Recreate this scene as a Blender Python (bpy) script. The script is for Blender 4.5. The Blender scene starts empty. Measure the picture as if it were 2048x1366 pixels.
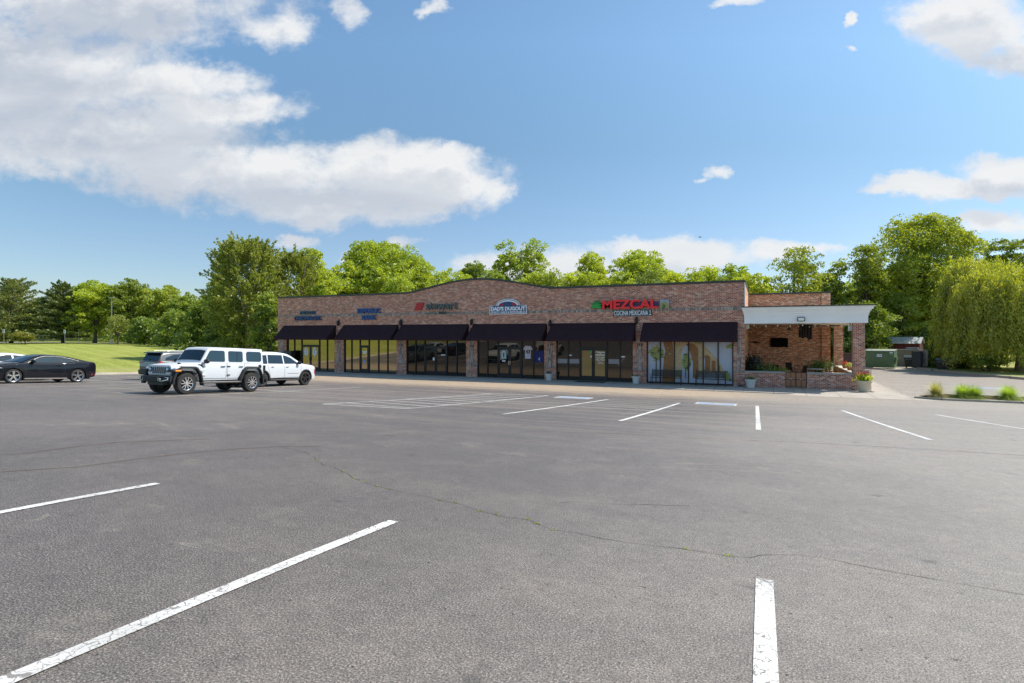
import bpy, math, random
import numpy as np
from mathutils import Vector, Matrix

# ---------------------------------------------------------------- scene, camera, light
SC = bpy.context.scene
COL = SC.collection
R = math.radians
CAM = (0.94, -37.02, 3.2)
YAW = 24.0
cd = bpy.data.cameras.new('camera')
cam = bpy.data.objects.new('camera', cd)
COL.objects.link(cam)
cam.location = CAM
cam.rotation_euler = (R(90), 0, R(YAW))
cd.sensor_width = 36
cd.lens = 19.7
cd.shift_y = -15 / 2048
cd.clip_start = 0.1
cd.clip_end = 3000
SC.camera = cam
SUN_DIR = Vector((0.61, 0.53, 1.0)).normalized()
SUN_EL = math.asin(SUN_DIR.z)
sd = bpy.data.lights.new('sun', 'SUN')
sd.energy = 4.5
sd.angle = R(0.53)
sd.color = (1.0, 0.955, 0.88)
sun = bpy.data.objects.new('sun', sd)
COL.objects.link(sun)
sun.location = (30, 30, 60)
sun.rotation_euler = SUN_DIR.to_track_quat('Z', 'Y').to_euler()
SKY_STRENGTH = 0.15
SC.view_settings.view_transform = 'Standard'
SC.view_settings.look = 'None'
SC.view_settings.exposure = 0.35
SC.view_settings.gamma = 1.0
SC.view_settings.use_curve_mapping = False
SC.cycles.max_bounces = 6
SC.cycles.diffuse_bounces = 3
SC.cycles.transmission_bounces = 3
SC.cycles.transparent_max_bounces = 6

CA, SA = math.cos(R(YAW)), math.sin(R(YAW))
F = 1121.0


def ray(px, py):
    t = (px - 1024) / F
    return (CA * t - SA, SA * t + CA, (668 - py) / F)


def at(px, Z):
    """plan position of a point seen in image column px at depth Z"""
    a, b, _ = ray(px, 0)
    return CAM[0] + a * Z, CAM[1] + b * Z


def hz(py, Z):
    return CAM[2] + (668 - py) / F * Z


def S(px, y=0.0):
    """x of the point of the plane y=const seen in image column px"""
    a, b, _ = ray(px, 0)
    k = (y - CAM[1]) / b
    return CAM[0] + a * k


def SZ(px, py, y=0.0):
    a, b, c = ray(px, py)
    k = (y - CAM[1]) / b
    return CAM[2] + c * k


def sstep(a, b, v):
    v = (v - a) / (b - a)
    v = 0.0 if v < 0 else (1.0 if v > 1 else v)
    return v * v * (3 - 2 * v)


def G(x, y):
    d = -y
    if d <= 0:
        z = -0.15
    elif d <= 32:
        z = -0.15 + 0.0285 * d + 0.000733 * d * d
    else:
        z = 1.5126 + 0.0754 * (d - 32) * math.exp(-(d - 32) / 14.0) + 0.005 * (d - 32)
    L = -41.7 - x
    if L > 0:
        z += 1.95 * (1 - math.exp(-(L / 54.0) ** 1.15 * 2.2)) * 0.93 if L < 500 else 1.95
    return z


def GP(px, py):
    a, b, c = ray(px, py)
    k = 1.0
    st = 0.25
    while k < 400:
        x, y, z = CAM[0] + a * k, CAM[1] + b * k, CAM[2] + c * k
        if z <= G(x, y):
            lo, hi = k - st, k
            for _ in range(20):
                m = (lo + hi) / 2
                if CAM[2] + c * m <= G(CAM[0] + a * m, CAM[1] + b * m):
                    hi = m
                else:
                    lo = m
            return CAM[0] + a * hi, CAM[1] + b * hi
        k += st
    return CAM[0] + a * 400, CAM[1] + b * 400


# ---------------------------------------------------------------- node helpers
class NT:
    def __init__(s, tree):
        s.t = tree
        s.n = tree.nodes
        s.l = tree.links

    def node(s, typ, **kw):
        n = s.n.new(typ)
        for k, v in kw.items():
            setattr(n, k, v)
        return n

    def set(s, sock, v):
        if hasattr(v, 'links') or isinstance(v, bpy.types.NodeSocket):
            s.l.new(v, sock)
        elif v is not None:
            if isinstance(v, (tuple, list)) and len(v) == 3 and sock.type == 'RGBA':
                v = (*v, 1)
            sock.default_value = v

    def m(s, op, a, b=None, c=None, clamp=False):
        n = s.node('ShaderNodeMath', operation=op)
        n.use_clamp = clamp
        s.set(n.inputs[0], a)
        if b is not None:
            s.set(n.inputs[1], b)
        if c is not None:
            s.set(n.inputs[2], c)
        return n.outputs[0]

    def v(s, op, a, b=None):
        n = s.node('ShaderNodeVectorMath', operation=op)
        s.set(n.inputs[0], a)
        if b is not None:
            s.set(n.inputs[1], b)
        return n.outputs[1] if op in ('DOT_PRODUCT', 'LENGTH') else n.outputs[0]

    def mix(s, f, a, b, typ='MIX'):
        n = s.node('ShaderNodeMix', data_type='RGBA', blend_type=typ)
        n.clamp_factor = True
        s.set(n.inputs[0], f)
        s.set(n.inputs[6], a)
        s.set(n.inputs[7], b)
        return n.outputs[2]

    def noise(s, vec, scale, detail=2, rough=0.5, dist=0.0):
        n = s.node('ShaderNodeTexNoise')
        if vec is not None:
            s.set(n.inputs['Vector'], vec)
        n.inputs['Scale'].default_value = scale
        n.inputs['Detail'].default_value = detail
        n.inputs['Roughness'].default_value = rough
        n.inputs['Distortion'].default_value = dist
        return n.outputs[0]

    def vor(s, vec, scale, feature='F1', out=0):
        n = s.node('ShaderNodeTexVoronoi', feature=feature)
        s.set(n.inputs['Vector'], vec)
        n.inputs['Scale'].default_value = scale
        return n.outputs[out]

    def ramp(s, f, stops, interp='LINEAR'):
        n = s.node('ShaderNodeValToRGB')
        n.color_ramp.interpolation = interp
        e = n.color_ramp.elements
        while len(e) < len(stops):
            e.new(0.5)
        for i, (p, c) in enumerate(stops):
            e[i].position = p
            e[i].color = (*c, 1) if len(c) == 3 else c
        s.set(n.inputs[0], f)
        return n.outputs[0]

    def rng(s, f, a, b, c=0.0, d=1.0, smooth=True):
        n = s.node('ShaderNodeMapRange')
        n.interpolation_type = 'SMOOTHSTEP' if smooth else 'LINEAR'
        s.set(n.inputs[0], f)
        for i, q in enumerate((a, b, c, d)):
            s.set(n.inputs[1 + i], q)
        return n.outputs[0]

    def xyz(s, vec):
        n = s.node('ShaderNodeSeparateXYZ')
        s.set(n.inputs[0], vec)
        return n.outputs

    def cxyz(s, x, y, z):
        n = s.node('ShaderNodeCombineXYZ')
        for i, q in enumerate((x, y, z)):
            s.set(n.inputs[i], q)
        return n.outputs[0]

    def pos(s):
        return s.node('ShaderNodeNewGeometry').outputs['Position']

    def obj(s):
        return s.node('ShaderNodeTexCoord').outputs['Object']

    def bump(s, h, strength=0.3, dist=0.01):
        n = s.node('ShaderNodeBump')
        n.inputs['Strength'].default_value = strength
        n.inputs['Distance'].default_value = dist
        s.set(n.inputs['Height'], h)
        return n.outputs[0]


MATS = {}


def mat(name, build):
    if name in MATS:
        return MATS[name]
    m = bpy.data.materials.new(name)
    m.use_nodes = True
    t = NT(m.node_tree)
    for n in list(t.n):
        t.n.remove(n)
    out = t.node('ShaderNodeOutputMaterial')
    sh = build(t)
    t.l.new(sh, out.inputs[0])
    MATS[name] = m
    return m


def pbsdf(t, color, rough=0.6, metal=0.0, spec=0.5, normal=None, coat=0.0):
    b = t.node('ShaderNodeBsdfPrincipled')
    t.set(b.inputs['Base Color'], color)
    t.set(b.inputs['Roughness'], rough)
    b.inputs['Metallic'].default_value = metal
    b.inputs['Specular IOR Level'].default_value = spec
    b.inputs['Coat Weight'].default_value = coat
    b.inputs['Coat Roughness'].default_value = 0.03
    if normal is not None:
        t.set(b.inputs['Normal'], normal)
    return b.outputs[0]


def plain(name, col, rough=0.6, metal=0.0, var=0.12, scale=3.0, spec=0.5, coat=0.0, bump=0.0):
    def b(t):
        o = t.obj()
        n = t.noise(o, scale, 4, 0.6)
        f = t.m('MULTIPLY_ADD', n, 2 * var, 1 - var)
        c = t.v('MULTIPLY', (*col,), t.cxyz(f, f, f))
        nm = t.bump(t.noise(o, scale * 12, 3), bump, 0.01) if bump else None
        return pbsdf(t, c, rough, metal, spec, nm, coat)
    return mat(name, b)


# ---------------------------------------------------------------- sky with clouds
w = bpy.data.worlds.new('World')
SC.world = w
w.use_nodes = True
t = NT(w.node_tree)
for n in list(t.n):
    t.n.remove(n)
wo = t.node('ShaderNodeOutputWorld')
bg = t.node('ShaderNodeBackground')
bg.inputs[1].default_value = SKY_STRENGTH
sky = t.node('ShaderNodeTexSky', sky_type='NISHITA')
sky.sun_disc = False
sky.sun_elevation = SUN_EL
sky.sun_rotation = math.atan2(SUN_DIR.x, SUN_DIR.y)
sky.air_density = 1.0
sky.dust_density = 0.6
sky.ozone_density = 2.2
dirv = t.node('ShaderNodeTexCoord').outputs['Generated']
fw = t.m('MAXIMUM', t.v('DOT_PRODUCT', dirv, (-SA, CA, 0)), 0.12)
uu = t.m('DIVIDE', t.v('DOT_PRODUCT', dirv, (CA, SA, 0)), fw)
vv = t.m('DIVIDE', t.xyz(dirv)[2], fw)
# the cloud field: banks of cloud placed by direction, edges broken by noise
grp = bpy.data.node_groups.new('cloud_field', 'ShaderNodeTree')
grp.interface.new_socket('U', in_out='INPUT', socket_type='NodeSocketFloat')
grp.interface.new_socket('V', in_out='INPUT', socket_type='NodeSocketFloat')
grp.interface.new_socket('D', in_out='OUTPUT', socket_type='NodeSocketFloat')
g = NT(grp)
gi = g.node('NodeGroupInput')
go = g.node('NodeGroupOutput')
BANKS = [(200, 20, 450, 95), (40, 150, 380, 160), (330, 175, 250, 62), (430, 215, 200, 50), (150, 275, 480, 100), (560, 60, 90, 40),
         (470, 345, 400, 82), (780, 350, 262, 82), (900, 375, 135, 55), (880, 310, 110, 32), (680, 405, 320, 56), (980, 385, 55, 42),
         (700, 25, 45, 42), (872, 14, 38, 18),
         (1960, 45, 180, 85), (2060, 110, 150, 50), (1702, 97, 26, 9), (1480, 0, 60, 14), (1697, 42, 16, 15),
         (1900, 372, 200, 32), (2010, 345, 130, 46), (1800, 378, 110, 18), (1440, 348, 34, 22), (1405, 363, 30, 8),
         (1130, 535, 260, 52), (1350, 512, 240, 46), (1540, 505, 120, 30), (1240, 500, 110, 28), (980, 530, 95, 30), (1650, 505, 60, 18),
         (808, 482, 42, 17), (592, 486, 45, 17), (700, 520, 34, 12), (2010, 452, 110, 34), (1930, 435, 30, 14), (-500, 300, 500, 120), (2700, 250, 400, 120), (2500, 60, 300, 60)]
wv = g.cxyz(gi.outputs[0], g.m('MULTIPLY', gi.outputs[1], 1.3), 3.7)
wn_ = g.node('ShaderNodeTexNoise')
g.l.new(wv, wn_.inputs['Vector'])
wn_.inputs['Scale'].default_value = 13.0
wn_.inputs['Detail'].default_value = 8
wn_.inputs['Roughness'].default_value = 0.62
wc = g.xyz(wn_.outputs['Color'])
U = g.m('ADD', g.m('MULTIPLY_ADD', gi.outputs[0], F, 1024.0), g.m('MULTIPLY', g.m('SUBTRACT', wc[0], 0.5), 130.0))
V = g.m('ADD', g.m('MULTIPLY_ADD', gi.outputs[1], -F, 668.0), g.m('MULTIPLY', g.m('SUBTRACT', wc[1], 0.5), 72.0))
cur = None
for (cx, cy, rx, ry) in BANKS:
    st = min(1.0, max(0.72, rx / 130))
    a = g.m('MULTIPLY_ADD', U, 1.0 / rx, -cx / rx)
    b = g.m('MULTIPLY_ADD', V, 1.0 / ry, -cy / ry)
    # flat-bottomed: below the middle the bank ends sooner
    e = g.m('ADD', g.m('MULTIPLY', a, a), g.m('MULTIPLY', b, b))
    d = g.m('MULTIPLY', g.m('SUBTRACT', 1.0, e), st)
    if cur is None:
        cur = d
    else:
        q = g.node('ShaderNodeMath', operation='SMOOTH_MAX')
        g.l.new(cur, q.inputs[0])
        g.l.new(d, q.inputs[1])
        q.inputs[2].default_value = 0.22
        cur = q.outputs[0]
cur = g.m('MAXIMUM', cur, -1.2)
pv = g.cxyz(gi.outputs[0], g.m('MULTIPLY', gi.outputs[1], 1.4), 0.0)
n1 = g.noise(pv, 7.0, 9, 0.56, 0.25)
n2 = g.noise(pv, 26.0, 8, 0.66, 0.3)
dd = g.m('ADD', cur, g.m('MULTIPLY', g.m('SUBTRACT', n1, 0.5), 1.9))
dd = g.m('ADD', dd, g.m('MULTIPLY', g.m('SUBTRACT', n2, 0.5), 0.8))
g.l.new(dd, go.inputs[0])


def field(u, v):
    q = t.node('ShaderNodeGroup')
    q.node_tree = grp
    t.set(q.inputs[0], u)
    t.set(q.inputs[1], v)
    return q.outputs[0]


D0 = field(uu, vv)
D1 = field(t.m('ADD', uu, 0.012), t.m('ADD', vv, 0.045))
mask = t.rng(D0, -0.02, 0.85)
mask = t.m('MULTIPLY', mask, 0.97)
# density towards the sun darkens a cloud's underside
self_sh = t.m('MULTIPLY', t.rng(D1, 0.05, 1.0), 0.80)
broad = t.noise(t.cxyz(t.m('MULTIPLY', uu, 0.8), t.m('MULTIPLY', vv, 4.2), 0.3), 2.6, 5, 0.5, 0.4)
self_sh = t.m('ADD', self_sh, t.m('MULTIPLY', t.m('SUBTRACT', broad, 0.5), 2.2), clamp=True)
CW = 4.55
self_sh = t.m('MULTIPLY', self_sh, t.rng(vv, 0.08, 0.30, 0.45, 1.0))
ccol = t.mix(self_sh, (CW * 1.02, CW * 1.03, CW * 1.04), (CW * 0.62, CW * 0.68, CW * 0.78))
skyc = t.v('MULTIPLY', sky.outputs[0], t.ramp(vv, [(0.0, (0.62, 0.66, 0.72)), (0.17, (0.63, 0.68, 0.72)), (0.33, (0.64, 0.74, 0.72)), (0.52, (0.80, 0.94, 0.92))]))
full = t.mix(mask, skyc, ccol)
t.l.new(full, bg.inputs[0])
t.l.new(bg.outputs[0], wo.inputs[0])

# ---------------------------------------------------------------- mesh helpers


class MB:
    def __init__(s):
        s.v = []
        s.f = []
        s.mi = []
        s.cur = 0

    def add(s, vs, fs):
        b = len(s.v)
        s.v.extend(tuple(q) for q in vs)
        for f in fs:
            s.f.append(tuple(b + i for i in f))
            s.mi.append(s.cur)
        return s

    def box(s, x0, x1, y0, y1, z0, z1):
        if x0 > x1: x0, x1 = x1, x0
        if y0 > y1: y0, y1 = y1, y0
        if z0 > z1: z0, z1 = z1, z0
        return s.add([(x0, y0, z0), (x1, y0, z0), (x1, y1, z0), (x0, y1, z0), (x0, y0, z1), (x1, y0, z1), (x1, y1, z1), (x0, y1, z1)],
                     [(0, 3, 2, 1), (4, 5, 6, 7), (0, 1, 5, 4), (1, 2, 6, 5), (2, 3, 7, 6), (3, 0, 4, 7)])

    def prism_y(s, poly, y0, y1):
        """polygon in xz extruded along y"""
        n = len(poly)
        if y0 > y1: y0, y1 = y1, y0
        ar = sum(poly[i][0] * poly[(i + 1) % n][1] - poly[(i + 1) % n][0] * poly[i][1] for i in range(n))
        if ar < 0:
            poly = poly[::-1]
        vs = [(x, y0, z) for x, z in poly] + [(x, y1, z) for x, z in poly]
        fs = [tuple(range(n)), tuple(range(2 * n - 1, n - 1, -1))]
        fs += [(i, n + i, n + (i + 1) % n, (i + 1) % n) for i in range(n)]
        return s.add(vs, fs)

    def prism_z(s, poly, z0, z1):
        n = len(poly)
        ar = sum(poly[i][0] * poly[(i + 1) % n][1] - poly[(i + 1) % n][0] * poly[i][1] for i in range(n))
        if ar < 0:
            poly = poly[::-1]
        vs = [(x, y, z0) for x, y in poly] + [(x, y, z1) for x, y in poly]
        fs = [tuple(range(n - 1, -1, -1)), tuple(range(n, 2 * n))]
        fs += [(i, (i + 1) % n, n + (i + 1) % n, n + i) for i in range(n)]
        return s.add(vs, fs)

    def prism_x(s, poly, x0, x1):
        n = len(poly)
        ar = sum(poly[i][0] * poly[(i + 1) % n][1] - poly[(i + 1) % n][0] * poly[i][1] for i in range(n))
        if ar < 0:
            poly = poly[::-1]
        vs = [(x0, y, z) for y, z in poly] + [(x1, y, z) for y, z in poly]
        fs = [tuple(range(n - 1, -1, -1)), tuple(range(n, 2 * n))]
        fs += [(i, (i + 1) % n, n + (i + 1) % n, n + i) for i in range(n)]
        return s.add(vs, fs)

    def lathe(s, prof, c=(0, 0, 0), n=20, axis='z', closed=False):
        """profile of (radius, height) pairs, closed at the ends by caps"""
        vs, fs = [], []
        for r, h in prof:
            for i in range(n):
                a = 2 * math.pi * i / n
                p, q = r * math.cos(a), r * math.sin(a)
                if axis == 'z':
                    vs.append((c[0] + p, c[1] + q, c[2] + h))
                elif axis == 'y':
                    vs.append((c[0] + q, c[1] + h, c[2] + p))
                else:
                    vs.append((c[0] + h, c[1] + p, c[2] + q))
        for k in range(len(prof) - 1):
            for i in range(n):
                j = (i + 1) % n
                fs.append((k * n + i, k * n + j, (k + 1) * n + j, (k + 1) * n + i))
        if closed:
            m = (len(prof) - 1) * n
            fs += [(m + i, m + (i + 1) % n, (i + 1) % n, i) for i in range(n)]
        else:
            fs.append(tuple(range(n - 1, -1, -1)))
            m = (len(prof) - 1) * n
            fs.append(tuple(range(m, m + n)))
        return s.add(vs, fs)

    def tube(s, pts, rad, n=7):
        pts = [Vector(p) for p in pts]
        if not isinstance(rad, (list, tuple)):
            rad = [rad] * len(pts)
        vs, fs = [], []
        for k, p in enumerate(pts):
            a = pts[max(0, k - 1)]
            b = pts[min(len(pts) - 1, k + 1)]
            d = (b - a)
            d = d.normalized() if d.length > 1e-9 else Vector((0, 0, 1))
            up = Vector((0, 0, 1)) if abs(d.z) < 0.9 else Vector((1, 0, 0))
            e1 = d.cross(up).normalized()
            e2 = d.cross(e1).normalized()
            for i in range(n):
                an = 2 * math.pi * i / n
                vs.append(tuple(p + (e1 * math.cos(an) + e2 * math.sin(an)) * rad[k]))
        for k in range(len(pts) - 1):
            for i in range(n):
                j = (i + 1) % n
                fs.append((k * n + i, k * n + j, (k + 1) * n + j, (k + 1) * n + i))
        fs.append(tuple(range(n - 1, -1, -1)))
        m = (len(pts) - 1) * n
        fs.append(tuple(range(m, m + n)))
        return s.add(vs, fs)

    def grid(s, xs, ys, fn):
        nx, ny = len(xs), len(ys)
        vs = [(x, y, fn(x, y)) for y in ys for x in xs]
        fs = [(j * nx + i, j * nx + i + 1, (j + 1) * nx + i + 1, (j + 1) * nx + i) for j in range(ny - 1) for i in range(nx - 1)]
        return s.add(vs, fs)

    def build(s, name, m, parent=None, smooth=None, bevel=None, loc=None, rot=None):
        me = bpy.data.meshes.new(name)
        me.from_pydata(s.v, [], s.f)
        if not isinstance(m, (list, tuple)):
            m = [m]
        for q in m:
            me.materials.append(q)
        if len(m) > 1:
            me.polygons.foreach_set('material_index', s.mi)
        me.update()
        if smooth is not None:
            me.polygons.foreach_set('use_smooth', [True] * len(me.polygons))
            if smooth > 0:
                me.set_sharp_from_angle(angle=R(smooth))
        o = bpy.data.objects.new(name, me)
        COL.objects.link(o)
        if parent is not None:
            o.parent = parent
        if loc is not None:
            o.location = loc
        if rot is not None:
            o.rotation_euler = rot
        if bevel:
            b = o.modifiers.new('bevel', 'BEVEL')
            b.width = bevel
            b.segments = 2
            b.limit_method = 'ANGLE'
            b.angle_limit = R(40)
        return o


def thing(name, label, cat, loc=(0, 0, 0), rz=0.0, group=None, rot=None):
    o = bpy.data.objects.new(name, None)
    COL.objects.link(o)
    o.empty_display_size = 0.2
    o.location = loc
    o.rotation_euler = rot if rot is not None else (0, 0, rz)
    return tag(o, label, cat, group)


def tag(o, label, cat, group=None, kind=None):
    if label: o['label'] = label
    if cat: o['category'] = cat
    if group: o['group'] = group
    if kind: o['kind'] = kind
    return o


def struct(o, kind='structure', label=None):
    o['kind'] = kind
    if label: o['label'] = label
    return o


def text_part(name, body, x0, x1, z0, z1, y, depth, m, parent=None, bold=0.0, upper=True, slab=None):
    """raised lettering standing on a wall that faces -y, fitted into a box"""
    cu = bpy.data.curves.new('letters', 'FONT')
    cu.body = body
    cu.size = 1.0
    cu.offset = bold
    cu.extrude = 0.5
    cu.resolution_u = 3
    ob = bpy.data.objects.new('letters', cu)
    COL.objects.link(ob)
    dg = bpy.context.evaluated_depsgraph_get()
    dg.update()
    me = bpy.data.meshes.new_from_object(ob.evaluated_get(dg))
    COL.objects.unlink(ob)
    bpy.data.objects.remove(ob)
    n = len(me.vertices)
    co = np.empty(n * 3)
    me.vertices.foreach_get('co', co)
    co = co.reshape(-1, 3)
    mn, mx = co.min(0), co.max(0)
    q = np.empty_like(co)
    q[:, 0] = x0 + (co[:, 0] - mn[0]) / (mx[0] - mn[0]) * (x1 - x0)
    q[:, 2] = z0 + (co[:, 1] - mn[1]) / (mx[1] - mn[1]) * (z1 - z0)
    q[:, 1] = y - (co[:, 2] - mn[2]) / (mx[2] - mn[2]) * depth
    me.vertices.foreach_set('co', q.ravel())
    me.materials.clear()
    me.materials.append(m)
    me.update()
    me.name = name
    o = bpy.data.objects.new(name, me)
    COL.objects.link(o)
    if parent is not None:
        o.parent = parent
    return o


def copy_tree(o, parent=None):
    c = o.copy()
    COL.objects.link(c)
    c.parent = parent
    for ch in list(o.children):
        copy_tree(ch, c)
    return c

# ---------------------------------------------------------------- materials


def m_brick(name, tint=(1, 1, 1), pale=0.5, mortar=(0.60, 0.54, 0.49)):
    def b(t):
        p = t.xyz(t.pos())
        h = t.m('ADD', p[0], p[1])
        row = t.m('DIVIDE', p[2], 0.0762)
        ri = t.m('FLOOR', row)
        off = t.m('MULTIPLY', t.m('MODULO', t.m('ABSOLUTE', ri), 2.0), 0.5)
        col = t.m('ADD', t.m('DIVIDE', h, 0.215), off)
        ci = t.m('FLOOR', col)
        fr = t.m('SUBTRACT', row, ri)
        fc = t.m('SUBTRACT', col, ci)
        wn = t.node('ShaderNodeTexWhiteNoise', noise_dimensions='2D')
        t.set(wn.inputs['Vector'], t.cxyz(ci, ri, 0.0))
        rnd = wn.outputs['Value']
        hv = t.cxyz(h, t.m('MULTIPLY', p[2], 2.6), 0.0)
        big = t.noise(hv, 0.75, 5, 0.65)
        rr = t.m('ADD', t.m('MULTIPLY', rnd, 0.86), t.m('MULTIPLY', t.rng(big, 0.32, 0.68), 0.12))
        rr = t.m('ADD', rr, -0.06 + (pale - 0.5) * 0.3, clamp=True)
        base = t.ramp(rr, [(0.0, (0.11, 0.06, 0.05)), (0.14, (0.19, 0.082, 0.06)), (0.32, (0.30, 0.105, 0.068)),
                           (0.52, (0.38, 0.15, 0.098)), (0.66, (0.36, 0.20, 0.15)), (0.78, (0.42, 0.28, 0.225)), (1.0, (0.56, 0.44, 0.38))])
        fine = t.noise(hv, 30.0, 3, 0.6)
        base = t.mix(t.m('MULTIPLY', t.rng(fine, 0.50, 0.78), 0.6), base, (0.42, 0.35, 0.32))
        mo = t.m('MAXIMUM', t.m('GREATER_THAN', 0.17, fr), t.m('GREATER_THAN', 0.075, fc))
        c = t.mix(mo, base, mortar)
        c = t.v('MULTIPLY', c, tint)
        hgt = t.m('SUBTRACT', 1.0, mo)
        return pbsdf(t, c, 0.85, spec=0.25, normal=t.bump(hgt, 0.5, 0.008))
    return mat(name, b)


BRICK = m_brick('aged_red_brick', tint=(1.22, 1.05, 0.97))
BRICK_P = m_brick('bounce_lit_patio_brick', tint=(1.50, 1.36, 1.15), pale=0.5, mortar=(0.56, 0.45, 0.34))  # tint brightened and warmed to add bounce light inside the patio


def b_soldier(t):
    p = t.xyz(t.pos())
    h = t.m('ADD', p[0], p[1])
    ci = t.m('FLOOR', t.m('DIVIDE', h, 0.0762))
    fc = t.m('SUBTRACT', t.m('DIVIDE', h, 0.0762), ci)
    ri = t.m('FLOOR', t.m('DIVIDE', p[2], 0.22))
    wn = t.node('ShaderNodeTexWhiteNoise', noise_dimensions='2D')
    t.set(wn.inputs['Vector'], t.cxyz(ci, ri, 0.0))
    base = t.ramp(wn.outputs['Value'], [(0, (0.13, 0.09, 0.075)), (0.4, (0.25, 0.19, 0.16)), (1, (0.42, 0.37, 0.34))])
    c = t.mix(t.m('GREATER_THAN', 0.16, fc), base, (0.44, 0.40, 0.37))
    return pbsdf(t, c, 0.85, spec=0.25)


SOLDIER = mat('soldier_course_brick', b_soldier)


def b_asphalt(t):
    p = t.pos()
    x, y, z = t.xyz(p)
    flat = t.cxyz(x, y, 0.0)
    n_big = t.noise(flat, 0.09, 4, 0.6, 0.4)
    n_mid = t.noise(flat, 0.9, 5, 0.65)
    n_fine = t.noise(flat, 88.0, 5, 0.8)
    n_ag = t.vor(flat, 95.0, 'F1', 0)
    drag = t.noise(t.cxyz(t.m('MULTIPLY', x, 0.10), t.m('MULTIPLY', y, 1.6), 0.0), 1.0, 5, 0.65, 0.6)
    c = t.ramp(n_big, [(0.35, (0.088, 0.080, 0.078)), (0.5, (0.112, 0.101, 0.097)), (0.65, (0.145, 0.130, 0.121))])
    c = t.mix(t.m('MULTIPLY', t.rng(n_mid, 0.45, 0.70), 0.40), c, (0.225, 0.200, 0.175))
    c = t.mix(t.m('MULTIPLY', t.m('MULTIPLY', t.rng(drag, 0.44, 0.62), t.rng(y, -30.0, -19.0)), 0.75), c, (0.29, 0.245, 0.20))
    # dusty pale lane beside the walk, worn by traffic
    lane = t.rng(t.m('ADD', y, t.m('MULTIPLY', t.m('SUBTRACT', n_mid, 0.5), 3.0)), -11.5, -6.5)
    lanex = t.rng(x, 4.0, 12.0, 1.0, 0.45)
    lane = t.m('MULTIPLY', lane, lanex)
    c = t.mix(t.m('MULTIPLY', lane, 0.92), c, (0.60, 0.48, 0.34))
    # paler towards the east: sunward sheen painted into the colour
    c = t.mix(t.m('MULTIPLY', t.rng(t.m('ADD', x, t.m('MULTIPLY', n_big, 10.0)), 1.8, 9.5), 0.74), c, (0.36, 0.335, 0.30))
    # dust drifts
    spot = t.noise(t.cxyz(t.m('MULTIPLY', x, 0.5), y, 0.0), 1.1, 8, 0.75, 1.2)
    sel = t.m('MULTIPLY', t.rng(spot, 0.55, 0.66), t.rng(t.noise(flat, 0.12, 3), 0.44, 0.58))
    c = t.mix(t.m('MULTIPLY', sel, 0.5), c, (0.38, 0.345, 0.285))
    # aggregate
    c = t.mix(t.m('MULTIPLY', t.rng(n_fine, 0.5, 0.64), 0.85), c, (0.42, 0.39, 0.35))
    c = t.mix(t.m('MULTIPLY', t.rng(n_fine, 0.48, 0.34), 0.90), c, (0.030, 0.028, 0.027))
    pits = t.m('MULTIPLY', t.rng(t.noise(flat, 17.0, 4, 0.65), 0.36, 0.31), 0.85)
    c = t.mix(pits, c, (0.035, 0.031, 0.027))
    wh = t.m('MULTIPLY', t.rng(t.noise(flat, 38.0, 2, 0.5), 0.735, 0.77), 0.7)
    c = t.mix(wh, c, (0.5, 0.46, 0.42))
    g1 = t.rng(n_fine, 0.33, 0.67, 0.56, 1.44, False)
    g2 = t.rng(t.noise(flat, 13.0, 6, 0.8), 0.33, 0.67, 0.80, 1.20, False)
    g3 = t.rng(t.noise(flat, 3.2, 6, 0.75, 0.5), 0.33, 0.67, 0.88, 1.12, False)
    gg = t.m('MULTIPLY', t.m('MULTIPLY', g1, g2), g3)
    c = t.v('MULTIPLY', c, t.cxyz(gg, gg, gg))
    drip = t.m('MULTIPLY', t.rng(t.noise(flat, 1.7, 4, 0.55), 0.66, 0.72), 0.55)
    c = t.mix(drip, c, (0.07, 0.064, 0.06))
    c = t.v('MULTIPLY', c, (0.80, 0.745, 0.705))
    hgt = t.m('ADD', n_fine, t.m('MULTIPLY', n_ag, 0.7))
    return pbsdf(t, c, 0.58, spec=0.55, normal=t.bump(hgt, 0.45, 0.012))


ASPHALT = mat('worn_asphalt', b_asphalt)


def b_paint(t):
    p = t.pos()
    cr = t.vor(t.v('ADD', p, t.v('MULTIPLY', t.cxyz(t.noise(p, 9, 3), t.noise(p, 8, 3), 0), (0.2, 0.2, 0))), 13.0, 'DISTANCE_TO_EDGE', 0)
    w1 = t.rng(cr, 0.045, 0.012)
    w2 = t.rng(t.noise(p, 45.0, 4, 0.7), 0.55, 0.66)
    w3 = t.m('MULTIPLY', t.rng(t.noise(p, 0.8, 3), 0.42, 0.7), 0.40)
    f = t.m('ADD', t.m('MAXIMUM', t.m('MULTIPLY', w1, t.rng(t.noise(p, 2.0, 2), 0.30, 0.5)), t.m('MULTIPLY', w2, 0.8)), w3, clamp=True)
    c = t.mix(f, (0.74, 0.72, 0.68), (0.24, 0.22, 0.20))
    return pbsdf(t, c, 0.7, spec=0.3)


PAINT = mat('worn_white_paint', b_paint)
PAINT_THIN = plain('faded_white_paint', (0.50, 0.48, 0.44), 0.8, var=0.35, scale=1.2)
BLUEP = plain('faded_blue_paint', (0.27, 0.33, 0.42), 0.8, var=0.35, scale=2.5)


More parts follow.
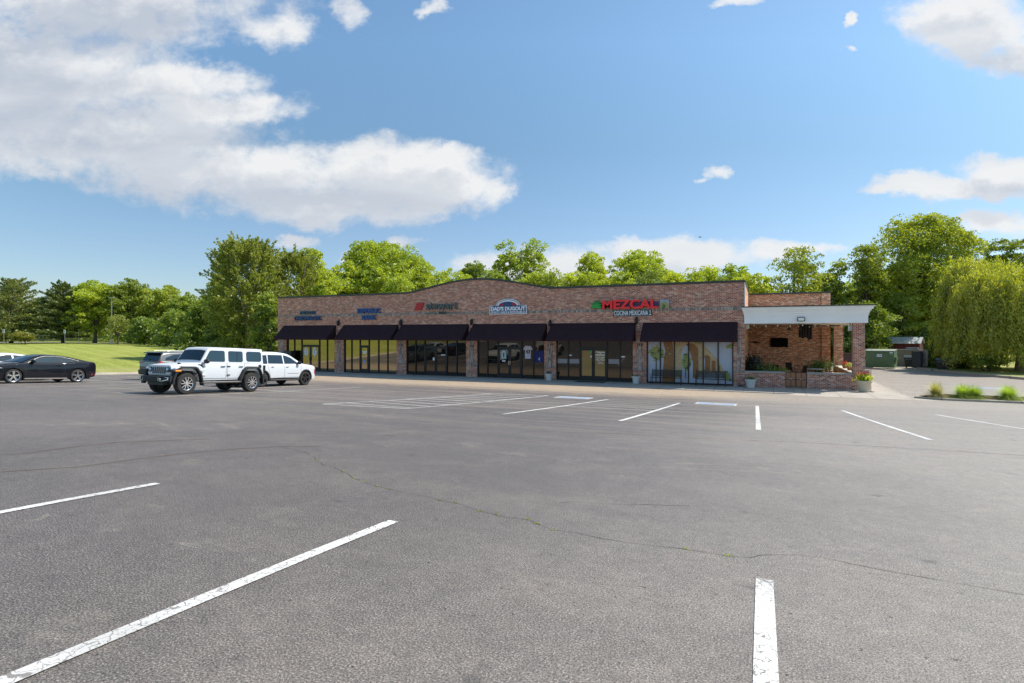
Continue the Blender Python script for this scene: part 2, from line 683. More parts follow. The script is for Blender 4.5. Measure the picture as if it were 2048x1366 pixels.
def b_grass(t):
    p = t.pos()
    x, y, z = t.xyz(p)
    st = t.m('SINE', t.m('MULTIPLY', t.m('ADD', t.m('MULTIPLY', x, 0.35), t.m('MULTIPLY', y, 1.0)), 3.0))
    n1 = t.noise(t.cxyz(x, t.m('MULTIPLY', y, 2.0), 0.0), 0.12, 6, 0.6)
    n2 = t.noise(t.cxyz(x, t.m('MULTIPLY', y, 2.0), 0.0), 2.5, 6, 0.75)
    c = t.ramp(n2, [(0.32, (0.13, 0.17, 0.028)), (0.5, (0.29, 0.33, 0.055)), (0.68, (0.50, 0.49, 0.16))])
    c = t.mix(t.m('MULTIPLY', t.rng(n1, 0.4, 0.65), 0.5), c, (0.42, 0.42, 0.12))
    c = t.mix(t.m('MULTIPLY', t.rng(st, 0.2, 0.9), 0.30), c, (0.46, 0.50, 0.13))
    # dry edge by the kerb
    e = t.m('MULTIPLY', t.rng(x, -50.0, -41.5), t.rng(t.noise(p, 0.5, 4), 0.35, 0.6))
    c = t.mix(t.m('MULTIPLY', e, 0.6), c, (0.48, 0.41, 0.20))
    h = t.noise(p, 9.0, 4, 0.8)
    return pbsdf(t, c, 0.9, spec=0.1, normal=t.bump(h, 1.0, 0.12))


GRASS = mat('mown_grass', b_grass)


def b_conc(t, base=(0.46, 0.405, 0.34), jx=1.55, jy=1.65):
    p = t.pos()
    x, y, z = t.xyz(p)
    n = t.noise(p, 1.1, 6, 0.65)
    f = t.noise(p, 30.0, 4, 0.7)
    c = t.mix(t.rng(n, 0.35, 0.75), base, tuple(q * 0.76 for q in base))
    c = t.mix(t.m('MULTIPLY', t.rng(f, 0.5, 0.7), 0.3), c, tuple(q * 0.6 for q in base))
    jr = t.m('ABSOLUTE', t.m('SUBTRACT', t.m('FRACT', t.m('DIVIDE', x, jx)), 0.5))
    jf = t.m('GREATER_THAN', jr, 0.492)
    c = t.mix(jf, c, tuple(q * 0.3 for q in base))
    return pbsdf(t, c, 0.8, spec=0.3, normal=t.bump(f, 0.3, 0.004))


CONC = mat('pale_concrete', b_conc)
CONC_K = mat('kerb_concrete', lambda t: b_conc(t, (0.44, 0.385, 0.30), 3.0))
CMU = mat('grey_block', lambda t: (lambda p: pbsdf(t, t.mix(t.m('GREATER_THAN', t.m('FRACT', t.m('DIVIDE', t.xyz(p)[2], 0.2)), 0.9), t.mix(t.noise(p, 3, 5), (0.30, 0.27, 0.22), (0.20, 0.18, 0.15)), (0.12, 0.105, 0.085)), 0.9, spec=0.2))(t.pos()))
AWN = plain('plum_black_awning_cloth', (0.034, 0.016, 0.021), 0.85, var=0.2, scale=1.5, spec=0.2)
FRAME = plain('dark_bronze_metal', (0.018, 0.016, 0.018), 0.45, metal=0.3)
CAP = plain('dark_metal_coping', (0.05, 0.055, 0.05), 0.5, metal=0.3)
WHITEW = plain('painted_white_trim', (0.86, 0.86, 0.87), 0.6, var=0.10, scale=1.2)
CEIL = plain('cream_ceiling', (0.80, 0.72, 0.58), 0.8)
MEMB = plain('pale_roof_membrane', (0.66, 0.66, 0.64), 0.8)
DARK = plain('black_plastic', (0.015, 0.015, 0.016), 0.5)
BLACKM = plain('black_metal', (0.02, 0.022, 0.025), 0.4, metal=0.4)
STEEL = plain('grey_steel', (0.35, 0.35, 0.34), 0.45, metal=0.6)
CHROME = plain('bright_metal', (0.72, 0.72, 0.74), 0.18, metal=1.0, var=0.03)
TYRE = plain('tyre_rubber', (0.028, 0.026, 0.024), 0.85, var=0.2, scale=8)
STONE = plain('cast_stone_cap', (0.34, 0.325, 0.30), 0.85, scale=4, bump=0.3)
POTW = plain('white_pot', (0.60, 0.58, 0.55), 0.7, scale=6, bump=0.3)
POTT = plain('tan_pot', (0.55, 0.47, 0.35), 0.8, scale=6, bump=0.3)
TERRA = plain('terracotta', (0.42, 0.17, 0.07), 0.8)
COPPER = plain('copper_brown_panel', (0.36, 0.15, 0.075), 0.55, var=0.2)
SOIL = plain('dark_soil', (0.05, 0.035, 0.025), 0.95, scale=20, bump=0.6)
MULCH = plain('brown_mulch', (0.10, 0.055, 0.032), 0.95, var=0.6, scale=14, bump=1.0)
BARK = plain('tree_bark', (0.10, 0.08, 0.06), 0.95, var=0.35, scale=4, bump=0.5)
BARKL = plain('pale_bark', (0.30, 0.24, 0.18), 0.9, var=0.3, scale=4, bump=0.3)
GREENM = plain('worn_green_steel', (0.11, 0.19, 0.085), 0.6, var=0.35, scale=2.2)
WOODB = plain('brown_wood', (0.20, 0.09, 0.045), 0.6)


def b_glass(t, refl=0.26, tint=(1.0, 0.86, 0.60), base=(0.014, 0.012, 0.010)):
    d = t.node('ShaderNodeBsdfDiffuse')
    t.set(d.inputs[0], base)
    gl = t.node('ShaderNodeBsdfGlossy')
    gl.inputs['Roughness'].default_value = 0.0
    t.set(gl.inputs[0], tint)
    mx = t.node('ShaderNodeMixShader')
    lw = t.node('ShaderNodeLayerWeight')
    lw.inputs[0].default_value = 0.25
    t.set(mx.inputs[0], t.m('MULTIPLY_ADD', lw.outputs['Fresnel'], 0.75, refl, clamp=True))
    t.l.new(d.outputs[0], mx.inputs[1])
    t.l.new(gl.outputs[0], mx.inputs[2])
    return mx.outputs[0]


GLASS = mat('bronze_window_glass', b_glass)
GLASSD = mat('dark_window_glass', lambda t: b_glass(t, 0.06, (0.95, 0.84, 0.68), (0.010, 0.009, 0.010)))
GLASSG = mat('tan_door_glass', lambda t: b_glass(t, 0.05, (1.0, 0.86, 0.60), (0.30, 0.19, 0.07)))  # tan base colour for the restaurant door panes
CARGL = mat('car_glass', lambda t: b_glass(t, 0.07, (0.70, 0.90, 1.0), (0.008, 0.012, 0.015)))
LAMPG = plain('lamp_lens', (0.75, 0.74, 0.70), 0.15, coat=0.5)
REDL = plain('red_lens', (0.45, 0.012, 0.015), 0.2, coat=0.6)
AMBER = plain('amber_lens', (0.85, 0.30, 0.04), 0.25, coat=0.5)


def carpaint(name, col, rough=0.32, coat=1.0, metal=0.0):
    return plain(name, col, rough, metal, var=0.02, scale=1.0, coat=coat)


def b_leaf(t, a, b, tr, k=0.45):
    p = t.pos()
    n = t.noise(p, 0.55, 3, 0.6)
    n2 = t.noise(p, 3.2, 2, 0.6)
    oi = t.node('ShaderNodeObjectInfo').outputs['Random']
    f = t.m('ADD', t.m('MULTIPLY', n, 0.65), t.m('MULTIPLY', n2, 0.5))
    f = t.m('ADD', f, t.m('MULTIPLY', t.m('SUBTRACT', oi, 0.5), 0.2))
    c = t.mix(t.rng(f, 0.35, 0.8), a, b)
    c = t.v('MULTIPLY', c, (1.18, 1.08, 0.95))
    d = t.node('ShaderNodeBsdfDiffuse')
    t.l.new(c, d.inputs[0])
    tl = t.node('ShaderNodeBsdfTranslucent')
    t.l.new(t.v('MULTIPLY', c, tr), tl.inputs[0])
    m1 = t.node('ShaderNodeMixShader')
    m1.inputs[0].default_value = k
    t.l.new(d.outputs[0], m1.inputs[1])
    t.l.new(tl.outputs[0], m1.inputs[2])
    gl = t.node('ShaderNodeBsdfGlossy')
    gl.inputs['Roughness'].default_value = 0.5
    t.set(gl.inputs[0], (0.9, 0.95, 0.9))
    m2 = t.node('ShaderNodeMixShader')
    m2.inputs[0].default_value = 0.05
    t.l.new(m1.outputs[0], m2.inputs[1])
    t.l.new(gl.outputs[0], m2.inputs[2])
    return m2.outputs[0]


LEAFM = {
    'bright': mat('bright_green_leaves', lambda t: b_leaf(t, (0.246, 0.357, 0.031), (0.444, 0.558, 0.054), (1.38, 1.25, 0.45), 0.5)),
    'fresh': mat('fresh_green_leaves', lambda t: b_leaf(t, (0.16, 0.235, 0.028), (0.34, 0.43, 0.05), (1.38, 1.25, 0.45))),
    'mid': mat('mid_green_leaves', lambda t: b_leaf(t, (0.140, 0.225, 0.034), (0.312, 0.403, 0.062), (1.32, 1.25, 0.45))),
    'olive': mat('olive_green_leaves', lambda t: b_leaf(t, (0.164, 0.217, 0.043), (0.329, 0.364, 0.078), (1.1, 1.2, 0.5))),
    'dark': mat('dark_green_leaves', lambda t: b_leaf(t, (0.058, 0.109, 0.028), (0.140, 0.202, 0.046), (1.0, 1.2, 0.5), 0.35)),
    'pine': mat('pine_needles', lambda t: b_leaf(t, (0.099, 0.147, 0.046), (0.263, 0.295, 0.093), (1.0, 1.1, 0.5), 0.3)),
    'willow': mat('willow_leaves', lambda t: b_leaf(t, (0.26, 0.31, 0.04), (0.56, 0.60, 0.10), (1.25, 1.25, 0.5), 0.5)),
    'hedge': mat('clipped_shrub_leaves', lambda t: b_leaf(t, (0.164, 0.202, 0.034), (0.378, 0.372, 0.070), (1.1, 1.1, 0.5))),
    'grassy': mat('ornamental_grass_blades', lambda t: b_leaf(t, (0.263, 0.388, 0.046), (0.493, 0.620, 0.124), (1.1, 1.2, 0.5))),
    'pale': mat('variegated_grass_blades', lambda t: b_leaf(t, (0.40, 0.42, 0.13), (0.62, 0.60, 0.30), (1.0, 1.0, 0.6))),
    'redleaf': mat('red_flower_leaves', lambda t: b_leaf(t, (0.35, 0.05, 0.05), (0.60, 0.16, 0.10), (1.0, 0.8, 0.6))),
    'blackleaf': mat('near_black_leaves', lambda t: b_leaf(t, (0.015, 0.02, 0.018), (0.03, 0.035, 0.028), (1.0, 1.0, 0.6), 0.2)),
}

# ---------------------------------------------------------------- ground


def lin(a, b, step):
    n = max(1, int(math.ceil((b - a) / step)))
    return [a + (b - a) * i / n for i in range(n + 1)]


LOT_X0, LOT_X1, LOT_Y0, LOT_Y1 = -41.7, 34.0, -95.0, 44.0


def terr(x, y):
    inside = (LOT_X0 + 0.1 < x < LOT_X1 - 0.1) and (LOT_Y0 + 0.1 < y < LOT_Y1 - 0.1)
    return G(x, y) + (-0.35 if inside else 0.10)


mb = MB()
xs = lin(-900, -260, 40)[:-1] + lin(-260, -120, 7)[:-1] + lin(-120, LOT_X0 + 0.0, 1.3)[:-1] + [LOT_X0 - 0.001, LOT_X0 + 0.12] + lin(-38, 30, 4) + [LOT_X1 - 0.12, LOT_X1 + 0.001] + lin(38, 160, 6) + lin(200, 900, 50)
ys = lin(-900, -180, 60)[:-1] + lin(-180, LOT_Y0, 6)[:-1] + [LOT_Y0 - 0.001, LOT_Y0 + 0.12] + lin(-92, 40, 1.6) + [LOT_Y1 - 0.12, LOT_Y1 + 0.001] + lin(48, 200, 6) + lin(240, 1200, 60)
mb.grid(xs, ys, terr)
struct(mb.build('lawn', GRASS, smooth=0))
mb = MB()
mb.grid(lin(LOT_X0, LOT_X1, 1.0), lin(LOT_Y0, LOT_Y1, 1.0), G)
struct(mb.build('parking_lot', ASPHALT, smooth=0))

# west kerb along the lawn
mb = MB()
kx0, kx1 = LOT_X0 - 0.25, LOT_X0 + 0.06
yy = lin(-70, 36, 1.5)
for a, b in zip(yy[:-1], yy[1:]):
    za, zb = G(LOT_X0 + 0.1, a), G(LOT_X0 + 0.1, b)
    vs = [(kx0, a, za - 0.2), (kx1 + 0.45, a, za - 0.2), (kx1 + 0.45, b, zb - 0.2), (kx0, b, zb - 0.2),
          (kx0, a, za + 0.15), (kx1, a, za + 0.15), (kx1, b, zb + 0.15), (kx0, b, zb + 0.15),
          (kx1 + 0.06, a, za + 0.012), (kx1 + 0.06, b, zb + 0.012), (kx1 + 0.45, a, za + 0.008), (kx1 + 0.45, b, zb + 0.008)]
    mb.add(vs, [(4, 5, 6, 7), (5, 8, 9, 6), (8, 10, 11, 9)])
struct(mb.build('kerb', CONC_K))

# sidewalk (front edge straight along the plaza, up to the mulch bed)
SWY = -3.3
mb = MB()
mb.box(-38.9, 2.6, SWY, 0.30, -0.6, 0.0)
mb.prism_x([(SWY, -0.6), (0.9, -0.6), (0.9, 0.0), (SWY, 0.0)], 2.6, 7.85)
mb.box(6.45, 7.85, 0.9, 12.0, -0.6, 0.0)
struct(mb.build('sidewalk', CONC, bevel=0.02))
# concrete ramp where the walk meets the lot by the patio
mb = MB()
mb.add([(2.0, SWY - 1.1, G(2, SWY - 1.1) + 0.006), (9.2, SWY - 0.9, G(9, SWY - 0.9) + 0.006), (7.85, SWY - 0.002, 0.0), (2.6, SWY - 0.002, 0.0)], [(0, 1, 2, 3)])
struct(mb.build('ramp', CONC))

# planting island on the right: kerb ring, mulch
mb = MB()
isl = [(7.95, -3.0), (8.5, -3.35), (9.6, -3.55), (22.0, -3.75), (30.0, -3.85), (30.0, -2.2), (20.0, -2.3), (9.4, -2.15), (8.4, -2.35)]
mb.prism_z(isl, -0.4, 0.06)
struct(mb.build('island_kerb', CONC_K, bevel=0.03))
mb = MB()
xs = lin(8.3, 29.8, 0.25)
for j in range(6):
    pass
ysr = [-3.15, -3.0, -2.8, -2.6, -2.45, -2.35]
rndm = random.Random(4)
mb.grid(xs, ysr, lambda x, y: 0.064 + 0.14 * (1 - ((y + 2.75) / 0.42) ** 2) * min(1, (x - 8.3) / 0.9) * (0.8 + 0.4 * rndm.random()))
struct(mb.build('mulch_bed', MULCH, smooth=0), 'stuff')

# east verge: grass beyond the kerb under the willow
ver = [(14.6, 45.0), (14.8, 27.5), (15.4, 24.5), (16.6, 20.5), (18.6, 16.2), (21.5, 10.5), (26.0, 3.0), (33.9, -8.0), (33.9, 45.0)]
mb = MB()
mb.prism_z(ver, -0.3, 0.02)
struct(mb.build('verge', GRASS))
mb = MB()
kp = ver[1:8]
for (a, b) in zip(kp[:-1], kp[1:]):
    dx, dy = b[0] - a[0], b[1] - a[1]
    L = math.hypot(dx, dy)
    nx, ny = dy / L * 0.35, -dx / L * 0.35
    mb.prism_z([(a[0], a[1]), (b[0], b[1]), (b[0] - nx * -1, b[1] + ny), (a[0] + nx, a[1] + ny)] if False else [(a[0] - 0.02, a[1]), (b[0] - 0.02, b[1]), (b[0] - 0.36, b[1] - 0.1), (a[0] - 0.36, a[1] - 0.1)], -0.3, 0.03)
struct(mb.build('verge_kerb', CONC_K))

# pale pavement by the bins
mb = MB()
mb.prism_z([(4.0, 26.5), (14.6, 25.0), (14.6, 36.0), (3.0, 36.0)], -0.3, -0.142)
struct(mb.build('bin_pad', CONC_K))

# far road beyond the lawn


def strip(pa, pb, w, lift, step=2.0):
    """flat ribbon lying on the ground from pa to pb"""
    dx, dy = pb[0] - pa[0], pb[1] - pa[1]
    L = math.hypot(dx, dy)
    n = max(1, int(L / step))
    ux, uy = dx / L, dy / L
    nx, ny = -uy * w / 2, ux * w / 2
    vs, fs = [], []
    for i in range(n + 1):
        x, y = pa[0] + dx * i / n, pa[1] + dy * i / n
        for s_ in (-1, 1):
            q = (x + nx * s_, y + ny * s_)
            vs.append((q[0], q[1], G(*q) + lift))
    for i in range(n):
        fs.append((2 * i, 2 * i + 2, 2 * i + 3, 2 * i + 1))
    return vs, fs


mb = MB()
A, B = at(-260, 95.0), at(262, 97.0)
mb.add(*strip(A, B, 7.0, 0.13))
struct(mb.build('road', plain('pale_road', (0.34, 0.32, 0.29), 0.85)))

# ---------------------------------------------------------------- markings
def fline(name, pts, w, m, lift=0.006):
    mb = MB()
    for a, b in zip(pts[:-1], pts[1:]):
        mb.add(*strip(a, b, w, lift, 0.8))
    return struct(mb.build(name, m))


def ln(pa, pb, w=0.11, name='parking_line', m=None, lift=0.006):
    return fline(name, [GP(*pa), GP(*pb)], w, m or PAINT, lift)


# near stall lines run square to the plaza front
for px, py, L in [(315, 967.5, 6.2), (787, 1043, 6.2), (1529, 1160, 5.8)]:
    x, y = GP(px, py)
    fline('parking_line', [(x, y), (x, y - L)], 0.105, PAINT)
x, y = GP(1529, 1160)
fline('parking_line', [(x + 3.05, y), (x + 3.05, y - 5.8)], 0.105, PAINT)
for (a, b) in [((1514.5, 812), (1517, 860)), ((1360, 806), (1240, 842)), ((1216, 799), (1006, 828.5)), ((1684, 821), (1861, 880)), ((1872, 829.5), (2060, 860))]:
    x0, y0 = GP(*b)
    x1, y1 = GP(*a)
    fline('parking_line', [(x0, y0), (x1, y1)], 0.12, PAINT)
# hatched aisles
h0, h1, h2, h3 = GP(646, 808.5), GP(812, 817.5), GP(1096, 791.5), GP(985, 787)
for a, b in ((h0, h1), (h1, h2), (h2, h3), (h3, h0)):
    fline('aisle_line', [a, b], 0.10, PAINT)
for k in range(1, 10):
    f = k / 10
    a = (h0[0] + (h3[0] - h0[0]) * f, h0[1] + (h3[1] - h0[1]) * f)
    b = (h1[0] + (h2[0] - h1[0]) * (f - 0.07), h1[1] + (h2[1] - h1[1]) * (f - 0.07))
    fline('aisle_line', [a, b], 0.09, PAINT, 0.0062)
a0, a1 = GP(1360, 806), GP(1300, 824)
b0, b1 = GP(1216, 799), GP(1120, 814)
for k in range(6):
    f = k / 5.5
    a = (a0[0] + (a1[0] - a0[0]) * f, a0[1] + (a1[1] - a0[1]) * f)
    b = (b0[0] + (b1[0] - b0[0]) * f, b0[1] + (b1[1] - b0[1]) * f)
    fline('aisle_line', [a, b], 0.07, PAINT_THIN, 0.0064)
a, b = GP(1000, 802), GP(1520, 813)
fline('faded_line', [GP(1330, 809), GP(1560, 812)], 0.06, PAINT_THIN, 0.0035)
fline('faded_line', [GP(1560, 812), GP(1780, 818)], 0.06, PAINT_THIN, 0.0035)
fline('faded_line', [GP(1780, 819), GP(1990, 828)], 0.05, PAINT_THIN, 0.0035)
fline('faded_line', [GP(1000, 803), GP(1120, 806)], 0.06, PAINT_THIN, 0.0035)
# stall lines among the parked cars, square to the plaza
for k in range(0, 9):
    x = -18.75 - 3.0 * k
    if k == 0: x = -18.8
    fline('stall_line', [(x, -23.6), (x, -12.6)], 0.11, PAINT_THIN)
fline('stall_line', [(-43.0 + 1.5, -18.0), (-17.6, -18.0)], 0.09, PAINT_THIN, 0.0052)
# right-hand lot stall lines
for k in range(7):
    yk = -1.0 + 2.75 * k
    fline('stall_line', [(8.4, yk), (13.6, yk)], 0.10, PAINT if k < 2 else PAINT_THIN)
fline('stall_line', [(9.3, -1.9), (10.6, -0.2)], 0.12, PAINT, 0.007)
fline('stall_line', [(11.2, -1.9), (12.9, 0.2)], 0.12, PAINT, 0.007)


def handicap(cx, cy, w, h, nm):
    mb = MB()
    z = lambda x, y: G(x, y) + 0.006
    def quad(x0, x1, y0, y1, l=0.0):
        mb.add([(x0, y0, z(x0, y0) + l), (x1, y0, z(x1, y0) + l), (x1, y1, z(x1, y1) + l), (x0, y1, z(x0, y1) + l)], [(0, 1, 2, 3)])
    mb.cur = 0
    quad(cx - w / 2, cx + w / 2, cy - h / 2, cy + h / 2)
    mb.cur = 1
    e = 0.09
    quad(cx - w / 2 - e, cx - w / 2, cy - h / 2 - e, cy + h / 2 + e)
    quad(cx + w / 2, cx + w / 2 + e, cy - h / 2 - e, cy + h / 2 + e)
    quad(cx - w / 2, cx + w / 2, cy - h / 2 - e, cy - h / 2)
    quad(cx - w / 2, cx + w / 2, cy + h / 2, cy + h / 2 + e)
    # seated figure and wheel
    k = min(w, h)
    for i in range(10):
        a0, a1 = R(-150 + 27 * i), R(-150 + 27 * (i + 1))
        r0, r1 = 0.17 * k, 0.23 * k
        q = [(cx - 0.04 * k + r * math.cos(a), cy - 0.12 * k + r * math.sin(a)) for r, a in ((r0, a0), (r1, a0), (r1, a1), (r0, a1))]
        mb.add([(x, y, z(x, y) + 0.004) for x, y in q], [(0, 1, 2, 3)])
    for (x0, x1, y0, y1) in ((-0.04, 0.04, -0.05, 0.26), (-0.05, 0.05, 0.29, 0.40), (0.04, 0.2, -0.05, 0.02), (0.0, 0.17, 0.1, 0.16), (0.16, 0.22, -0.24, -0.0)):
        quad(cx + x0 * k, cx + x1 * k, cy + y0 * k, cy + y1 * k, 0.005)
    return struct(mb.build('accessible_bay_symbol', [BLUEP, PAINT_THIN]))


p = GP(1148, 795.5)
handicap(p[0], p[1], 1.4, 0.95, 'a')
p = GP(1432, 808)
handicap(p[0], p[1], 1.4, 0.95, 'b')
p = GP(1985, 777)
handicap(p[0], p[1], 1.7, 1.0, 'c')

# cracks and oil-brown seams
CRACK = plain('crack_dark', (0.035, 0.03, 0.025), 0.95)
SEAM = plain('brown_seam', (0.12, 0.088, 0.068), 0.9, var=0.3)


def crack(pix, w, m, amp, seed, name='pavement_crack', lift=0.003):
    rr = random.Random(seed)
    P = [GP(*q) for q in pix]
    pts = []
    for a, b in zip(P[:-1], P[1:]):
        L = math.hypot(b[0] - a[0], b[1] - a[1])
        n = max(2, int(L / 0.16))
        for i in range(n):
            f = i / n
            pts.append((a[0] + (b[0] - a[0]) * f + rr.uniform(-amp, amp), a[1] + (b[1] - a[1]) * f + rr.uniform(-amp, amp)))
    pts.append(P[-1])
    vs, fs = [], []
    for i, (x, y) in enumerate(pts):
        a, b = pts[max(0, i - 1)], pts[min(len(pts) - 1, i + 1)]
        dx, dy = b[0] - a[0], b[1] - a[1]
        L = math.hypot(dx, dy) + 1e-9
        ww = w * rr.uniform(0.3, 1.2)
        for s_ in (-1, 1):
            vs.append((x - dy / L * ww * s_, y + dx / L * ww * s_, G(x, y) + lift))
    for i in range(len(pts) - 1):
        fs.append((2 * i + 1, 2 * i + 3, 2 * i + 2, 2 * i))
    mb = MB()
    mb.add(vs, fs)
    struct(mb.build(name, m))
    return pts


cp = crack([(560, 893), (610, 905), (640, 925), (735, 967), (800, 985), (880, 1000), (990, 1030), (1050, 1040), (1110, 1060), (1200, 1075), (1300, 1090), (1430, 1110),
            (1500, 1113), (1560, 1108), (1650, 1118), (1800, 1147), (1900, 1165), (2060, 1192)], 0.0032, CRACK, 0.03, 3)
crack([(1050, 862), (1250, 868), (1400, 877), (1600, 885), (1800, 896), (2060, 912)], 0.012, SEAM, 0.02, 5)
crack([(-30, 946), (150, 935), (300, 915), (420, 902), (545, 894), (640, 893)], 0.028, SEAM, 0.012, 6, 'brown_seam')
crack([(-30, 912), (60, 906), (150, 894), (235, 885), (420, 878)], 0.028, SEAM, 0.012, 7, 'brown_seam')
crack([(1120, 1005), (1300, 1010), (1380, 1012)], 0.004, CRACK, 0.04, 9)

# ---------------------------------------------------------------- the plaza building
XL, XR = -38.3, 0.0
WT = 2.92   # window head
bld = thing('shopping_plaza', 'long one-storey red brick shopping plaza with arched parapet and six dark storefront bays', 'building')
piers = [(557, 572.5), (669, 687), (793, 812), (932, 954), (1088.5, 1112), (1265.6, 1293), (1467, 1490)]
PX = [(S(a), S(b)) for a, b in piers]
PX[0] = (XL, PX[0][1])
PX[-1] = (PX[-1][0], XR)
ARC0, ARC1 = S(812), S(1108)


def ptop(x):
    z = 6.40
    if ARC0 < x < ARC1:
        u = (x - ARC0) / (ARC1 - ARC0)
        z += 0.86 * (math.sin(math.pi * u) ** 1.35)
    return z


mb = MB()
xs = lin(XL, XR, 0.5)
for a, b in zip(xs[:-1], xs[1:]):
    za, zb = ptop(a), ptop(b)
    mb.add([(a, 0, WT), (b, 0, WT), (b, 0, zb), (a, 0, za), (a, 0.35, WT), (b, 0.35, WT), (b, 0.35, zb), (a, 0.35, za)],
           [(0, 1, 2, 3), (5, 4, 7, 6), (4, 5, 1, 0), (3, 2, 6, 7)])
mb.add([(XR, 0, WT), (XR, 0.35, WT), (XR, 0.35, 6.4), (XR, 0, 6.4)], [(0, 1, 2, 3)])
mb.add([(XL, 0.35, WT), (XL, 0, WT), (XL, 0, 6.4), (XL, 0.35, 6.4)], [(0, 1, 2, 3)])
mb.build('front_wall', BRICK, bld)
for i, (a, b) in enumerate(PX):
    mb = MB()
    mb.box(a, b, 0.0, 0.35, 0.0, WT)
    pr = mb.build('pier', BRICK, bld)
    w_ = b - a
    mb = MB()
    c0, c1 = a + w_ * 0.30, a + w_ * 0.70
    mb.box(c0, c1, -0.02, -0.001, 0.98, 2.9)
    mb.build('pier_panel', SOLDIER, pr)
    mb = MB()
    mb.box(a + 0.01, b - 0.01, -0.035, -0.001, 0.84, 0.965)
    mb.build('pier_band', SOLDIER, pr)
mb = MB()
mb.box(XL + 0.0, XR - 0.05, -0.022, -0.001, 4.68, 4.88)
mb.build('soldier_band', SOLDIER, bld)
# side and rear walls, roof
mb = MB()
mb.box(XL, XL + 0.3, 0.352, 18.0, 0, 6.3)
mb.box(XL + 0.3, 5.55, 17.7, 18.0, 0, 6.3)
mb.build('rear_wall', BRICK, bld)
mb = MB()
mb.box(XR - 0.3, XR, 0.352, 10.3, 0, 6.4)
mb.build('side_wall', BRICK_P, bld)
mb = MB()
mb.box(-0.298, 5.55, 10.302, 10.6, 0, 6.22)
mb.build('patio_wall', BRICK_P, bld)
mb = MB()
mb.box(5.0, 5.56, 10.02, 10.30, 0, 6.22)
mb.build('patio_pilaster', BRICK_P, bld)
mb = MB()
mb.box(5.25, 5.55, 10.602, 17.698, 0, 6.22)
mb.build('east_wall', BRICK, bld)
mb = MB()
mb.box(XL + 0.31, -0.31, 0.36, 17.69, 5.5, 5.6)
mb.box(-0.29, 5.24, 10.61, 17.69, 5.5, 5.6)
mb.build('roof', MEMB, bld)
mb = MB()
for a, b in zip(xs[:-1], xs[1:]):
    za, zb = ptop(a), ptop(b)
    y0, y1 = -0.06, 0.41
    mb.add([(a, y0, za - 0.04), (b, y0, zb - 0.04), (b, y0, zb + 0.10), (a, y0, za + 0.10), (a, y1, za - 0.04), (b, y1, zb - 0.04), (b, y1, zb + 0.10), (a, y1, za + 0.10)],
           [(0, 1, 2, 3), (5, 4, 7, 6), (4, 5, 1, 0), (3, 2, 6, 7)])
mb.box(-0.36, 0.05, 0.415, 10.25, 6.4, 6.5)
mb.box(XL - 0.05, XL + 0.35, 0.415, 18.05, 6.3, 6.4)
mb.box(-0.30, 5.62, 9.96, 10.66, 6.22, 6.32)
mb.box(5.2, 5.62, 10.67, 18.05, 6.22, 6.32)
mb.build('parapet_coping', CAP, bld)
mb = MB()
mb.box(-0.03, 0.03, -0.04, -0.001, 4.7, 6.35)
mb.build('sunlit_corner_strip', plain('sunlit_strip_tone', (0.62, 0.60, 0.56), 0.6), bld)  # pale strip painted as sunlight on the parapet's end face

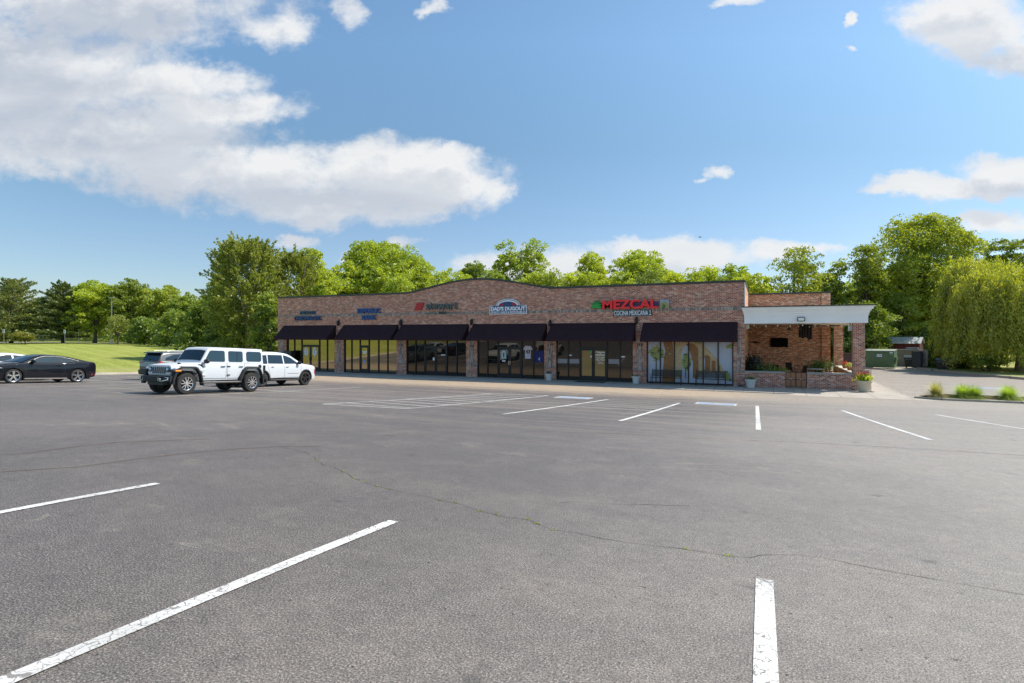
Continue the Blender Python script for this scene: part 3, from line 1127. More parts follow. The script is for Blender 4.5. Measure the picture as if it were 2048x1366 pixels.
# storefronts: mullion columns as seen, door leaf positions
bays = [
    dict(m=[573.5, 589.4, 604, 639.5, 655, 669], door=(604, 639.5, 2), g='GLASS'),
    dict(m=[688, 703.8, 720.5, 738.5, 757.6, 775.8, 793], door=(720.5, 738.5, 1), g='GLASS'),
    dict(m=[813, 832, 850, 894.4, 914, 932], door=(850, 894.4, 2), g='GLASSD'),
    dict(m=[955, 975.6, 996.5, 1043.8, 1067.4, 1088], door=(996.5, 1043.8, 2), g='GLASSD'),
    dict(m=[1113, 1137, 1160, 1214.5, 1240.8, 1265], door=(1160, 1214.5, 2), g='GLASSD'),
    dict(m=[1294, 1321, 1349, 1377.3, 1406.6, 1436.5, 1467], door=None, g='MURAL'),
]
GY = 0.16
for bi, by in enumerate(bays):
    xs_ = [S(q, GY) for q in by['m']]
    xs_[0] = PX[bi][1] + 0.003
    xs_[-1] = PX[bi + 1][0] - 0.003
    sill = 0.10
    fr = MB()
    fr.box(xs_[0], xs_[-1], 0.08, 0.24, 0.0, sill)
    fr.box(xs_[0], xs_[-1], 0.08, 0.24, WT - 0.09, WT - 0.002)
    for k, x in enumerate(xs_):
        if k == 0:
            fr.box(x, x + 0.07, 0.09, 0.23, sill, WT - 0.09)
        elif k == len(xs_) - 1:
            fr.box(x - 0.07, x, 0.09, 0.23, sill, WT - 0.09)
        else:
            fr.box(x - 0.035, x + 0.035, 0.09, 0.23, sill, WT - 0.09)
    f = fr.build('storefront', FRAME, bld)
    gm = {'GLASS': GLASS, 'GLASSD': GLASSD, 'MURAL': GLASSD}[by['g']]
    for k in range(len(xs_) - 1):
        a, b = xs_[k] + 0.0355, xs_[k + 1] - 0.0355
        isdoor = by['door'] and abs(by['m'][k] - by['door'][0]) < 0.1
        if not isdoor:
            mb = MB()
            mb.box(a, b, GY, GY + 0.02, sill, WT - 0.092)
            mb.build('window_pane', gm, f)
        else:
            DT = 2.18
            mb = MB()
            mb.box(a, b, 0.095, 0.225, DT, DT + 0.09)
            mb.build('transom_bar', FRAME, f)
            mb = MB()
            mb.box(a, b, GY, GY + 0.02, DT + 0.091, WT - 0.092)
            mb.build('transom_pane', gm, f)
            n = by['door'][2]
            for q in range(n):
                da = a + (b - a) * q / n + 0.004
                db = a + (b - a) * (q + 1) / n - 0.004
                mb = MB()
                st = 0.10 if n == 2 else 0.13
                mb.box(da, da + st, 0.11, 0.17, 0.102, DT - 0.005)
                mb.box(db - st, db, 0.11, 0.17, 0.102, DT - 0.005)
                mb.box(da + st, db - st, 0.11, 0.17, 0.102, 0.34)
                mb.box(da + st, db - st, 0.11, 0.17, DT - 0.11, DT - 0.005)
                d = mb.build('door', FRAME, f)
                mb = MB()
                mb.box(da + st, db - st, 0.135, 0.15, 0.341, DT - 0.111)
                mb.build('door_pane', GLASSG if bi == 4 else gm, d)
                mb = MB()
                hx = db - st * 0.5 if q == 0 else da + st * 0.5
                mb.tube([(hx, 0.11, 0.95), (hx, 0.05, 0.97), (hx, 0.05, 1.25), (hx, 0.11, 1.27)], 0.014, 6)
                mb.build('handle', BLACKM if bi != 3 else CHROME, d)

# awnings: sloped cloth boxes over each bay
aw_px = [(568, 672), (687.5, 797), (803.5, 937.5), (946.5, 1094), (1103, 1271.5), (1286.5, 1475.5)]
for a_, b_ in aw_px:
    x0, x1 = S(a_), S(b_)
    P = 1.15
    zt, zb = 3.95, 2.86
    prof = [(-0.003, zt), (-P, zb), (-P, zb - 0.16), (-P + 0.02, zb - 0.16), (-P + 0.02, zb - 0.02), (-0.003, zt - 0.05)]
    mb = MB()
    n = 24
    # front cloth with slight sag between ribs
    for i in range(n):
        xa, xb = x0 + (x1 - x0) * i / n, x0 + (x1 - x0) * (i + 1) / n
        sa = 0.015 * math.sin(math.pi * ((i * 0.25) % 1.0))
        sb = 0.015 * math.sin(math.pi * (((i + 1) * 0.25) % 1.0))
        vs = []
        for xx, s_ in ((xa, sa), (xb, sb)):
            vs += [(xx, -0.003, zt), (xx, -P / 2 + s_, (zt + zb) / 2 - s_), (xx, -P, zb), (xx, -P, zb - 0.15), (xx, -P + 0.02, zb - 0.15), (xx, -0.003, zt - 0.04)]
        mb.add(vs, [(0, 1, 7, 6), (1, 2, 8, 7), (2, 3, 9, 8), (3, 4, 10, 9)])
    for xx, fl in ((x0, 0), (x1, 1)):
        q = [(xx, -0.003, zt), (xx, -P, zb), (xx, -P, zb - 0.15), (xx, -0.003, zb - 0.15)]
        mb.add(q, [(0, 1, 2, 3) if fl == 0 else (3, 2, 1, 0)])
    aw = mb.build('awning', AWN, bld)
    mb = MB()
    for i in range(5):
        xx = x0 + 0.05 + (x1 - x0 - 0.1) * i / 4
        mb.tube([(xx, -0.03, zb - 0.1), (xx, -P + 0.04, zb - 0.1)], 0.016, 5)
        mb.tube([(xx, -0.03, zt - 0.1), (xx, -P + 0.05, zb - 0.05)], 0.016, 5)
    mb.tube([(x0 + 0.03, -P + 0.045, zb - 0.1), (x1 - 0.03, -P + 0.045, zb - 0.1)], 0.016, 5)
    mb.build('awning_frame', BLACKM, aw)

# wall lamps on the piers between awnings
ords = ['first from the left', 'second from the left', 'third from the left', 'fourth from the left', 'fifth, nearest the patio']
lampw = ['beside the blue bank sign bay', 'between bank bay and title bay', 'left of the blue sports card sign', 'right of the blue sports card sign', 'under the red restaurant sign']
for i, (px, py) in enumerate([(676.5, 645), (801.5, 644), (943, 643), (1100, 645), (1273, 640)]):
    x = S(px, -0.1)
    z = SZ(px, py, -0.1)
    o = thing('wall_lamp', 'dark curved wall lamp ' + lampw[i] + ', ' + ords[i], 'wall lamp', (x, 0, z), 0, 'wall lamps above the awnings')
    mb = MB()
    mb.box(-0.07, 0.07, -0.05, -0.001, -0.22, 0.2)
    mb.build('back_plate', BLACKM, o, bevel=0.01)
    mb = MB()
    mb.lathe([(0.03, -0.3), (0.09, -0.2), (0.11, -0.05), (0.09, 0.08), (0.04, 0.16)], (0, -0.16, 0.0), 10)
    mb.build('lamp_shade', BLACKM, o, smooth=40)

# security camera dots / small vents on wall
for px, py in [(545 + 13, 645), (1480, 638)]:
    pass

# ---------------------------------------------------------------- signs
BLUE1 = plain('deep_blue_letters', (0.006, 0.055, 0.19), 0.4)
TEAL1 = plain('teal_blue_letters', (0.006, 0.07, 0.13), 0.4)
BLUE2 = plain('bank_blue_letters', (0.003, 0.065, 0.27), 0.4)
GREY1 = plain('slate_grey_letters', (0.075, 0.10, 0.105), 0.4)
RED1 = plain('red_sign_face', (0.88, 0.012, 0.016), 0.35)
RED2 = plain('red_bars', (0.42, 0.008, 0.02), 0.4)
NAVY = plain('navy_sign_panel', (0.010, 0.045, 0.16), 0.4)
WHITEL = plain('white_lettering', (0.80, 0.84, 0.90), 0.5, var=0.02)
GREENL = plain('green_emblem', (0.01, 0.33, 0.045), 0.4)
TEALD = plain('dark_teal_panel', (0.018, 0.06, 0.085), 0.4)


def sgn(name, label, px0, px1, py0, py1, y):
    xm = (S(px0, y) + S(px1, y)) / 2
    o = thing(name, label, 'sign', (xm, 0, SZ((px0 + px1) / 2, py1, y)))
    return o


def tx(o, body, px0, px1, py0, py1, m, y=-0.02, depth=0.12, bold=0.02, name='lettering'):
    pm = (px0 + px1) / 2
    x0, x1 = S(px0, y - depth), S(px1, y - depth)
    z1, z0 = SZ(pm, py0, y - depth), SZ(pm, py1, y - depth)
    lx, ly, lz = o.location
    return text_part(name, body, x0 - lx, x1 - lx, z0 - lz, z1 - lz, y - ly, depth, m, o, bold)


s1 = sgn('shop_sign', 'deep blue two-line clinic letters at the left end of the brick wall', 588, 641, 621, 642, 0)
tx(s1, 'PRECISION', 599.5, 629, 622, 628.3, TEAL1, bold=0.03)
tx(s1, 'CHIROPRACTIC', 588.5, 641, 632.3, 641, BLUE1, bold=0.03)
s2 = sgn('shop_sign', 'bright blue bank letters stacked in two lines over the second awning', 714, 760, 616, 640, 0)
tx(s2, 'REPUBLIC', 714, 760, 616.5, 626.5, BLUE2, bold=0.035)
tx(s2, 'BANK', 723, 750.5, 630.3, 639.5, BLUE2, bold=0.035)
s3 = sgn('shop_sign', 'slate grey lowercase letters with three slanted red bars over the third awning', 828, 915, 605, 629, 0)
tx(s3, 'stewart', 851, 914.5, 605.3, 619, GREY1, bold=0.015, depth=0.14)
tx(s3, 'TITLE', 876, 891, 622.8, 628.0, GREY1, bold=0.03)
lx, ly, lz = s3.location
for k in range(3):
    mb = MB()
    a = 828.0 + k * 4.8
    b = a + 5.0
    zt_, zb_ = SZ(838, 605.5, -0.12) - lz, SZ(838, 620.5, -0.12) - lz
    q = [(S(a, -.12) - lx, zb_), (S(b, -.12) - lx - 0.03, zb_), (S(b + 5.2, -.12) - lx - 0.03, zt_), (S(a + 5.2, -.12) - lx, zt_)]
    mb.prism_y(q, -0.12 - ly, -0.02 - ly)
    mb.build('slanted_bar', RED2, s3)
for a, b in ((850, 874), (893, 914)):
    mb = MB()
    mb.box(S(a, 0) - lx, S(b, 0) - lx, -0.05, -0.024, SZ(880, 626.2, 0) - lz - 0.03, SZ(880, 626.2, 0) - lz + 0.04)
    mb.build('underline', GREY1, s3)

s4 = sgn('shop_sign', "navy card-shop sign panel with white arch over a long white-edged rectangle", 979, 1053, 598, 628, 0)
lx, ly, lz = s4.location
x0, x1 = S(979.2, -.1) - lx, S(1052.8, -.1) - lx
zb_, zm_ = SZ(1016, 628.3, -.1) - lz, SZ(1016, 610.8, -.1) - lz
zt_ = SZ(1016, 597.5, -.1) - lz
xc = (S(992.5, -.1) + S(1038.8, -.1)) / 2 - lx
ra = (S(1038.8, -.1) - S(992.5, -.1)) / 2


def dome(rx, rz, e, n=28):
    return [(xc + rx * math.cos(math.pi * i / n), zm_ + e + rz * math.sin(math.pi * i / n)) for i in range(n + 1)]


rz_ = zt_ - zm_
mb = MB()
mb.prism_y([(x0, zb_), (x1, zb_), (x1, zm_)] + dome(ra, rz_, 0) + [(x0, zm_)], -0.10, -0.02)
mb.build('white_edge_panel', WHITEL, s4)
mb = MB()
e = 0.045
mb.prism_y([(x0 + e, zb_ + e), (x1 - e, zb_ + e), (x1 - e, zm_ - e)] + dome(ra - e, rz_ - e, -e * 0.2) + [(x0 + e, zm_ - e)], -0.106, -0.1005)
mb.build('navy_panel', NAVY, s4)
mb = MB()
for i in range(28):
    a0, a1 = math.pi * i / 28, math.pi * (i + 1) / 28
    q = [(xc + (ra - e2) * math.cos(a), zm_ - 0.01 + (rz_ - e2) * math.sin(a)) for e2, a in ((0.09, a0), (0.09, a1), (0.19, a1), (0.19, a0))]
    mb.prism_y(q, -0.112, -0.1065)
mb.build('white_arch', WHITEL, s4)
for sx in (-1, 1):
    mb = MB()
    xx = xc + sx * ra * 0.58
    mb.prism_y([(xx - 0.22, zm_ + 0.02), (xx + 0.2, zm_ + 0.0), (xx + 0.06, zm_ + 0.24), (xx - 0.06 * sx, zm_ + 0.30)], -0.111, -0.1065)
    mb.build('red_emblem', RED2, s4)
tx(s4, "DAD'S DUGOUT", 981.5, 1050.5, 613.0, 621.3, WHITEL, y=-0.107, depth=0.02, bold=0.045)
tx(s4, "SPORTS CARDS & MEMORABILIA", 981.5, 1050.5, 622.3, 626.3, WHITEL, y=-0.107, depth=0.015, bold=0.02)

s5 = sgn('shop_sign', 'large red restaurant letters with green agave leaf and small aqueduct picture', 1184, 1338, 599, 632, 0)
tx(s5, 'MEZCAL', 1204.5, 1315.5, 599.0, 617.5, RED1, y=-0.04, depth=0.2, bold=0.035)
lx, ly, lz = s5.location
mb = MB()
mb.box(S(1196, 0) - lx, S(1318, 0) - lx, -0.04, -0.024, SZ(1256, 614.5, 0) - lz, SZ(1256, 604, 0) - lz)
mb.build('backer_rail', plain('dark_purple_rail', (0.07, 0.035, 0.11), 0.5), s5)
cx_, cz_ = S(1193, -.15) - lx, SZ(1193, 616, -.15) - lz
mb = MB()
rr = random.Random(2)
for i in range(11):
    a = R(2 + 176 * i / 10)
    L = (0.44 + 0.10 * math.sin(a)) * (1.0 if i % 2 == 0 else 0.86)
    w_ = 0.032
    mb.cur = 0
    mb.prism_y([(cx_ - math.sin(a) * w_, cz_ + math.cos(a) * w_ + 0.02), (cx_ + math.sin(a) * w_, cz_ - math.cos(a) * w_ + 0.02),
                (cx_ + math.cos(a) * L * .7 + math.sin(a) * w_ * 1.1, cz_ + math.sin(a) * L * .7 - math.cos(a) * w_),
                (cx_ + math.cos(a) * L, cz_ + math.sin(a) * L),
                (cx_ + math.cos(a) * L * .7 - math.sin(a) * w_ * 1.1, cz_ + math.sin(a) * L * .7 + math.cos(a) * w_)], -0.16 - 0.002 * i, -0.04)
mb.build('agave_emblem', GREENL, s5)
q0, q1 = S(1320, -.12) - lx, S(1338, -.12) - lx
zq0, zq1 = SZ(1329, 617, -.12) - lz, SZ(1329, 599.5, -.12) - lz
mb = MB()
mb.cur = 0
mb.box(q0, q1, -0.12, -0.03, zq0, zq1)
mb.cur = 1
zz = zq0 + (zq1 - zq0) * 0.62
mb.prism_y([(q0, zq0), (q1, zq0), (q1, zz - 0.1), (q0 + (q1 - q0) * .7, zz + .1), (q0 + (q1 - q0) * .35, zz + 0.12), (q0, zz - 0.05)], -0.124, -0.1205)
mb.cur = 2
mb.prism_y([(q0 + .12, zq0), (q0 + .32, zq0), (q0 + .36, zz - .12), (q0 + .2, zz - .05)], -0.128, -0.1245)
mb.build('picture_panel', [plain('mural_sky_small', (0.30, 0.38, 0.50), 0.6), plain('mural_stone_small', (0.30, 0.30, 0.12), 0.6, var=0.4), plain('mural_tree_small', (0.10, 0.12, 0.05), 0.6)], s5)
tx(s5, 'COCINA MEXICANA 2', 1228.3, 1301.8, 621, 630.6, WHITEL, y=-0.066, depth=0.02, bold=0.01)
mb = MB()
mb.box(S(1227, -.06) - lx, S(1303.5, -.06) - lx, -0.065, -0.024, SZ(1265, 632, -.06) - lz, SZ(1265, 619.6, -.06) - lz)
mb.build('sign_panel', TEALD, s5)

# house numbers on the piers
for (px, py, tx_) in [(803, 690, '106'), (943.5, 692, '108'), (1101, 690, '110'), (1280, 690, '112')]:
    x = S(px, -.03)
    z = SZ(px, py, -.03)
    text_part('pier_number', tx_, x - 0.17, x + 0.17, z - 0.09, z + 0.09, -0.021, 0.012, BLACKM, bld, 0.01)

# ---------------------------------------------------------------- window contents
# aqueduct mural printed on the restaurant windows (flat film behind the mullions)
a, b = S(1294, GY) + 0.04, S(1467, GY) - 0.04
z0m, z1m = 0.103, WT - 0.095
W_, H_ = b - a, z1m - z0m
# keep mural coordinates in fractions of the zoomed photo crop: u 165..1338, v 700(top)..1290(bottom)


def mu(u, v):
    return (a + (u - 165) / (1338 - 165) * W_, z0m + (1290 - v) / 590 * H_)


def clipz(P):
    return [(min(max(x, a + 0.002), b - 0.002), min(max(z, z0m + 0.002), z1m - 0.002)) for x, z in P]


MSKY = plain('mural_sky', (0.42, 0.45, 0.54), 0.5, var=0.10, scale=0.8)
MSTONE = plain('mural_pale_stone', (0.47, 0.35, 0.20), 0.55, var=0.55, scale=9)
MSTONE2 = plain('mural_shaded_stone', (0.26, 0.115, 0.035), 0.55, var=0.6, scale=9)
MTREE = plain('mural_foliage', (0.24, 0.28, 0.08), 0.6, var=0.8, scale=10)
MTREE2 = plain('mural_dark_foliage', (0.08, 0.09, 0.04), 0.6, var=0.4, scale=6)
mb = MB()
layer = [0]


def poly(P, m):
    layer[0] += 1
    mb.cur = m
    y0 = GY - 0.002 - 0.00035 * layer[0]
    q = clipz([mu(*p) for p in P])
    n = len(q)
    ar = sum(q[i][0] * q[(i + 1) % n][1] - q[(i + 1) % n][0] * q[i][1] for i in range(n))
    if ar < 0:
        q = q[::-1]
    mb.add([(x, y0, z) for x, z in q], [tuple(range(n))])


def arch(cx, base, w, top, n=12):
    return [(cx - w / 2, base)] + [(cx - w / 2 * math.cos(math.pi * i / n), (top + w * 0.55) - w * 0.55 * math.sin(math.pi * i / n)) for i in range(n + 1)] + [(cx + w / 2, base)]


def blob(cx, cy, rx, ry, seed, n=34):
    r_ = random.Random(seed)
    return [(cx + rx * math.cos(2 * math.pi * i / n) * r_.uniform(.75, 1.1), cy + ry * math.sin(2 * math.pi * i / n) * r_.uniform(.75, 1.1)) for i in range(n)]


poly([(160, 695), (1345, 695), (1345, 1295), (160, 1295)], 0)
# aqueduct mass receding to the right
poly([(500, 695), (860, 695), (1000, 810), (1140, 960), (1230, 1110), (1240, 1170), (1150, 1150), (900, 1180), (800, 1290), (540, 1290)], 1)
poly([(385, 695), (510, 695), (535, 820), (540, 1290), (375, 1290), (400, 960), (420, 860)], 2)
poly([(545, 940), (660, 985), (655, 1290), (548, 1290)], 1)
poly(arch(770, 1290, 225, 745), 2)
poly([(650, 1290), (650, 900), (670, 800), (700, 765), (740, 790), (770, 880), (805, 1000), (805, 1290)], 0)
poly(arch(995, 1120, 95, 905), 2)
poly([(948, 1110), (950, 960), (965, 930), (975, 1000), (965, 1110)], 0)
poly(arch(1085, 1130, 55, 975), 2)
poly(arch(1155, 1130, 30, 1040), 2)
poly(blob(300, 890, 115, 95, 1), 3)
poly(blob(720, 1010, 62, 110, 2), 3)
r9 = random.Random(77)
for (tx_, ty_, ex, ey, nq) in ((300, 890, 125, 105, 34), (720, 1010, 66, 120, 26), (1300, 790, 50, 26, 8), (880, 725, 44, 20, 7), (1260, 1190, 60, 60, 14)):
    for q_ in range(nq):
        an_, rd_ = r9.uniform(0, 6.28), r9.uniform(.15, 1.05)
        poly(blob(tx_ + ex * rd_ * math.cos(an_), ty_ + ey * rd_ * math.sin(an_), r9.uniform(12, 30), r9.uniform(8, 22), 100 + q_, 9), r9.choice((3, 3, 4, 5)))
for q_ in range(40):
    xx_ = r9.uniform(385, 900)
    yy__ = r9.uniform(720, 1280)
    if (xx_ < 535) or (xx_ > 840 and yy__ > 760):
        poly([(xx_, yy__), (xx_ + r9.uniform(14, 40), yy__ + 2), (xx_ + r9.uniform(14, 40), yy__ + r9.uniform(8, 16)), (xx_, yy__ + 9)], r9.choice((1, 2, 4)))
poly([(285, 960), (300, 960), (295, 1290), (280, 1290)], 4)
poly([(700, 1080), (712, 1080), (712, 1290), (700, 1290)], 4)
poly(blob(1300, 790, 50, 26, 4, 20), 3)
poly(blob(890, 725, 38, 18, 5, 20), 3)
poly(blob(1255, 1190, 55, 60, 6), 3)
poly([(560, 1240), (900, 1225), (1338, 1262), (1338, 1290), (560, 1290)], 0)
poly([(548, 935), (665, 975), (665, 992), (548, 955)], 1)
mur = mb.build('window_mural', [MSKY, MSTONE, MSTONE2, MTREE, MTREE2, plain('mural_yellow_leaf', (0.34, 0.33, 0.10), 0.6)], bld)
mur['label'] = 'printed stone aqueduct and tree picture on the window film'

# leaf decals on the clinic doors
DECW = plain('white_decal', (0.72, 0.76, 0.85), 0.5)
for k, px in enumerate((612.5, 629.3)):
    x = S(px, 0.13)
    zc = (SZ(px, 695, 0.13) + SZ(px, 711, 0.13)) / 2
    hh = 0.36
    pts = []
    for i in range(24):
        an = 2 * math.pi * i / 24
        pts.append((x + 0.21 * math.sin(an) * (1 - 0.18 * math.cos(an)), zc + hh * math.cos(an)))
    mb = MB()
    mb.cur = 0
    mb.prism_y(pts, 0.120, 0.134)
    mb.box(x - 0.015, x + 0.015, 0.120, 0.134, zc - hh - 0.16, zc - hh + 0.005)
    mb.cur = 1
    mb.box(x - 0.012, x + 0.012, 0.116, 0.1195, zc - hh + 0.04, zc + hh * 0.6)
    for q in (-0.15, 0.0, 0.14):
        for sx in (-1, 1):
            mb.prism_y([(x, zc + q - 0.012), (x + sx * 0.14, zc + q + 0.10), (x + sx * 0.14, zc + q + 0.125), (x, zc + q + 0.014)], 0.1162, 0.1193)
    mb.build('leaf_decal', [DECW, plain('decal_vein', (0.12, 0.18, 0.28), 0.6)], bld)

# papers and stickers on doors
def paper(px, py, w_, h_, col, nm='door_notice', txt=None, y=0.128):
    x, z = S(px, y), SZ(px, py, y)
    mb = MB()
    mb.box(x - w_ / 2, x + w_ / 2, y, y + 0.006, z - h_ / 2, z + h_ / 2)
    o = mb.build(nm, plain('paper_' + '_'.join(str(int(c * 100)) for c in col), col, 0.7), bld)
    if txt:
        text_part('notice_text', txt, -w_ * .42 + x, w_ * .42 + x, z - h_ * .3, z + h_ * .3, y - 0.0005, 0.002, plain('ink', (0.03, 0.03, 0.04), 0.7), o)
    return o


GYF = 0.152
paper(729.3, 703.5, 0.5, 0.10, (0.75, 0.78, 0.85), 'door_notice')
paper(729.3, 706.5, 0.28, 0.12, (0.75, 0.78, 0.85), 'door_notice')
paper(729.0, 723.5, 0.24, 0.18, (0.25, 0.38, 0.80), 'door_notice')
paper(868, 718, 0.22, 0.22, (0.78, 0.80, 0.85), 'door_notice')
paper(887, 710, 0.42, 0.09, (0.65, 0.68, 0.75), 'door_notice')
paper(1007.5, 722, 0.26, 0.09, (0.78, 0.82, 0.95), 'door_notice')
paper(1141, 710.5, 0.20, 0.07, (0.75, 0.76, 0.80), 'window_notice', y=GYF)
paper(1246, 713.5, 0.22, 0.09, (0.75, 0.76, 0.80), 'window_notice', y=GYF)
paper(1182.5, 704.0, 0.13, 0.20, (0.03, 0.45, 0.20), 'green_sticker')
paper(1182.5, 713.0, 0.12, 0.12, (0.80, 0.80, 0.88), 'door_notice')
for (p0, p1, q) in ((1114.5, 1134.5, 722), (1138.5, 1158.5, 722.5), (1217, 1238.5, 723)):
    x0, x1 = S(p0, GYF), S(p1, GYF)
    zc = SZ(p0, q, GYF)
    mb = MB()
    mb.box(x0, x1, GYF, GYF + 0.006, zc - 0.15, zc + 0.16)
    mb.build('frosted_band', plain('frosted_film', (0.27, 0.255, 0.27), 0.5), bld)
# opening-hours lettering on the restaurant door
xx0, xx1 = S(1191.3, .128), S(1210.5, .128)
for (py, body, wf, hh) in [(704.3, 'Welcome', 0.9, 0.10), (707.2, 'to', 0.15, 0.06), (710.0, 'MEZCAL', 0.98, 0.11), (714.5, 'MONDAY - THURSDAY', 1.0, 0.05), (716.5, '11:00 AM - 10:00 PM', .7, 0.05),
                           (719.0, 'FRIDAY - SATURDAY', .95, 0.05), (721.2, '11:00 AM - 11:00 PM', .8, 0.05), (724.6, 'SUNDAY', .4, 0.05), (726.8, '11:00 AM - 9:00 PM', .65, 0.05), (729.5, '(615) 790-0000', .9, .06)][:9]:
    z = SZ(1201, py, .128)
    xm = (xx0 + xx1) / 2
    hw = (xx1 - xx0) / 2 * wf
    text_part('door_lettering', body, xm - hw, xm + hw, z - hh / 2, z + hh / 2, 0.1345, 0.004, WHITEL, bld, 0.03)

# framed jersey with number and sports pennants behind the card-shop glass (hung just proud of it)
x, z = S(1056, .15), SZ(1056, 704, .15)
jr = thing('sports_jersey', 'white sports jersey numbered 43 hanging in the card shop window', 'jersey', (x, 0.13, z))
mb = MB()
mb.prism_y([(-.22, -.48), (.22, -.48), (.22, .20), (.30, .12), (.36, .22), (.22, .42), (.10, .46), (0, .40), (-.10, .46), (-.22, .42), (-.36, .22), (-.30, .12), (-.22, .20)], 0.0, 0.02)
mb.build('cloth', plain('jersey_white', (0.50, 0.48, 0.56), 0.8), jr)
text_part('number', '43', -0.17, 0.17, -0.12, 0.16, -0.002, 0.004, plain('jersey_dark_red', (0.10, 0.02, 0.03), 0.7), jr, 0.05)
mb = MB()
mb.tube([(-.1, .01, .45), (0, .01, .55), (.1, .01, .45)], 0.012, 5)
mb.build('hanger', STEEL, jr)
x, z = S(1007.5, .12), SZ(1007.5, 709, .12)
jr2 = thing('framed_poster', 'small pale poster with teal border on the card shop door', 'poster', (x, 0.115, z))
mb = MB()
mb.prism_y([(-.22, -.33), (.22, -.33), (.22, .2), (.1, .34), (-.1, .34), (-.22, .2)], 0.0, 0.012)
mb.build('border', plain('poster_teal', (0.20, 0.36, 0.40), 0.6), jr2)
mb = MB()
mb.prism_y([(-.15, -.27), (.15, -.27), (.15, .15), (.06, .27), (-.06, .27), (-.15, .15)], -0.006, -0.0005)
mb.build('picture', plain('poster_pale', (0.50, 0.56, 0.60), 0.6), jr2)
mb = MB()
mb.prism_y([(-.05, -.2), (.05, -.2), (.06, .14), (-.07, .12)], -0.011, -0.0065)
mb.build('dark_figure', plain('poster_dark', (0.05, 0.09, 0.12), 0.6), jr2)
x, z = S(1078, .15), SZ(1078, 715, .15)
bn = thing('blue_banner', 'deep blue sports banner low in the card shop window', 'banner', (x, 0.135, z))
mb = MB()
mb.box(-.36, .36, 0, .012, -.35, .48)
mb.build('cloth', plain('royal_blue_cloth', (0.012, 0.014, 0.12), 0.7), bn)
text_part('number', '4', -0.06, 0.09, -0.22, 0.02, -0.001, 0.004, plain('pale_blue_ink', (0.40, 0.45, 0.75), 0.7), bn, 0.02)
# dark mailbox cabinet behind first window + light in the window
x = S(581, -0.2)
mb = MB()
kb = thing('cabinet', 'black metal cabinet standing before the clinic window', 'cabinet', (S(580, -.35), -0.35, 0))
mb.box(-.34, .34, -.22, .22, 0, 1.75)
mb.build('body', DARK, kb, bevel=0.02)
mb = MB()
mb.box(-.28, .28, -.228, -.221, 0.9, 1.62)
mb.build('door', plain('cabinet_door', (0.03, 0.03, 0.034), 0.4), kb)
# grey electrical cabinets left of the building
for k, (pa, pb_, pt, yy_) in enumerate([(549.5, 562.5, 704, 1.0), (563.5, 571.0, 705.5, 0.0)]):
    x0_, x1_ = (S(pa, -.8), S(pb_, -.8))
    z1_ = SZ(pa, pt, -.8)
    c = thing('electrical_cabinet', ['wide pale grey electrical cabinet beyond the left corner pier', 'narrow blue-grey electrical box against the left corner pier'][k], 'utility box', ((x0_ + x1_) / 2, -.5, 0))
    mb = MB()
    hw = (x1_ - x0_) / 2
    mb.box(-hw, hw, -.3, .3, 0, z1_)
    mb.build('body', plain('utility_grey_%d' % k, ((0.20, 0.23, 0.23), (0.13, 0.17, 0.20))[k], 0.6), c, bevel=0.02)
    mb = MB()
    mb.box(-hw + .08, hw - .08, -.312, -.3015, 0.3, z1_ - .12)
    mb.build('door', plain('utility_door_%d' % k, ((0.23, 0.26, 0.26), (0.16, 0.20, 0.23))[k], 0.6), c)

# ---------------------------------------------------------------- patio
pat = thing('patio_pavilion', 'covered brick dining patio with white cornice at the plaza end', 'pavilion')
# fascia with stepped cornice, front and side
PXE = 6.42


def fascia(mb, y0, y1, x0, x1):
    mb.box(x0, x1, y0, y1, 3.83, 4.28)


mb = MB()
steps = [(3.83, 4.26, 0.0), (4.262, 4.40, 0.035), (4.402, 4.52, 0.08), (4.522, 4.62, 0.14), (4.622, 4.74, 0.23), (4.742, 4.80, 0.30)]
for z0_, z1_, e in steps:
    mb.box(-0.02 - e * 0.5, PXE + e, -0.10 - e, 0.30, z0_, z1_)
    mb.box(PXE - 0.36, PXE + e, 0.30, 9.75, z0_, z1_)
mb.build('cornice', WHITEW, pat)
mb = MB()
mb.box(-0.20, PXE + 0.36, -0.46, 0.34, 4.802, 4.86)
mb.box(PXE - 0.4, PXE + 0.36, 0.34, 9.9, 4.802, 4.86)
mb.build('metal_drip_edge', CAP, pat)
mb = MB()
mb.box(0.002, PXE - 0.362, 0.302, 10.0, 4.70, 4.80)
mb.build('canopy_roof', MEMB, pat)
mb = MB()
mb.box(0.002, PXE - 0.362, 0.302, 10.0, 3.86, 3.90)
mb.build('canopy_ceiling', CEIL, pat)
c0, c1 = S(1706.5), S(1730)
mb = MB()
mb.box(c0, c1, 0.0, 0.55, 0.0, 3.828)
mb.build('front_column', BRICK, pat)
mb = MB()
mb.box(5.70, 6.28, 9.2, 9.75, 0.0, 3.828)
mb.build('rear_column', BRICK_P, pat)
# low walls with stone caps
gx0, gx1 = S(1570), S(1614.5)
for nm, (xa, xb) in (('low_wall', (0.003, gx0)), ('low_wall', (gx1, c0 - 0.003))):
    mb = MB()
    mb.box(xa, xb, 0.02, 0.32, 0, 0.86)
    lw = mb.build(nm, BRICK, pat)
    mb = MB()
    mb.box(xa - 0.0, xb + 0.0, -0.03, 0.37, 0.862, 0.95)
    mb.build('stone_cap', STONE, lw)
mb = MB()
mb.box(5.78, 6.12, 0.553, 9.19, 0, 0.86)
lw = mb.build('low_wall', BRICK_P, pat)
mb = MB()
mb.box(5.72, 6.2, 0.553, 9.19, 0.862, 0.95)
mb.build('stone_cap', plain('sunlit_stone_cap', (0.55, 0.50, 0.42), 0.8), lw)  # paler than the front caps: sunlight put into the stone colour
mb = MB()
mb.box(0.003, 6.44, 0.372, 10.0, -0.3, 0.03)
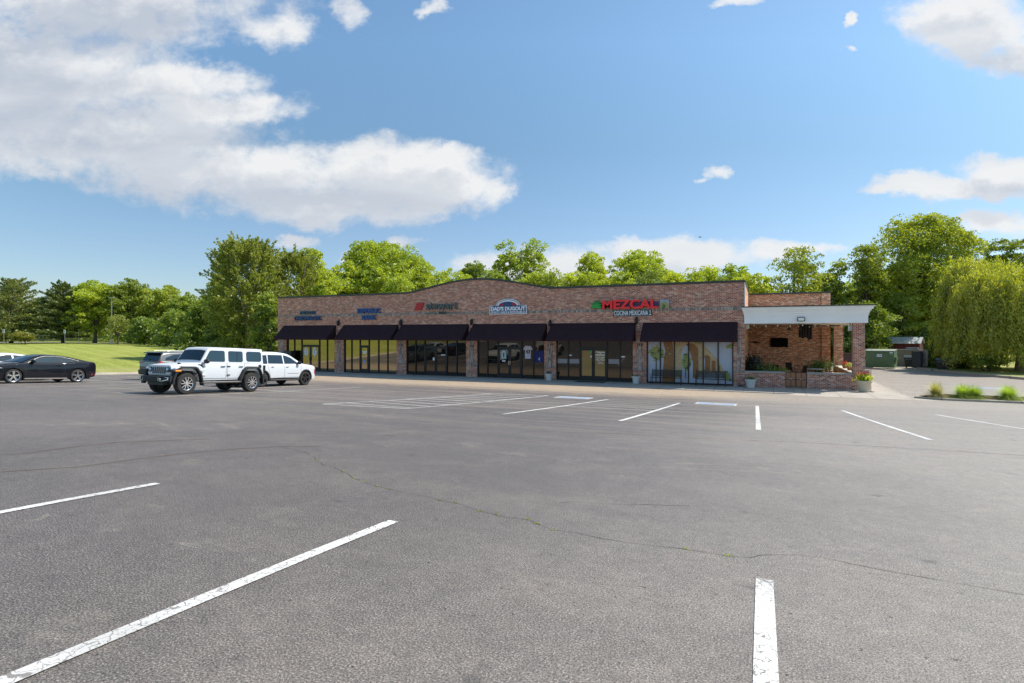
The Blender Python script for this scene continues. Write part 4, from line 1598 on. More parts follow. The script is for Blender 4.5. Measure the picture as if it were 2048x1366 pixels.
mb.build('patio_floor', plain('patio_slab', (0.55, 0.42, 0.30), 0.8, scale=2), pat)
# gate
gt = thing('patio_gate', 'copper brown two-leaf patio gate with crossed frame bars', 'gate', ((gx0 + gx1) / 2, 0.1, 0.0))
hw = (gx1 - gx0) / 2
for s_ in (-1, 1):
    mb = MB()
    xa, xb = (-hw + 0.06, -0.01) if s_ < 0 else (0.01, hw - 0.03)
    mb.box(xa, xb, 0, 0.03, 0.08, 0.93)
    lf = mb.build('gate_leaf', COPPER, gt)
    mb = MB()
    for zz_ in (0.08, 0.5, 0.92):
        mb.box(xa, xb, -0.022, -0.001, zz_ - 0.012, zz_ + 0.012)
    for xx_ in (xa, (xa + xb) / 2, xb):
        mb.box(xx_ - 0.012, xx_ + 0.012, -0.0225, -0.0015, 0.08, 0.92)
    mb.build('gate_bars', BLACKM, lf)
    mb = MB()
    mb.lathe([(0.045, -0.04), (0.045, -0.023)], ((xa + xb) / 2, 0, 0.54), 10, 'y')
    mb.build('handle', STEEL, lf)
mb = MB()
mb.box(-hw + 0.002, -hw + 0.055, -0.03, 0.05, 0, 1.0)
mb.build('gate_post', COPPER, gt)

# floodlight on fascia
x, z = S(1602.5, -.2), SZ(1602.5, 638.5, -.2)
fl = thing('floodlight', 'square floodlight fixed to the middle of the white cornice', 'floodlight', (x, -0.10, z))
mb = MB()
mb.box(-.20, .20, -.12, 0.0, -.12, .12)
mb.build('housing', plain('dark_teal_housing', (0.03, 0.06, 0.07), 0.5), fl, bevel=0.015)
mb = MB()
mb.box(-.155, .155, -.128, -.1205, -.08, .08)
mb.build('lens', LAMPG, fl)
# television
x, z = S(1558.5, 10.2), SZ(1558.5, 685, 10.2)
tv = thing('television', 'black flat television on the rear patio wall', 'television', (x, 10.3, z))
mb = MB()
mb.box(-.60, .60, -.14, -.07, -.345, .345)
mb.build('screen', plain('tv_black', (0.004, 0.004, 0.005), 0.8, spec=0.1), tv, bevel=0.01)
mb = MB()
mb.box(-.15, .15, -.069, -.001, -.12, .12)
mb.build('wall_bracket', BLACKM, tv)
# speaker boxes
for (px, py, y_, lab) in ((1494.8, 652.5, 0.5, 'white speaker box under the canopy beside the shop wall'), (1700.5, 656.0, 0.4, 'white speaker box hung beside the front brick column')):
    x, z = S(px, y_), SZ(px, py, y_)
    sp = thing('speaker', lab, 'speaker', (x, y_, z), 0, 'patio speakers')
    mb = MB()
    mb.box(-.10, .10, -.1, .1, -.15, .15)
    mb.build('cabinet', WHITEW, sp, bevel=0.02)
    mb = MB()
    mb.box(-.08, .08, -.106, -.1005, -.13, .13)
    mb.build('speaker_grille', plain('pale_grille', (0.5, 0.5, 0.48), 0.8), sp)
    mb = MB()
    mb.box(-.02, .02, -.02, .02, .151, 3.86 - z)
    mb.build('hanger_bracket', BLACKM, sp)
# ceiling fan
x, z = S(1578, 3.6), 3.52
fn = thing('ceiling_fan', 'pale-bladed ceiling fan under the patio canopy', 'ceiling fan', (x, 3.6, z))
mb = MB()
mb.lathe([(0.02, 0.02), (0.02, 0.33)], (0, 0, 0), 8)
mb.build('rod', BLACKM, fn)
mb = MB()
mb.lathe([(0.05, -.1), (0.13, -.06), (0.14, 0.02), (0.05, 0.07)], (0, 0, 0), 14)
mb.build('motor', BLACKM, fn, smooth=40)
for k in range(5):
    an = R(72 * k + 12)
    mb = MB()
    c_, s_ = math.cos(an), math.sin(an)
    q = [(.12, -.05), (.72, -.08), (.72, .08), (.12, .05)]
    mb.prism_z([(c_ * p_ - s_ * r_, s_ * p_ + c_ * r_) for p_, r_ in q], -.02, -.008)
    mb.build('blade', plain('fan_blade', (0.45, 0.34, 0.22), 0.6), fn)
# hanging dark heater hood
x, z = S(1611, 6.0), 3.86
ht = thing('rolled_curtain', 'dark striped cloth shade hanging from the patio ceiling', 'curtain', (x, 6.0, z))
mb = MB()
n = 14
vs, fs = [], []
for i in range(n + 1):
    xx_ = -0.42 + 0.84 * i / n
    yy_ = 0.05 * math.sin(i * 2.3)
    bot = -0.92 - (0.12 if i > n * .7 else 0) + 0.04 * math.sin(i * 1.1)
    vs += [(xx_, yy_, 0), (xx_, yy_, bot), (xx_, yy_ + 0.03, 0), (xx_, yy_ + 0.03, bot)]
for i in range(n):
    b_ = 4 * i
    fs += [(b_, b_ + 1, b_ + 5, b_ + 4), (b_ + 2, b_ + 6, b_ + 7, b_ + 3), (b_ + 1, b_ + 3, b_ + 7, b_ + 5)]
mb.add(vs, fs)
mb.build('cloth', plain('dark_brown_cloth', (0.025, 0.02, 0.022), 0.8), ht, smooth=30)
mb = MB()
mb.tube([(-.46, 0.015, -0.02), (.46, 0.015, -0.02)], 0.025, 8)
mb.build('rod', BLACKM, ht)
# small wall ornament
x, z = S(1512, 10.25), SZ(1512, 685, 10.25)
om = thing('wall_ornament', 'small dark red ornament on rear patio wall left of television', 'ornament', (x, 10.3, z))
mb = MB()
mb.prism_y([(-.5, .02), (-.2, .06), (0, .14), (.1, .05), (.5, .0), (.15, -.04), (0, -.1), (-.15, -.03)], -.06, -.003)
mb.build('body', plain('ornament_red', (0.08, 0.012, 0.014), 0.6), om)
# string lights along ceiling edge
for k, (pA, pB) in enumerate((((0.3, 0.45), (5.6, 0.45)), ((0.4, 5.2), (5.6, 5.2)))):
    sl = thing('string_lights', ['string of small bulbs along the front of the patio ceiling', 'string of small bulbs across the middle of the patio ceiling'][k], 'string lights', (pA[0], pA[1], 3.82), 0, 'patio string lights')
    L = pB[0] - pA[0]
    mb = MB()
    mb.tube([(L * i / 24, 0, -0.10 * abs(math.sin(i * math.pi / 6))) for i in range(25)], 0.008, 4)
    mb.build('cord', BLACKM, sl)
    for i in range(1, 24, 3):
        mb = MB()
        zz_ = -0.10 * abs(math.sin(i * math.pi / 6))
        mb.lathe([(0.01, -.10), (0.035, -.08), (0.035, -.05), (0.015, -.005)], (L * i / 24, 0, zz_), 8)
        mb.build('bulb', LAMPG, sl, smooth=40)
# patio furniture


def table(x, y, h, r, lab, m):
    o = thing('patio_table', lab, 'table', (x, y, 0.03), 0, 'patio tables')
    mb = MB()
    mb.lathe([(r, h - .04), (r, h)], (0, 0, 0), 20)
    mb.build('table_top', m, o)
    mb = MB()
    mb.lathe([(0.25, 0.0), (0.22, 0.03), (0.035, 0.05), (0.03, h - .041)], (0, 0, 0), 12)
    mb.build('pedestal', BLACKM if m is not POTT else WOODB, o)
    return o


table(3.55, 5.9, 1.02, 0.62, 'tall reddish bar table near the rear patio wall', plain('reddish_top', (0.30, 0.15, 0.10), 0.5))
table(4.05, 3.0, 0.98, 0.5, 'tall grey stone-topped table in mid patio', STONE)
table(4.75, 1.9, 0.80, 0.55, 'lower grey table just behind the right low wall', STONE)


def chair(x, y, rz, lab, m, seat=0.46):
    o = thing('patio_chair', lab, 'chair', (x, y, 0.03), rz, 'patio chairs')
    mb = MB()
    mb.box(-.22, .22, -.22, .22, seat - .03, seat)
    mb.build('seat', m, o, bevel=0.01)
    mb = MB()
    mb.prism_x([(.19, seat + .02), (.22, seat + .02), (.30, seat + .5), (.27, seat + .5)], -.21, .21)
    mb.build('backrest', m, o)
    for sx in (-1, 1):
        for sy in (-1, 1):
            mb = MB()
            mb.tube([(sx * .2, sy * .2, 0), (sx * .19, sy * .19, seat - .031)], 0.014, 6)
            mb.build('leg', BLACKM, o)
    for sx in (-1, 1):
        mb = MB()
        mb.tube([(sx * .22, .24, seat + .22), (sx * .22, -.1, seat + .22), (sx * .22, -.18, seat + .0)], 0.014, 6)
        mb.build('armrest', BLACKM, o)
    return o


DKB = plain('dark_brown_weave', (0.03, 0.02, 0.018), 0.7)
chair(2.75, 5.4, R(150), 'dark high-seated chair left of the bar table', DKB, 0.75)
chair(1.9, 6.9, R(170), 'dark brown chair near the rear patio wall', DKB, 0.5)
chair(3.3, 3.9, R(-60), 'dark chair directly behind the copper gate', DKB, 0.6)
chair(5.05, 3.6, R(80), 'reddish wooden chair by the right low wall', WOODB, 0.5)
chair(5.2, 5.0, R(100), 'brown wooden chair farther back by the right low wall', WOODB, 0.5)
chair(4.5, 6.9, R(20), 'dark chair between bar table and fern', DKB, 0.6)

# ---------------------------------------------------------------- leaf meshes


def leaf_mesh(name, centers, dirs, size, m, parent, aspect=0.6, jitter=0.35, seed=0, loc=None):
    """many small four-cornered leaves; centers (n,3), dirs (n,3) = leaf long axis (or None)"""
    rg = np.random.default_rng(seed)
    n = len(centers)
    if dirs is None:
        dirs = rg.normal(size=(n, 3))
    dirs = dirs / (np.linalg.norm(dirs, axis=1, keepdims=True) + 1e-9)
    rnd = rg.normal(size=(n, 3))
    side = np.cross(dirs, rnd)
    side /= (np.linalg.norm(side, axis=1, keepdims=True) + 1e-9)
    s = (size * (1 + jitter * rg.uniform(-1, 1, n)))[:, None]
    nrm = np.cross(dirs, side)
    a = centers - dirs * s * 0.5
    b = centers + side * s * aspect * 0.5 + nrm * s * 0.06
    c = centers + dirs * s * 0.5
    d = centers - side * s * aspect * 0.5 + nrm * s * 0.06
    v = np.stack([a, b, c, d], 1).reshape(-1, 3)
    me = bpy.data.meshes.new(name)
    me.vertices.add(4 * n)
    me.vertices.foreach_set('co', v.astype(np.float32).ravel())
    me.loops.add(4 * n)
    me.loops.foreach_set('vertex_index', np.arange(4 * n, dtype=np.int32))
    me.polygons.add(n)
    me.polygons.foreach_set('loop_start', np.arange(0, 4 * n, 4, dtype=np.int32))
    me.polygons.foreach_set('loop_total', np.full(n, 4, dtype=np.int32))
    me.materials.append(m)
    me.update(calc_edges=True)
    o = bpy.data.objects.new(name, me)
    COL.objects.link(o)
    if parent is not None:
        o.parent = parent
    if loc is not None:
        o.location = loc
    return o


def clumped(rg, cc, cr, per, squash=0.7):
    """leaf centres in shells around clump centres"""
    n = len(cc)
    d = rg.normal(size=(n, per, 3))
    d /= np.linalg.norm(d, axis=2, keepdims=True) + 1e-9
    d[:, :, 2] = np.abs(d[:, :, 2]) * np.where(rg.uniform(size=(n, per)) < 0.72, 1, -0.7)
    r = rg.uniform(0.35, 1.0, (n, per, 1)) ** 0.5
    off = d * r * cr[:, None, None]
    off[:, :, 2] *= squash
    P = (cc[:, None, :] + off).reshape(-1, 3)
    return P, d.reshape(-1, 3)


def trunk_mesh(name, base_r, h, crown, rg, m, parent, nlimb=9, lean=0.03, multi=1, twigs=None):
    mb = MB()
    for q in range(multi):
        ox, oy = (0, 0) if multi == 1 else (rg.uniform(-.3, .3), rg.uniform(-.3, .3))
        lx, ly = rg.normal() * lean, rg.normal() * lean
        if multi > 1:
            lx, ly = rg.normal() * .18, rg.normal() * .18
        pts, rad = [], []
        for i in range(8):
            f = i / 7
            pts.append((ox + lx * h * f + .12 * math.sin(f * 6 + q), oy + ly * h * f + .1 * math.sin(f * 5 + 1 + q), -0.15 + h * 0.86 * f))
            rad.append(base_r * (1.25 if i == 0 else (1 - 0.82 * f)) / (multi ** .5))
        mb.tube(pts, rad, 8)
        for k in range(nlimb // multi):
            if len(crown) == 0:
                break
            tg = crown[rg.integers(len(crown))]
            f0 = rg.uniform(0.28, 0.7)
            i0 = int(f0 * 7)
            p0 = Vector(pts[i0])
            p1 = Vector(tuple(tg))
            if p1.z < p0.z:
                continue
            mid = p0.lerp(p1, .5) + Vector((rg.normal() * .25, rg.normal() * .25, .35))
            mb.tube([tuple(p0), tuple(p0.lerp(mid, .5) + Vector((0, 0, .1))), tuple(mid), tuple(p1)],
                    [base_r * .42, base_r * .32, base_r * .2, base_r * .05], 6)
    return mb.build(name, m, parent, smooth=60)


def tree(name, label, kind, px, Z, topy, hw, leaf='mid', seed=1, lowz=None, per=46, size=0.27, dens=1.0, group=None, cat='tree', shape=0.5, gap=0.0, gz=None):
    rg = np.random.default_rng(seed)
    x, y = at(px, Z)
    z0 = G(x, y) + 0.1 if gz is None else gz
    h = hz(topy, Z) - z0
    r = hw / F * Z
    o = thing(name, label, cat, (x, y, z0), 0, group)
    lo = (0.12 if lowz is None else lowz) * h
    if kind == 'broad':
        nl = int(13 + r * 1.8)
        lobes = []
        for i in range(nl):
            a = rg.uniform(0, 2 * math.pi)
            f = (i + 0.5) / nl
            zz = lo + (h - lo) * (0.08 + 0.76 * f)
            ww = math.sin(math.pi * min(0.97, (0.22 + 0.70 * f) ** (0.7 + shape * .6))) ** 0.8
            rr = r * ww * rg.uniform(0.25, 0.68)
            lr = r * rg.uniform(0.30, 0.52)
            zz = min(zz, h - lr * .75)
            lobes.append((rr * math.cos(a), rr * math.sin(a), zz, lr, lr * rg.uniform(.65, .9)))
        lobes.append((rg.normal() * r * .12, rg.normal() * r * .12, h - r * .33, r * .38, r * .33))
        cc = []
        n_cl = int(12 * dens * max(1, r / 4) * max(1, h / 10))
        for lx, ly, lz, lr, lz_r in lobes:
            d = rg.normal(size=(n_cl, 3))
            d /= np.linalg.norm(d, axis=1, keepdims=True)
            d[:, 2] = np.where(rg.uniform(size=n_cl) < .7, np.abs(d[:, 2]), d[:, 2])
            q = np.stack([lx + d[:, 0] * lr, ly + d[:, 1] * lr, lz + d[:, 2] * lz_r], 1) + rg.normal(size=(n_cl, 3)) * .18
            cc.append(q)
        cc = np.concatenate(cc)
        cc = cc[(cc[:, 2] > lo * 0.8)]
        if gap > 0:
            cc = cc[rg.uniform(size=len(cc)) > gap]
        cr = rg.uniform(0.35, 0.95, len(cc)) * (r / 4.5) ** .35
        P, D = clumped(rg, cc, cr, per)
        D = D * .6 + rg.normal(size=D.shape) * .8
        trunk_mesh('trunk', 0.035 * h ** .9, h, cc, rg, BARK, o, 16)
        leaf_mesh('crown', P, D, size, LEAFM[leaf], o, seed=seed)
    elif kind == 'sprays':
        # arching feathery shoots pointing up and outward, irregular outline
        n = int(420 * dens)
        P, D = [], []
        tips = []
        for i in range(n):
            a = rg.uniform(0, 2 * math.pi)
            f = rg.uniform(0, 1) ** 0.8
            zz = lo + (h - lo) * f * 0.9
            rr = r * (math.sin(math.pi * (0.16 + 0.72 * f)) ** .7) * rg.uniform(.35, .93)
            base = np.array([rr * math.cos(a) * .8, rr * math.sin(a) * .8, zz])
            el = 0.25 + 0.75 * f + rg.normal() * .22
            dr = np.array([math.cos(a) * math.cos(el), math.sin(a) * math.cos(el), math.sin(el)])
            L = rg.uniform(.9, 2.3) * (h / 14)
            m_ = int(per * 0.9)
            tt = rg.uniform(0, 1, m_)
            arc = np.outer(tt, dr * L)
            arc[:, 2] -= (tt ** 2) * L * .28 * (1 - f * .7)
            jit = rg.normal(size=(m_, 3)) * (0.20 * (1.15 - tt))[:, None]
            P.append(base + arc + jit)
            D.append(np.tile(dr, (m_, 1)) + rg.normal(size=(m_, 3)) * .55)
            tips.append(base)
        P, D = np.concatenate(P), np.concatenate(D)
        trunk_mesh('trunk', 0.03 * h ** .9, h, np.array(tips), rg, BARKL if leaf == 'olive' else BARK, o, 18, multi=2)
        leaf_mesh('crown', P, D, size, LEAFM[leaf], o, seed=seed)
    elif kind == 'pine':
        P, D = [], []
        mb = MB()
        mb.tube([(0, 0, -.1), (.05, 0, h * .5), (0, .05, h * .98)], [0.032 * h, 0.02 * h, 0.02], 8)
        nt = int(15 * dens)
        for ti in range(nt):
            f = ti / (nt - 1)
            zt_ = lo + (h * 0.97 - lo) * f
            nb = 6 if f < .8 else 4
            ph = rg.uniform(0, 6)
            for b_ in range(nb):
                a = ph + 2 * math.pi * b_ / nb + rg.normal() * .2
                L = r * ((1 - f) ** .62 * .95 + .10) * rg.uniform(.62, 1.12)
                rise = rg.uniform(-.05, .28) + f * .55
                e = np.array([math.cos(a), math.sin(a), rise])
                mb.tube([(0, 0, zt_), tuple(e * L * .5 + np.array([0, 0, zt_])), tuple(e * L + np.array([0, 0, zt_ + L * .05]))], [.05, .035, .012], 5)
                m_ = int(per * (3.0 * L / max(r, 1) + 1.5))
                tt = rg.uniform(.22, 1.05, m_)
                wd = 0.30 * L * np.sin(np.pi * np.clip(tt * .8 + .1, 0, 1))
                pr = np.array([-math.sin(a), math.cos(a), 0])
                ctr = np.outer(tt * L, e) + np.array([0, 0, zt_]) + np.outer(rg.uniform(-1, 1, m_) * wd, pr)
                ctr[:, 2] += rg.uniform(-.06, .20, m_) * (1 + L * .08)
                P.append(ctr)
                dd = e * .8 + np.outer(rg.normal(size=m_) * .7, pr) + rg.normal(size=(m_, 3)) * .3
                dd[:, 2] += .4
                D.append(dd)
        mb.build('trunk', BARK, o, smooth=60)
        leaf_mesh('crown', np.concatenate(P), np.concatenate(D), size, LEAFM[leaf], o, aspect=.42, seed=seed)
    elif kind == 'cone':
        n = int(5200 * dens)
        f = rg.uniform(0, 1, n) ** 1.2
        a = rg.uniform(0, 2 * math.pi, n)
        rr = r * (1 - f) ** .75 * (0.84 + .16 * np.sin(a * 5 + f * 9)) * rg.uniform(.75, 1.08, n)
        P = np.stack([rr * np.cos(a), rr * np.sin(a), f * h], 1)
        D = np.stack([np.cos(a) * .5, np.sin(a) * .5, np.full(n, .8)], 1) + rg.normal(size=(n, 3)) * .3
        leaf_mesh('crown', P, D, size, LEAFM[leaf], o, aspect=.5, seed=seed)
        mb = MB()
        mb.tube([(0, 0, -.1), (0, 0, h * .8)], [.16, .04], 7)
        mb.build('trunk', BARK, o)
    elif kind == 'willow':
        P, D = [], []
        tips = []
        ns = int(620 * dens)
        dm_ = [(rg.uniform(0, 6.28), rg.uniform(.10, .70) * r, rg.uniform(.32, .50) * r, rg.uniform(.72, 1.0)) for _ in range(20)]
        # a loose top of foliage, then long curtains hanging from it
        for i in range(ns):
            a = rg.uniform(0, 2 * math.pi)
            rr = r * rg.uniform(.12, 1) ** .5
            q = rr / r
            xx_, yy_ = rr * math.cos(a), rr * math.sin(a)
            top = .35
            for (da, dr_, ds, dh) in dm_:
                e_ = ((xx_ - dr_ * math.cos(da)) ** 2 + (yy_ - dr_ * math.sin(da)) ** 2) / ds ** 2
                if e_ < 1:
                    top = max(top, dh * (.55 + .45 * (1 - e_) ** .5))
            top = h * top * rg.uniform(.86, 1.03)
            bot = rg.uniform(.1, .35 * h if q < .75 else .10 * h)
            L = max(1.5, (top - bot) * rg.uniform(.62, 1.0))
            m_ = int(24 * L)
            tt = rg.uniform(0, 1, m_)
            sway = .18 * np.sin(tt * 5 + i)
            lean = np.array([math.cos(a), math.sin(a)]) * rg.uniform(.02, .14) * L
            ctr = np.stack([rr * math.cos(a) + sway + tt * lean[0], rr * math.sin(a) + sway * .6 + tt * lean[1], top - tt * L], 1) + rg.normal(size=(m_, 3)) * np.array([.12, .12, .1])
            P.append(ctr)
            dd = np.tile(np.array([0, 0, -1.0]), (m_, 1)) + rg.normal(size=(m_, 3)) * .42
            D.append(dd)
            tips.append(ctr[0])
        trunk_mesh('trunk', .32, h, np.array(tips), rg, BARKL, o, 22)
        leaf_mesh('crown', np.concatenate(P), np.concatenate(D), size, LEAFM[leaf], o, aspect=.36, seed=seed)
    elif kind == 'bush':
        n_cl = int(90 * dens)
        d = rg.normal(size=(n_cl, 3))
        d /= np.linalg.norm(d, axis=1, keepdims=True)
        d[:, 2] = np.where(rg.uniform(size=n_cl) < .8, np.abs(d[:, 2]), d[:, 2] * .8)
        k = rg.uniform(.55, .92, n_cl)[:, None]
        cc = d * k * np.array([r, r, (h - lo) * .5]) + np.array([0, 0, lo + (h - lo) * .47])
        P, D = clumped(rg, cc, rg.uniform(.18, .36, n_cl) * (r / 1.2) ** .7, per)
        D = D * .5 + rg.normal(size=D.shape) * .8
        trunk_mesh('stem', .05 + .02 * r, h * .8, cc, rg, BARK, o, 10, multi=3)
        leaf_mesh('foliage', P, D, size, LEAFM[leaf], o, seed=seed)
    return o


LG = 'trees left of the plaza'
BG = 'trees rising behind the plaza roof'
RG_ = 'trees beyond the right lot'
# far left, across the road
tree('pine_tree', 'broad dark pine at the far left edge with layered boughs', 'pine', 22, 92, 560, 78, 'pine', 11, .10, 60, .34, 1.15, LG)
tree('pine_tree', 'pointed dark pine right of the first one, ragged open top', 'pine', 126, 95, 569, 66, 'pine', 12, .10, 60, .34, 1.2, LG)
tree('pine_tree', 'lower pine half cut off by the left picture edge', 'pine', -18, 88, 605, 40, 'pine', 13, .05, 50, .34, 1.0, LG)
tree('broadleaf_tree', 'pale green tree filling the gap between the two pines', 'broad', 84, 112, 601, 42, 'mid', 14, .1, 44, .38, .8, LG)
tree('broadleaf_tree', 'yellow-green round tree right of the pointed pine', 'broad', 188, 96, 563, 52, 'bright', 15, .12, 48, .34, 1.15, LG)
tree('broadleaf_tree', 'tall green tree behind the lamp pole', 'broad', 258, 98, 560, 48, 'fresh', 16, .12, 48, .34, 1.15, LG)
tree('broadleaf_tree', 'green tree right of the lamp pole with reddish twigs', 'broad', 322, 98, 573, 48, 'fresh', 17, .08, 48, .34, 1.15, LG)
tree('broadleaf_tree', 'darker tree leaning toward the tall elm', 'broad', 372, 96, 592, 42, 'mid', 18, .03, 48, .34, 1.15, LG)
tree('broadleaf_tree', 'low leafy tree at the wood edge behind the dark wagon', 'broad', 340, 84, 628, 44, 'mid', 19, .02, 46, .28, 1.0, LG)
tree('broadleaf_tree', 'small light tree in front of the wood, hanging leaves', 'broad', 288, 88, 640, 32, 'mid', 20, .05, 40, .28, .9, LG)
tree('broadleaf_tree', 'full low tree at the left foot of the elm', 'broad', 408, 66, 606, 52, 'mid', 21, .02, 50, .26, 1.2, LG)
tree('elm_tree', 'tallest feathery elm left of the plaza with upswept shoots', 'sprays', 492, 60, 474, 88, 'olive', 22, .05, 62, .24, 2.2, LG)
tree('elm_tree', 'feathery elm just left of the brick corner', 'sprays', 590, 66, 496, 60, 'olive', 23, .05, 58, .24, 1.5, LG)
tree('broadleaf_tree', 'light green rounded tree showing over the plaza left corner', 'broad', 628, 72, 502, 36, 'bright', 24, .1, 50, .28, 1.2, LG)
tree('broadleaf_tree', 'leafy low tree touching the left end of the brick wall', 'broad', 536, 55, 596, 36, 'mid', 25, .02, 50, .22, 1.1, LG)
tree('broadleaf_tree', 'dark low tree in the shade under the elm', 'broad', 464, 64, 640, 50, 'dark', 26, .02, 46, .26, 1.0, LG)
tree('broadleaf_tree', 'slim dark tree behind the elm', 'broad', 440, 80, 560, 40, 'mid', 27, .02, 46, .30, 1.0, LG)
tree('shrub', 'rounded clipped shrub on the lawn crest by the road', 'bush', 45, 85, 663, 21, 'hedge', 28, .12, 60, .16, 2.4, 'clipped shrubs on the crest', 'shrub')
tree('shrub', 'small clipped shrub left of the larger one', 'bush', 8, 92, 668, 11, 'hedge', 29, .05, 50, .16, 1.4, 'clipped shrubs on the crest', 'shrub')
tree('small_tree', 'small multi-stem tree with thin olive crown beside the lamp pole', 'broad', 234, 90, 633, 26, 'olive', 30, .32, 30, .20, .7, LG, gap=.3)

# behind the plaza
tree('broadleaf_tree', 'very broad light green tree behind the bank sign', 'broad', 758, 74, 490, 102, 'bright', 41, .30, 52, .27, 1.5, BG)
tree('broadleaf_tree', 'light green tree between the elm and the broad tree', 'broad', 690, 70, 528, 61, 'bright', 42, .30, 50, .27, 1.2, BG)
tree('broadleaf_tree', 'green tree left of the roof arch', 'broad', 836, 76, 522, 58, 'bright', 43, .30, 48, .28, 1.2, BG)
tree('broadleaf_tree', 'low yellow-green tree over the start of the roof arch', 'broad', 884, 66, 545, 43, 'bright', 44, .30, 46, .25, 1.0, BG)
tree('broadleaf_tree', 'mid green tree just left of the arch crown', 'broad', 944, 78, 524, 48, 'mid', 45, .30, 48, .28, 1.1, BG)
tree('broadleaf_tree', 'tall open tree left of the pair over the blue sign', 'broad', 1008, 84, 486, 38, 'bright', 46, .30, 36, .28, .9, BG, gap=.30)
tree('broadleaf_tree', 'tall open tree right of the pair over the blue sign', 'broad', 1062, 84, 481, 56, 'bright', 47, .30, 36, .28, .95, BG, gap=.25)
tree('broadleaf_tree', 'low bright tree under the tall open pair', 'broad', 1072, 66, 545, 56, 'bright', 48, .30, 46, .25, 1.0, BG)
tree('broadleaf_tree', 'low bright tree right of the roof arch', 'broad', 1144, 68, 546, 48, 'bright', 49, .30, 46, .25, 1.0, BG)
tree('broadleaf_tree', 'oval green tree rising left of the red sign', 'broad', 1188, 80, 508, 43, 'bright', 50, .30, 50, .27, 1.2, BG)
tree('broadleaf_tree', 'light green tree with ragged top over the red sign', 'broad', 1286, 82, 502, 74, 'bright', 51, .30, 48, .28, 1.2, BG)
tree('broadleaf_tree', 'low bright tree above the red restaurant letters', 'broad', 1240, 66, 548, 46, 'bright', 52, .30, 46, .25, 1.0, BG)
tree('broadleaf_tree', 'low bright tree between red letters and right corner', 'broad', 1344, 66, 546, 53, 'bright', 53, .30, 46, .25, 1.0, BG)
tree('broadleaf_tree', 'green tree behind the right third of the roof', 'broad', 1412, 76, 535, 56, 'bright', 54, .30, 48, .27, 1.1, BG)
tree('broadleaf_tree', 'small crown just left of the right roof corner', 'broad', 1466, 74, 532, 43, 'bright', 55, .30, 48, .27, 1.1, BG)
for i_, (px_, ty_, hw_, lf_, lb_) in enumerate([(655, 545, 40, 'bright', 'low tree between the elm and the broad bank tree'), (800, 548, 44, 'bright', 'low tree right under the broad bank tree'),
        (925, 548, 40, 'bright', 'low tree between arch start and the open pair'), (985, 540, 44, 'mid', 'low tree behind the arch crown'), (1110, 548, 38, 'mid', 'low dark gap tree right of the open pair'),
        (1180, 549, 40, 'bright', 'low tree beneath the oval green tree'), (1300, 545, 44, 'mid', 'low tree beneath the ragged light tree'), (1390, 548, 40, 'bright', 'low tree left of the right roof third'),
        (1450, 550, 40, 'mid', 'low tree near the right roof corner'), (1500, 552, 40, 'bright', 'low tree just past the right roof corner')]):
    tree('broadleaf_tree', lb_, 'broad', px_, 64 + i_ % 3, ty_, hw_, lf_, 150 + i_, .3, 44, .24, .9, BG)
# right
tree('broadleaf_tree', 'open vase-shaped tree above the patio with visible limbs', 'broad', 1596, 64, 498, 70, 'fresh', 61, .22, 40, .25, 1.15, RG_, gap=.22)
tree('broadleaf_tree', 'low light tree behind the rear parapet', 'broad', 1530, 62, 556, 36, 'bright', 62, .1, 46, .25, 1.0, RG_)
tree('broadleaf_tree', 'ivy-clad tree right of the vase-shaped tree', 'broad', 1664, 66, 528, 40, 'mid', 63, .03, 50, .26, 1.2, RG_)
tree('broadleaf_tree', 'tallest full tree behind the green dumpster', 'broad', 1838, 70, 437, 122, 'fresh', 64, .10, 40, .28, 1.7, RG_, shape=.7, gap=.18)
tree('broadleaf_tree', 'tree at the left shoulder of the tallest one', 'broad', 1738, 66, 496, 52, 'fresh', 65, .05, 52, .27, 1.3, RG_)
tree('broadleaf_tree', 'dark undergrowth tree right of the patio column', 'broad', 1740, 62, 610, 50, 'mid', 66, .01, 48, .26, 1.1, RG_)
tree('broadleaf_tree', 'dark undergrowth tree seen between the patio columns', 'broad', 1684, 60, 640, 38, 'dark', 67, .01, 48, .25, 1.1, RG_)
tree('broadleaf_tree', 'dark tree behind the metal-roofed shed', 'broad', 1808, 66, 590, 50, 'mid', 68, .01, 48, .26, 1.1, RG_)
tree('shrub', 'glowing yellow-green bush behind the shed', 'bush', 1858, 66, 642, 36, 'bright', 69, .02, 66, .20, 2.6, RG_, 'shrub')
tree('broadleaf_tree', 'olive tree between the tallest tree and the willow', 'broad', 1948, 66, 540, 50, 'fresh', 70, .03, 52, .26, 1.3, RG_)
tree('broadleaf_tree', 'high dark-tipped tree at the right picture edge', 'broad', 1995, 78, 482, 60, 'fresh', 71, .1, 46, .28, 1.2, RG_)
tree('broadleaf_tree', 'tree half cut off by the right picture edge', 'broad', 2072, 74, 476, 52, 'fresh', 72, .1, 46, .28, 1.1, RG_)
tree('willow_tree', 'big weeping willow with hanging curtains at the right edge', 'willow', 2040, 49, 508, 132, 'willow', 73, 0, 40, .24, 2.6, RG_, gz=0.0)
tree('cedar_tree', 'dark cone-shaped cedar between yellow bush and willow', 'cone', 1895, 53, 636, 42, 'dark', 74, 0, 40, .26, 2.4, RG_, gz=0.0)
tree('shrub', 'low dark shrub under the left of the willow', 'bush', 1975, 47.5, 706, 34, 'mid', 75, 0.0, 60, .16, 1.8, RG_, 'shrub', gz=0.0)

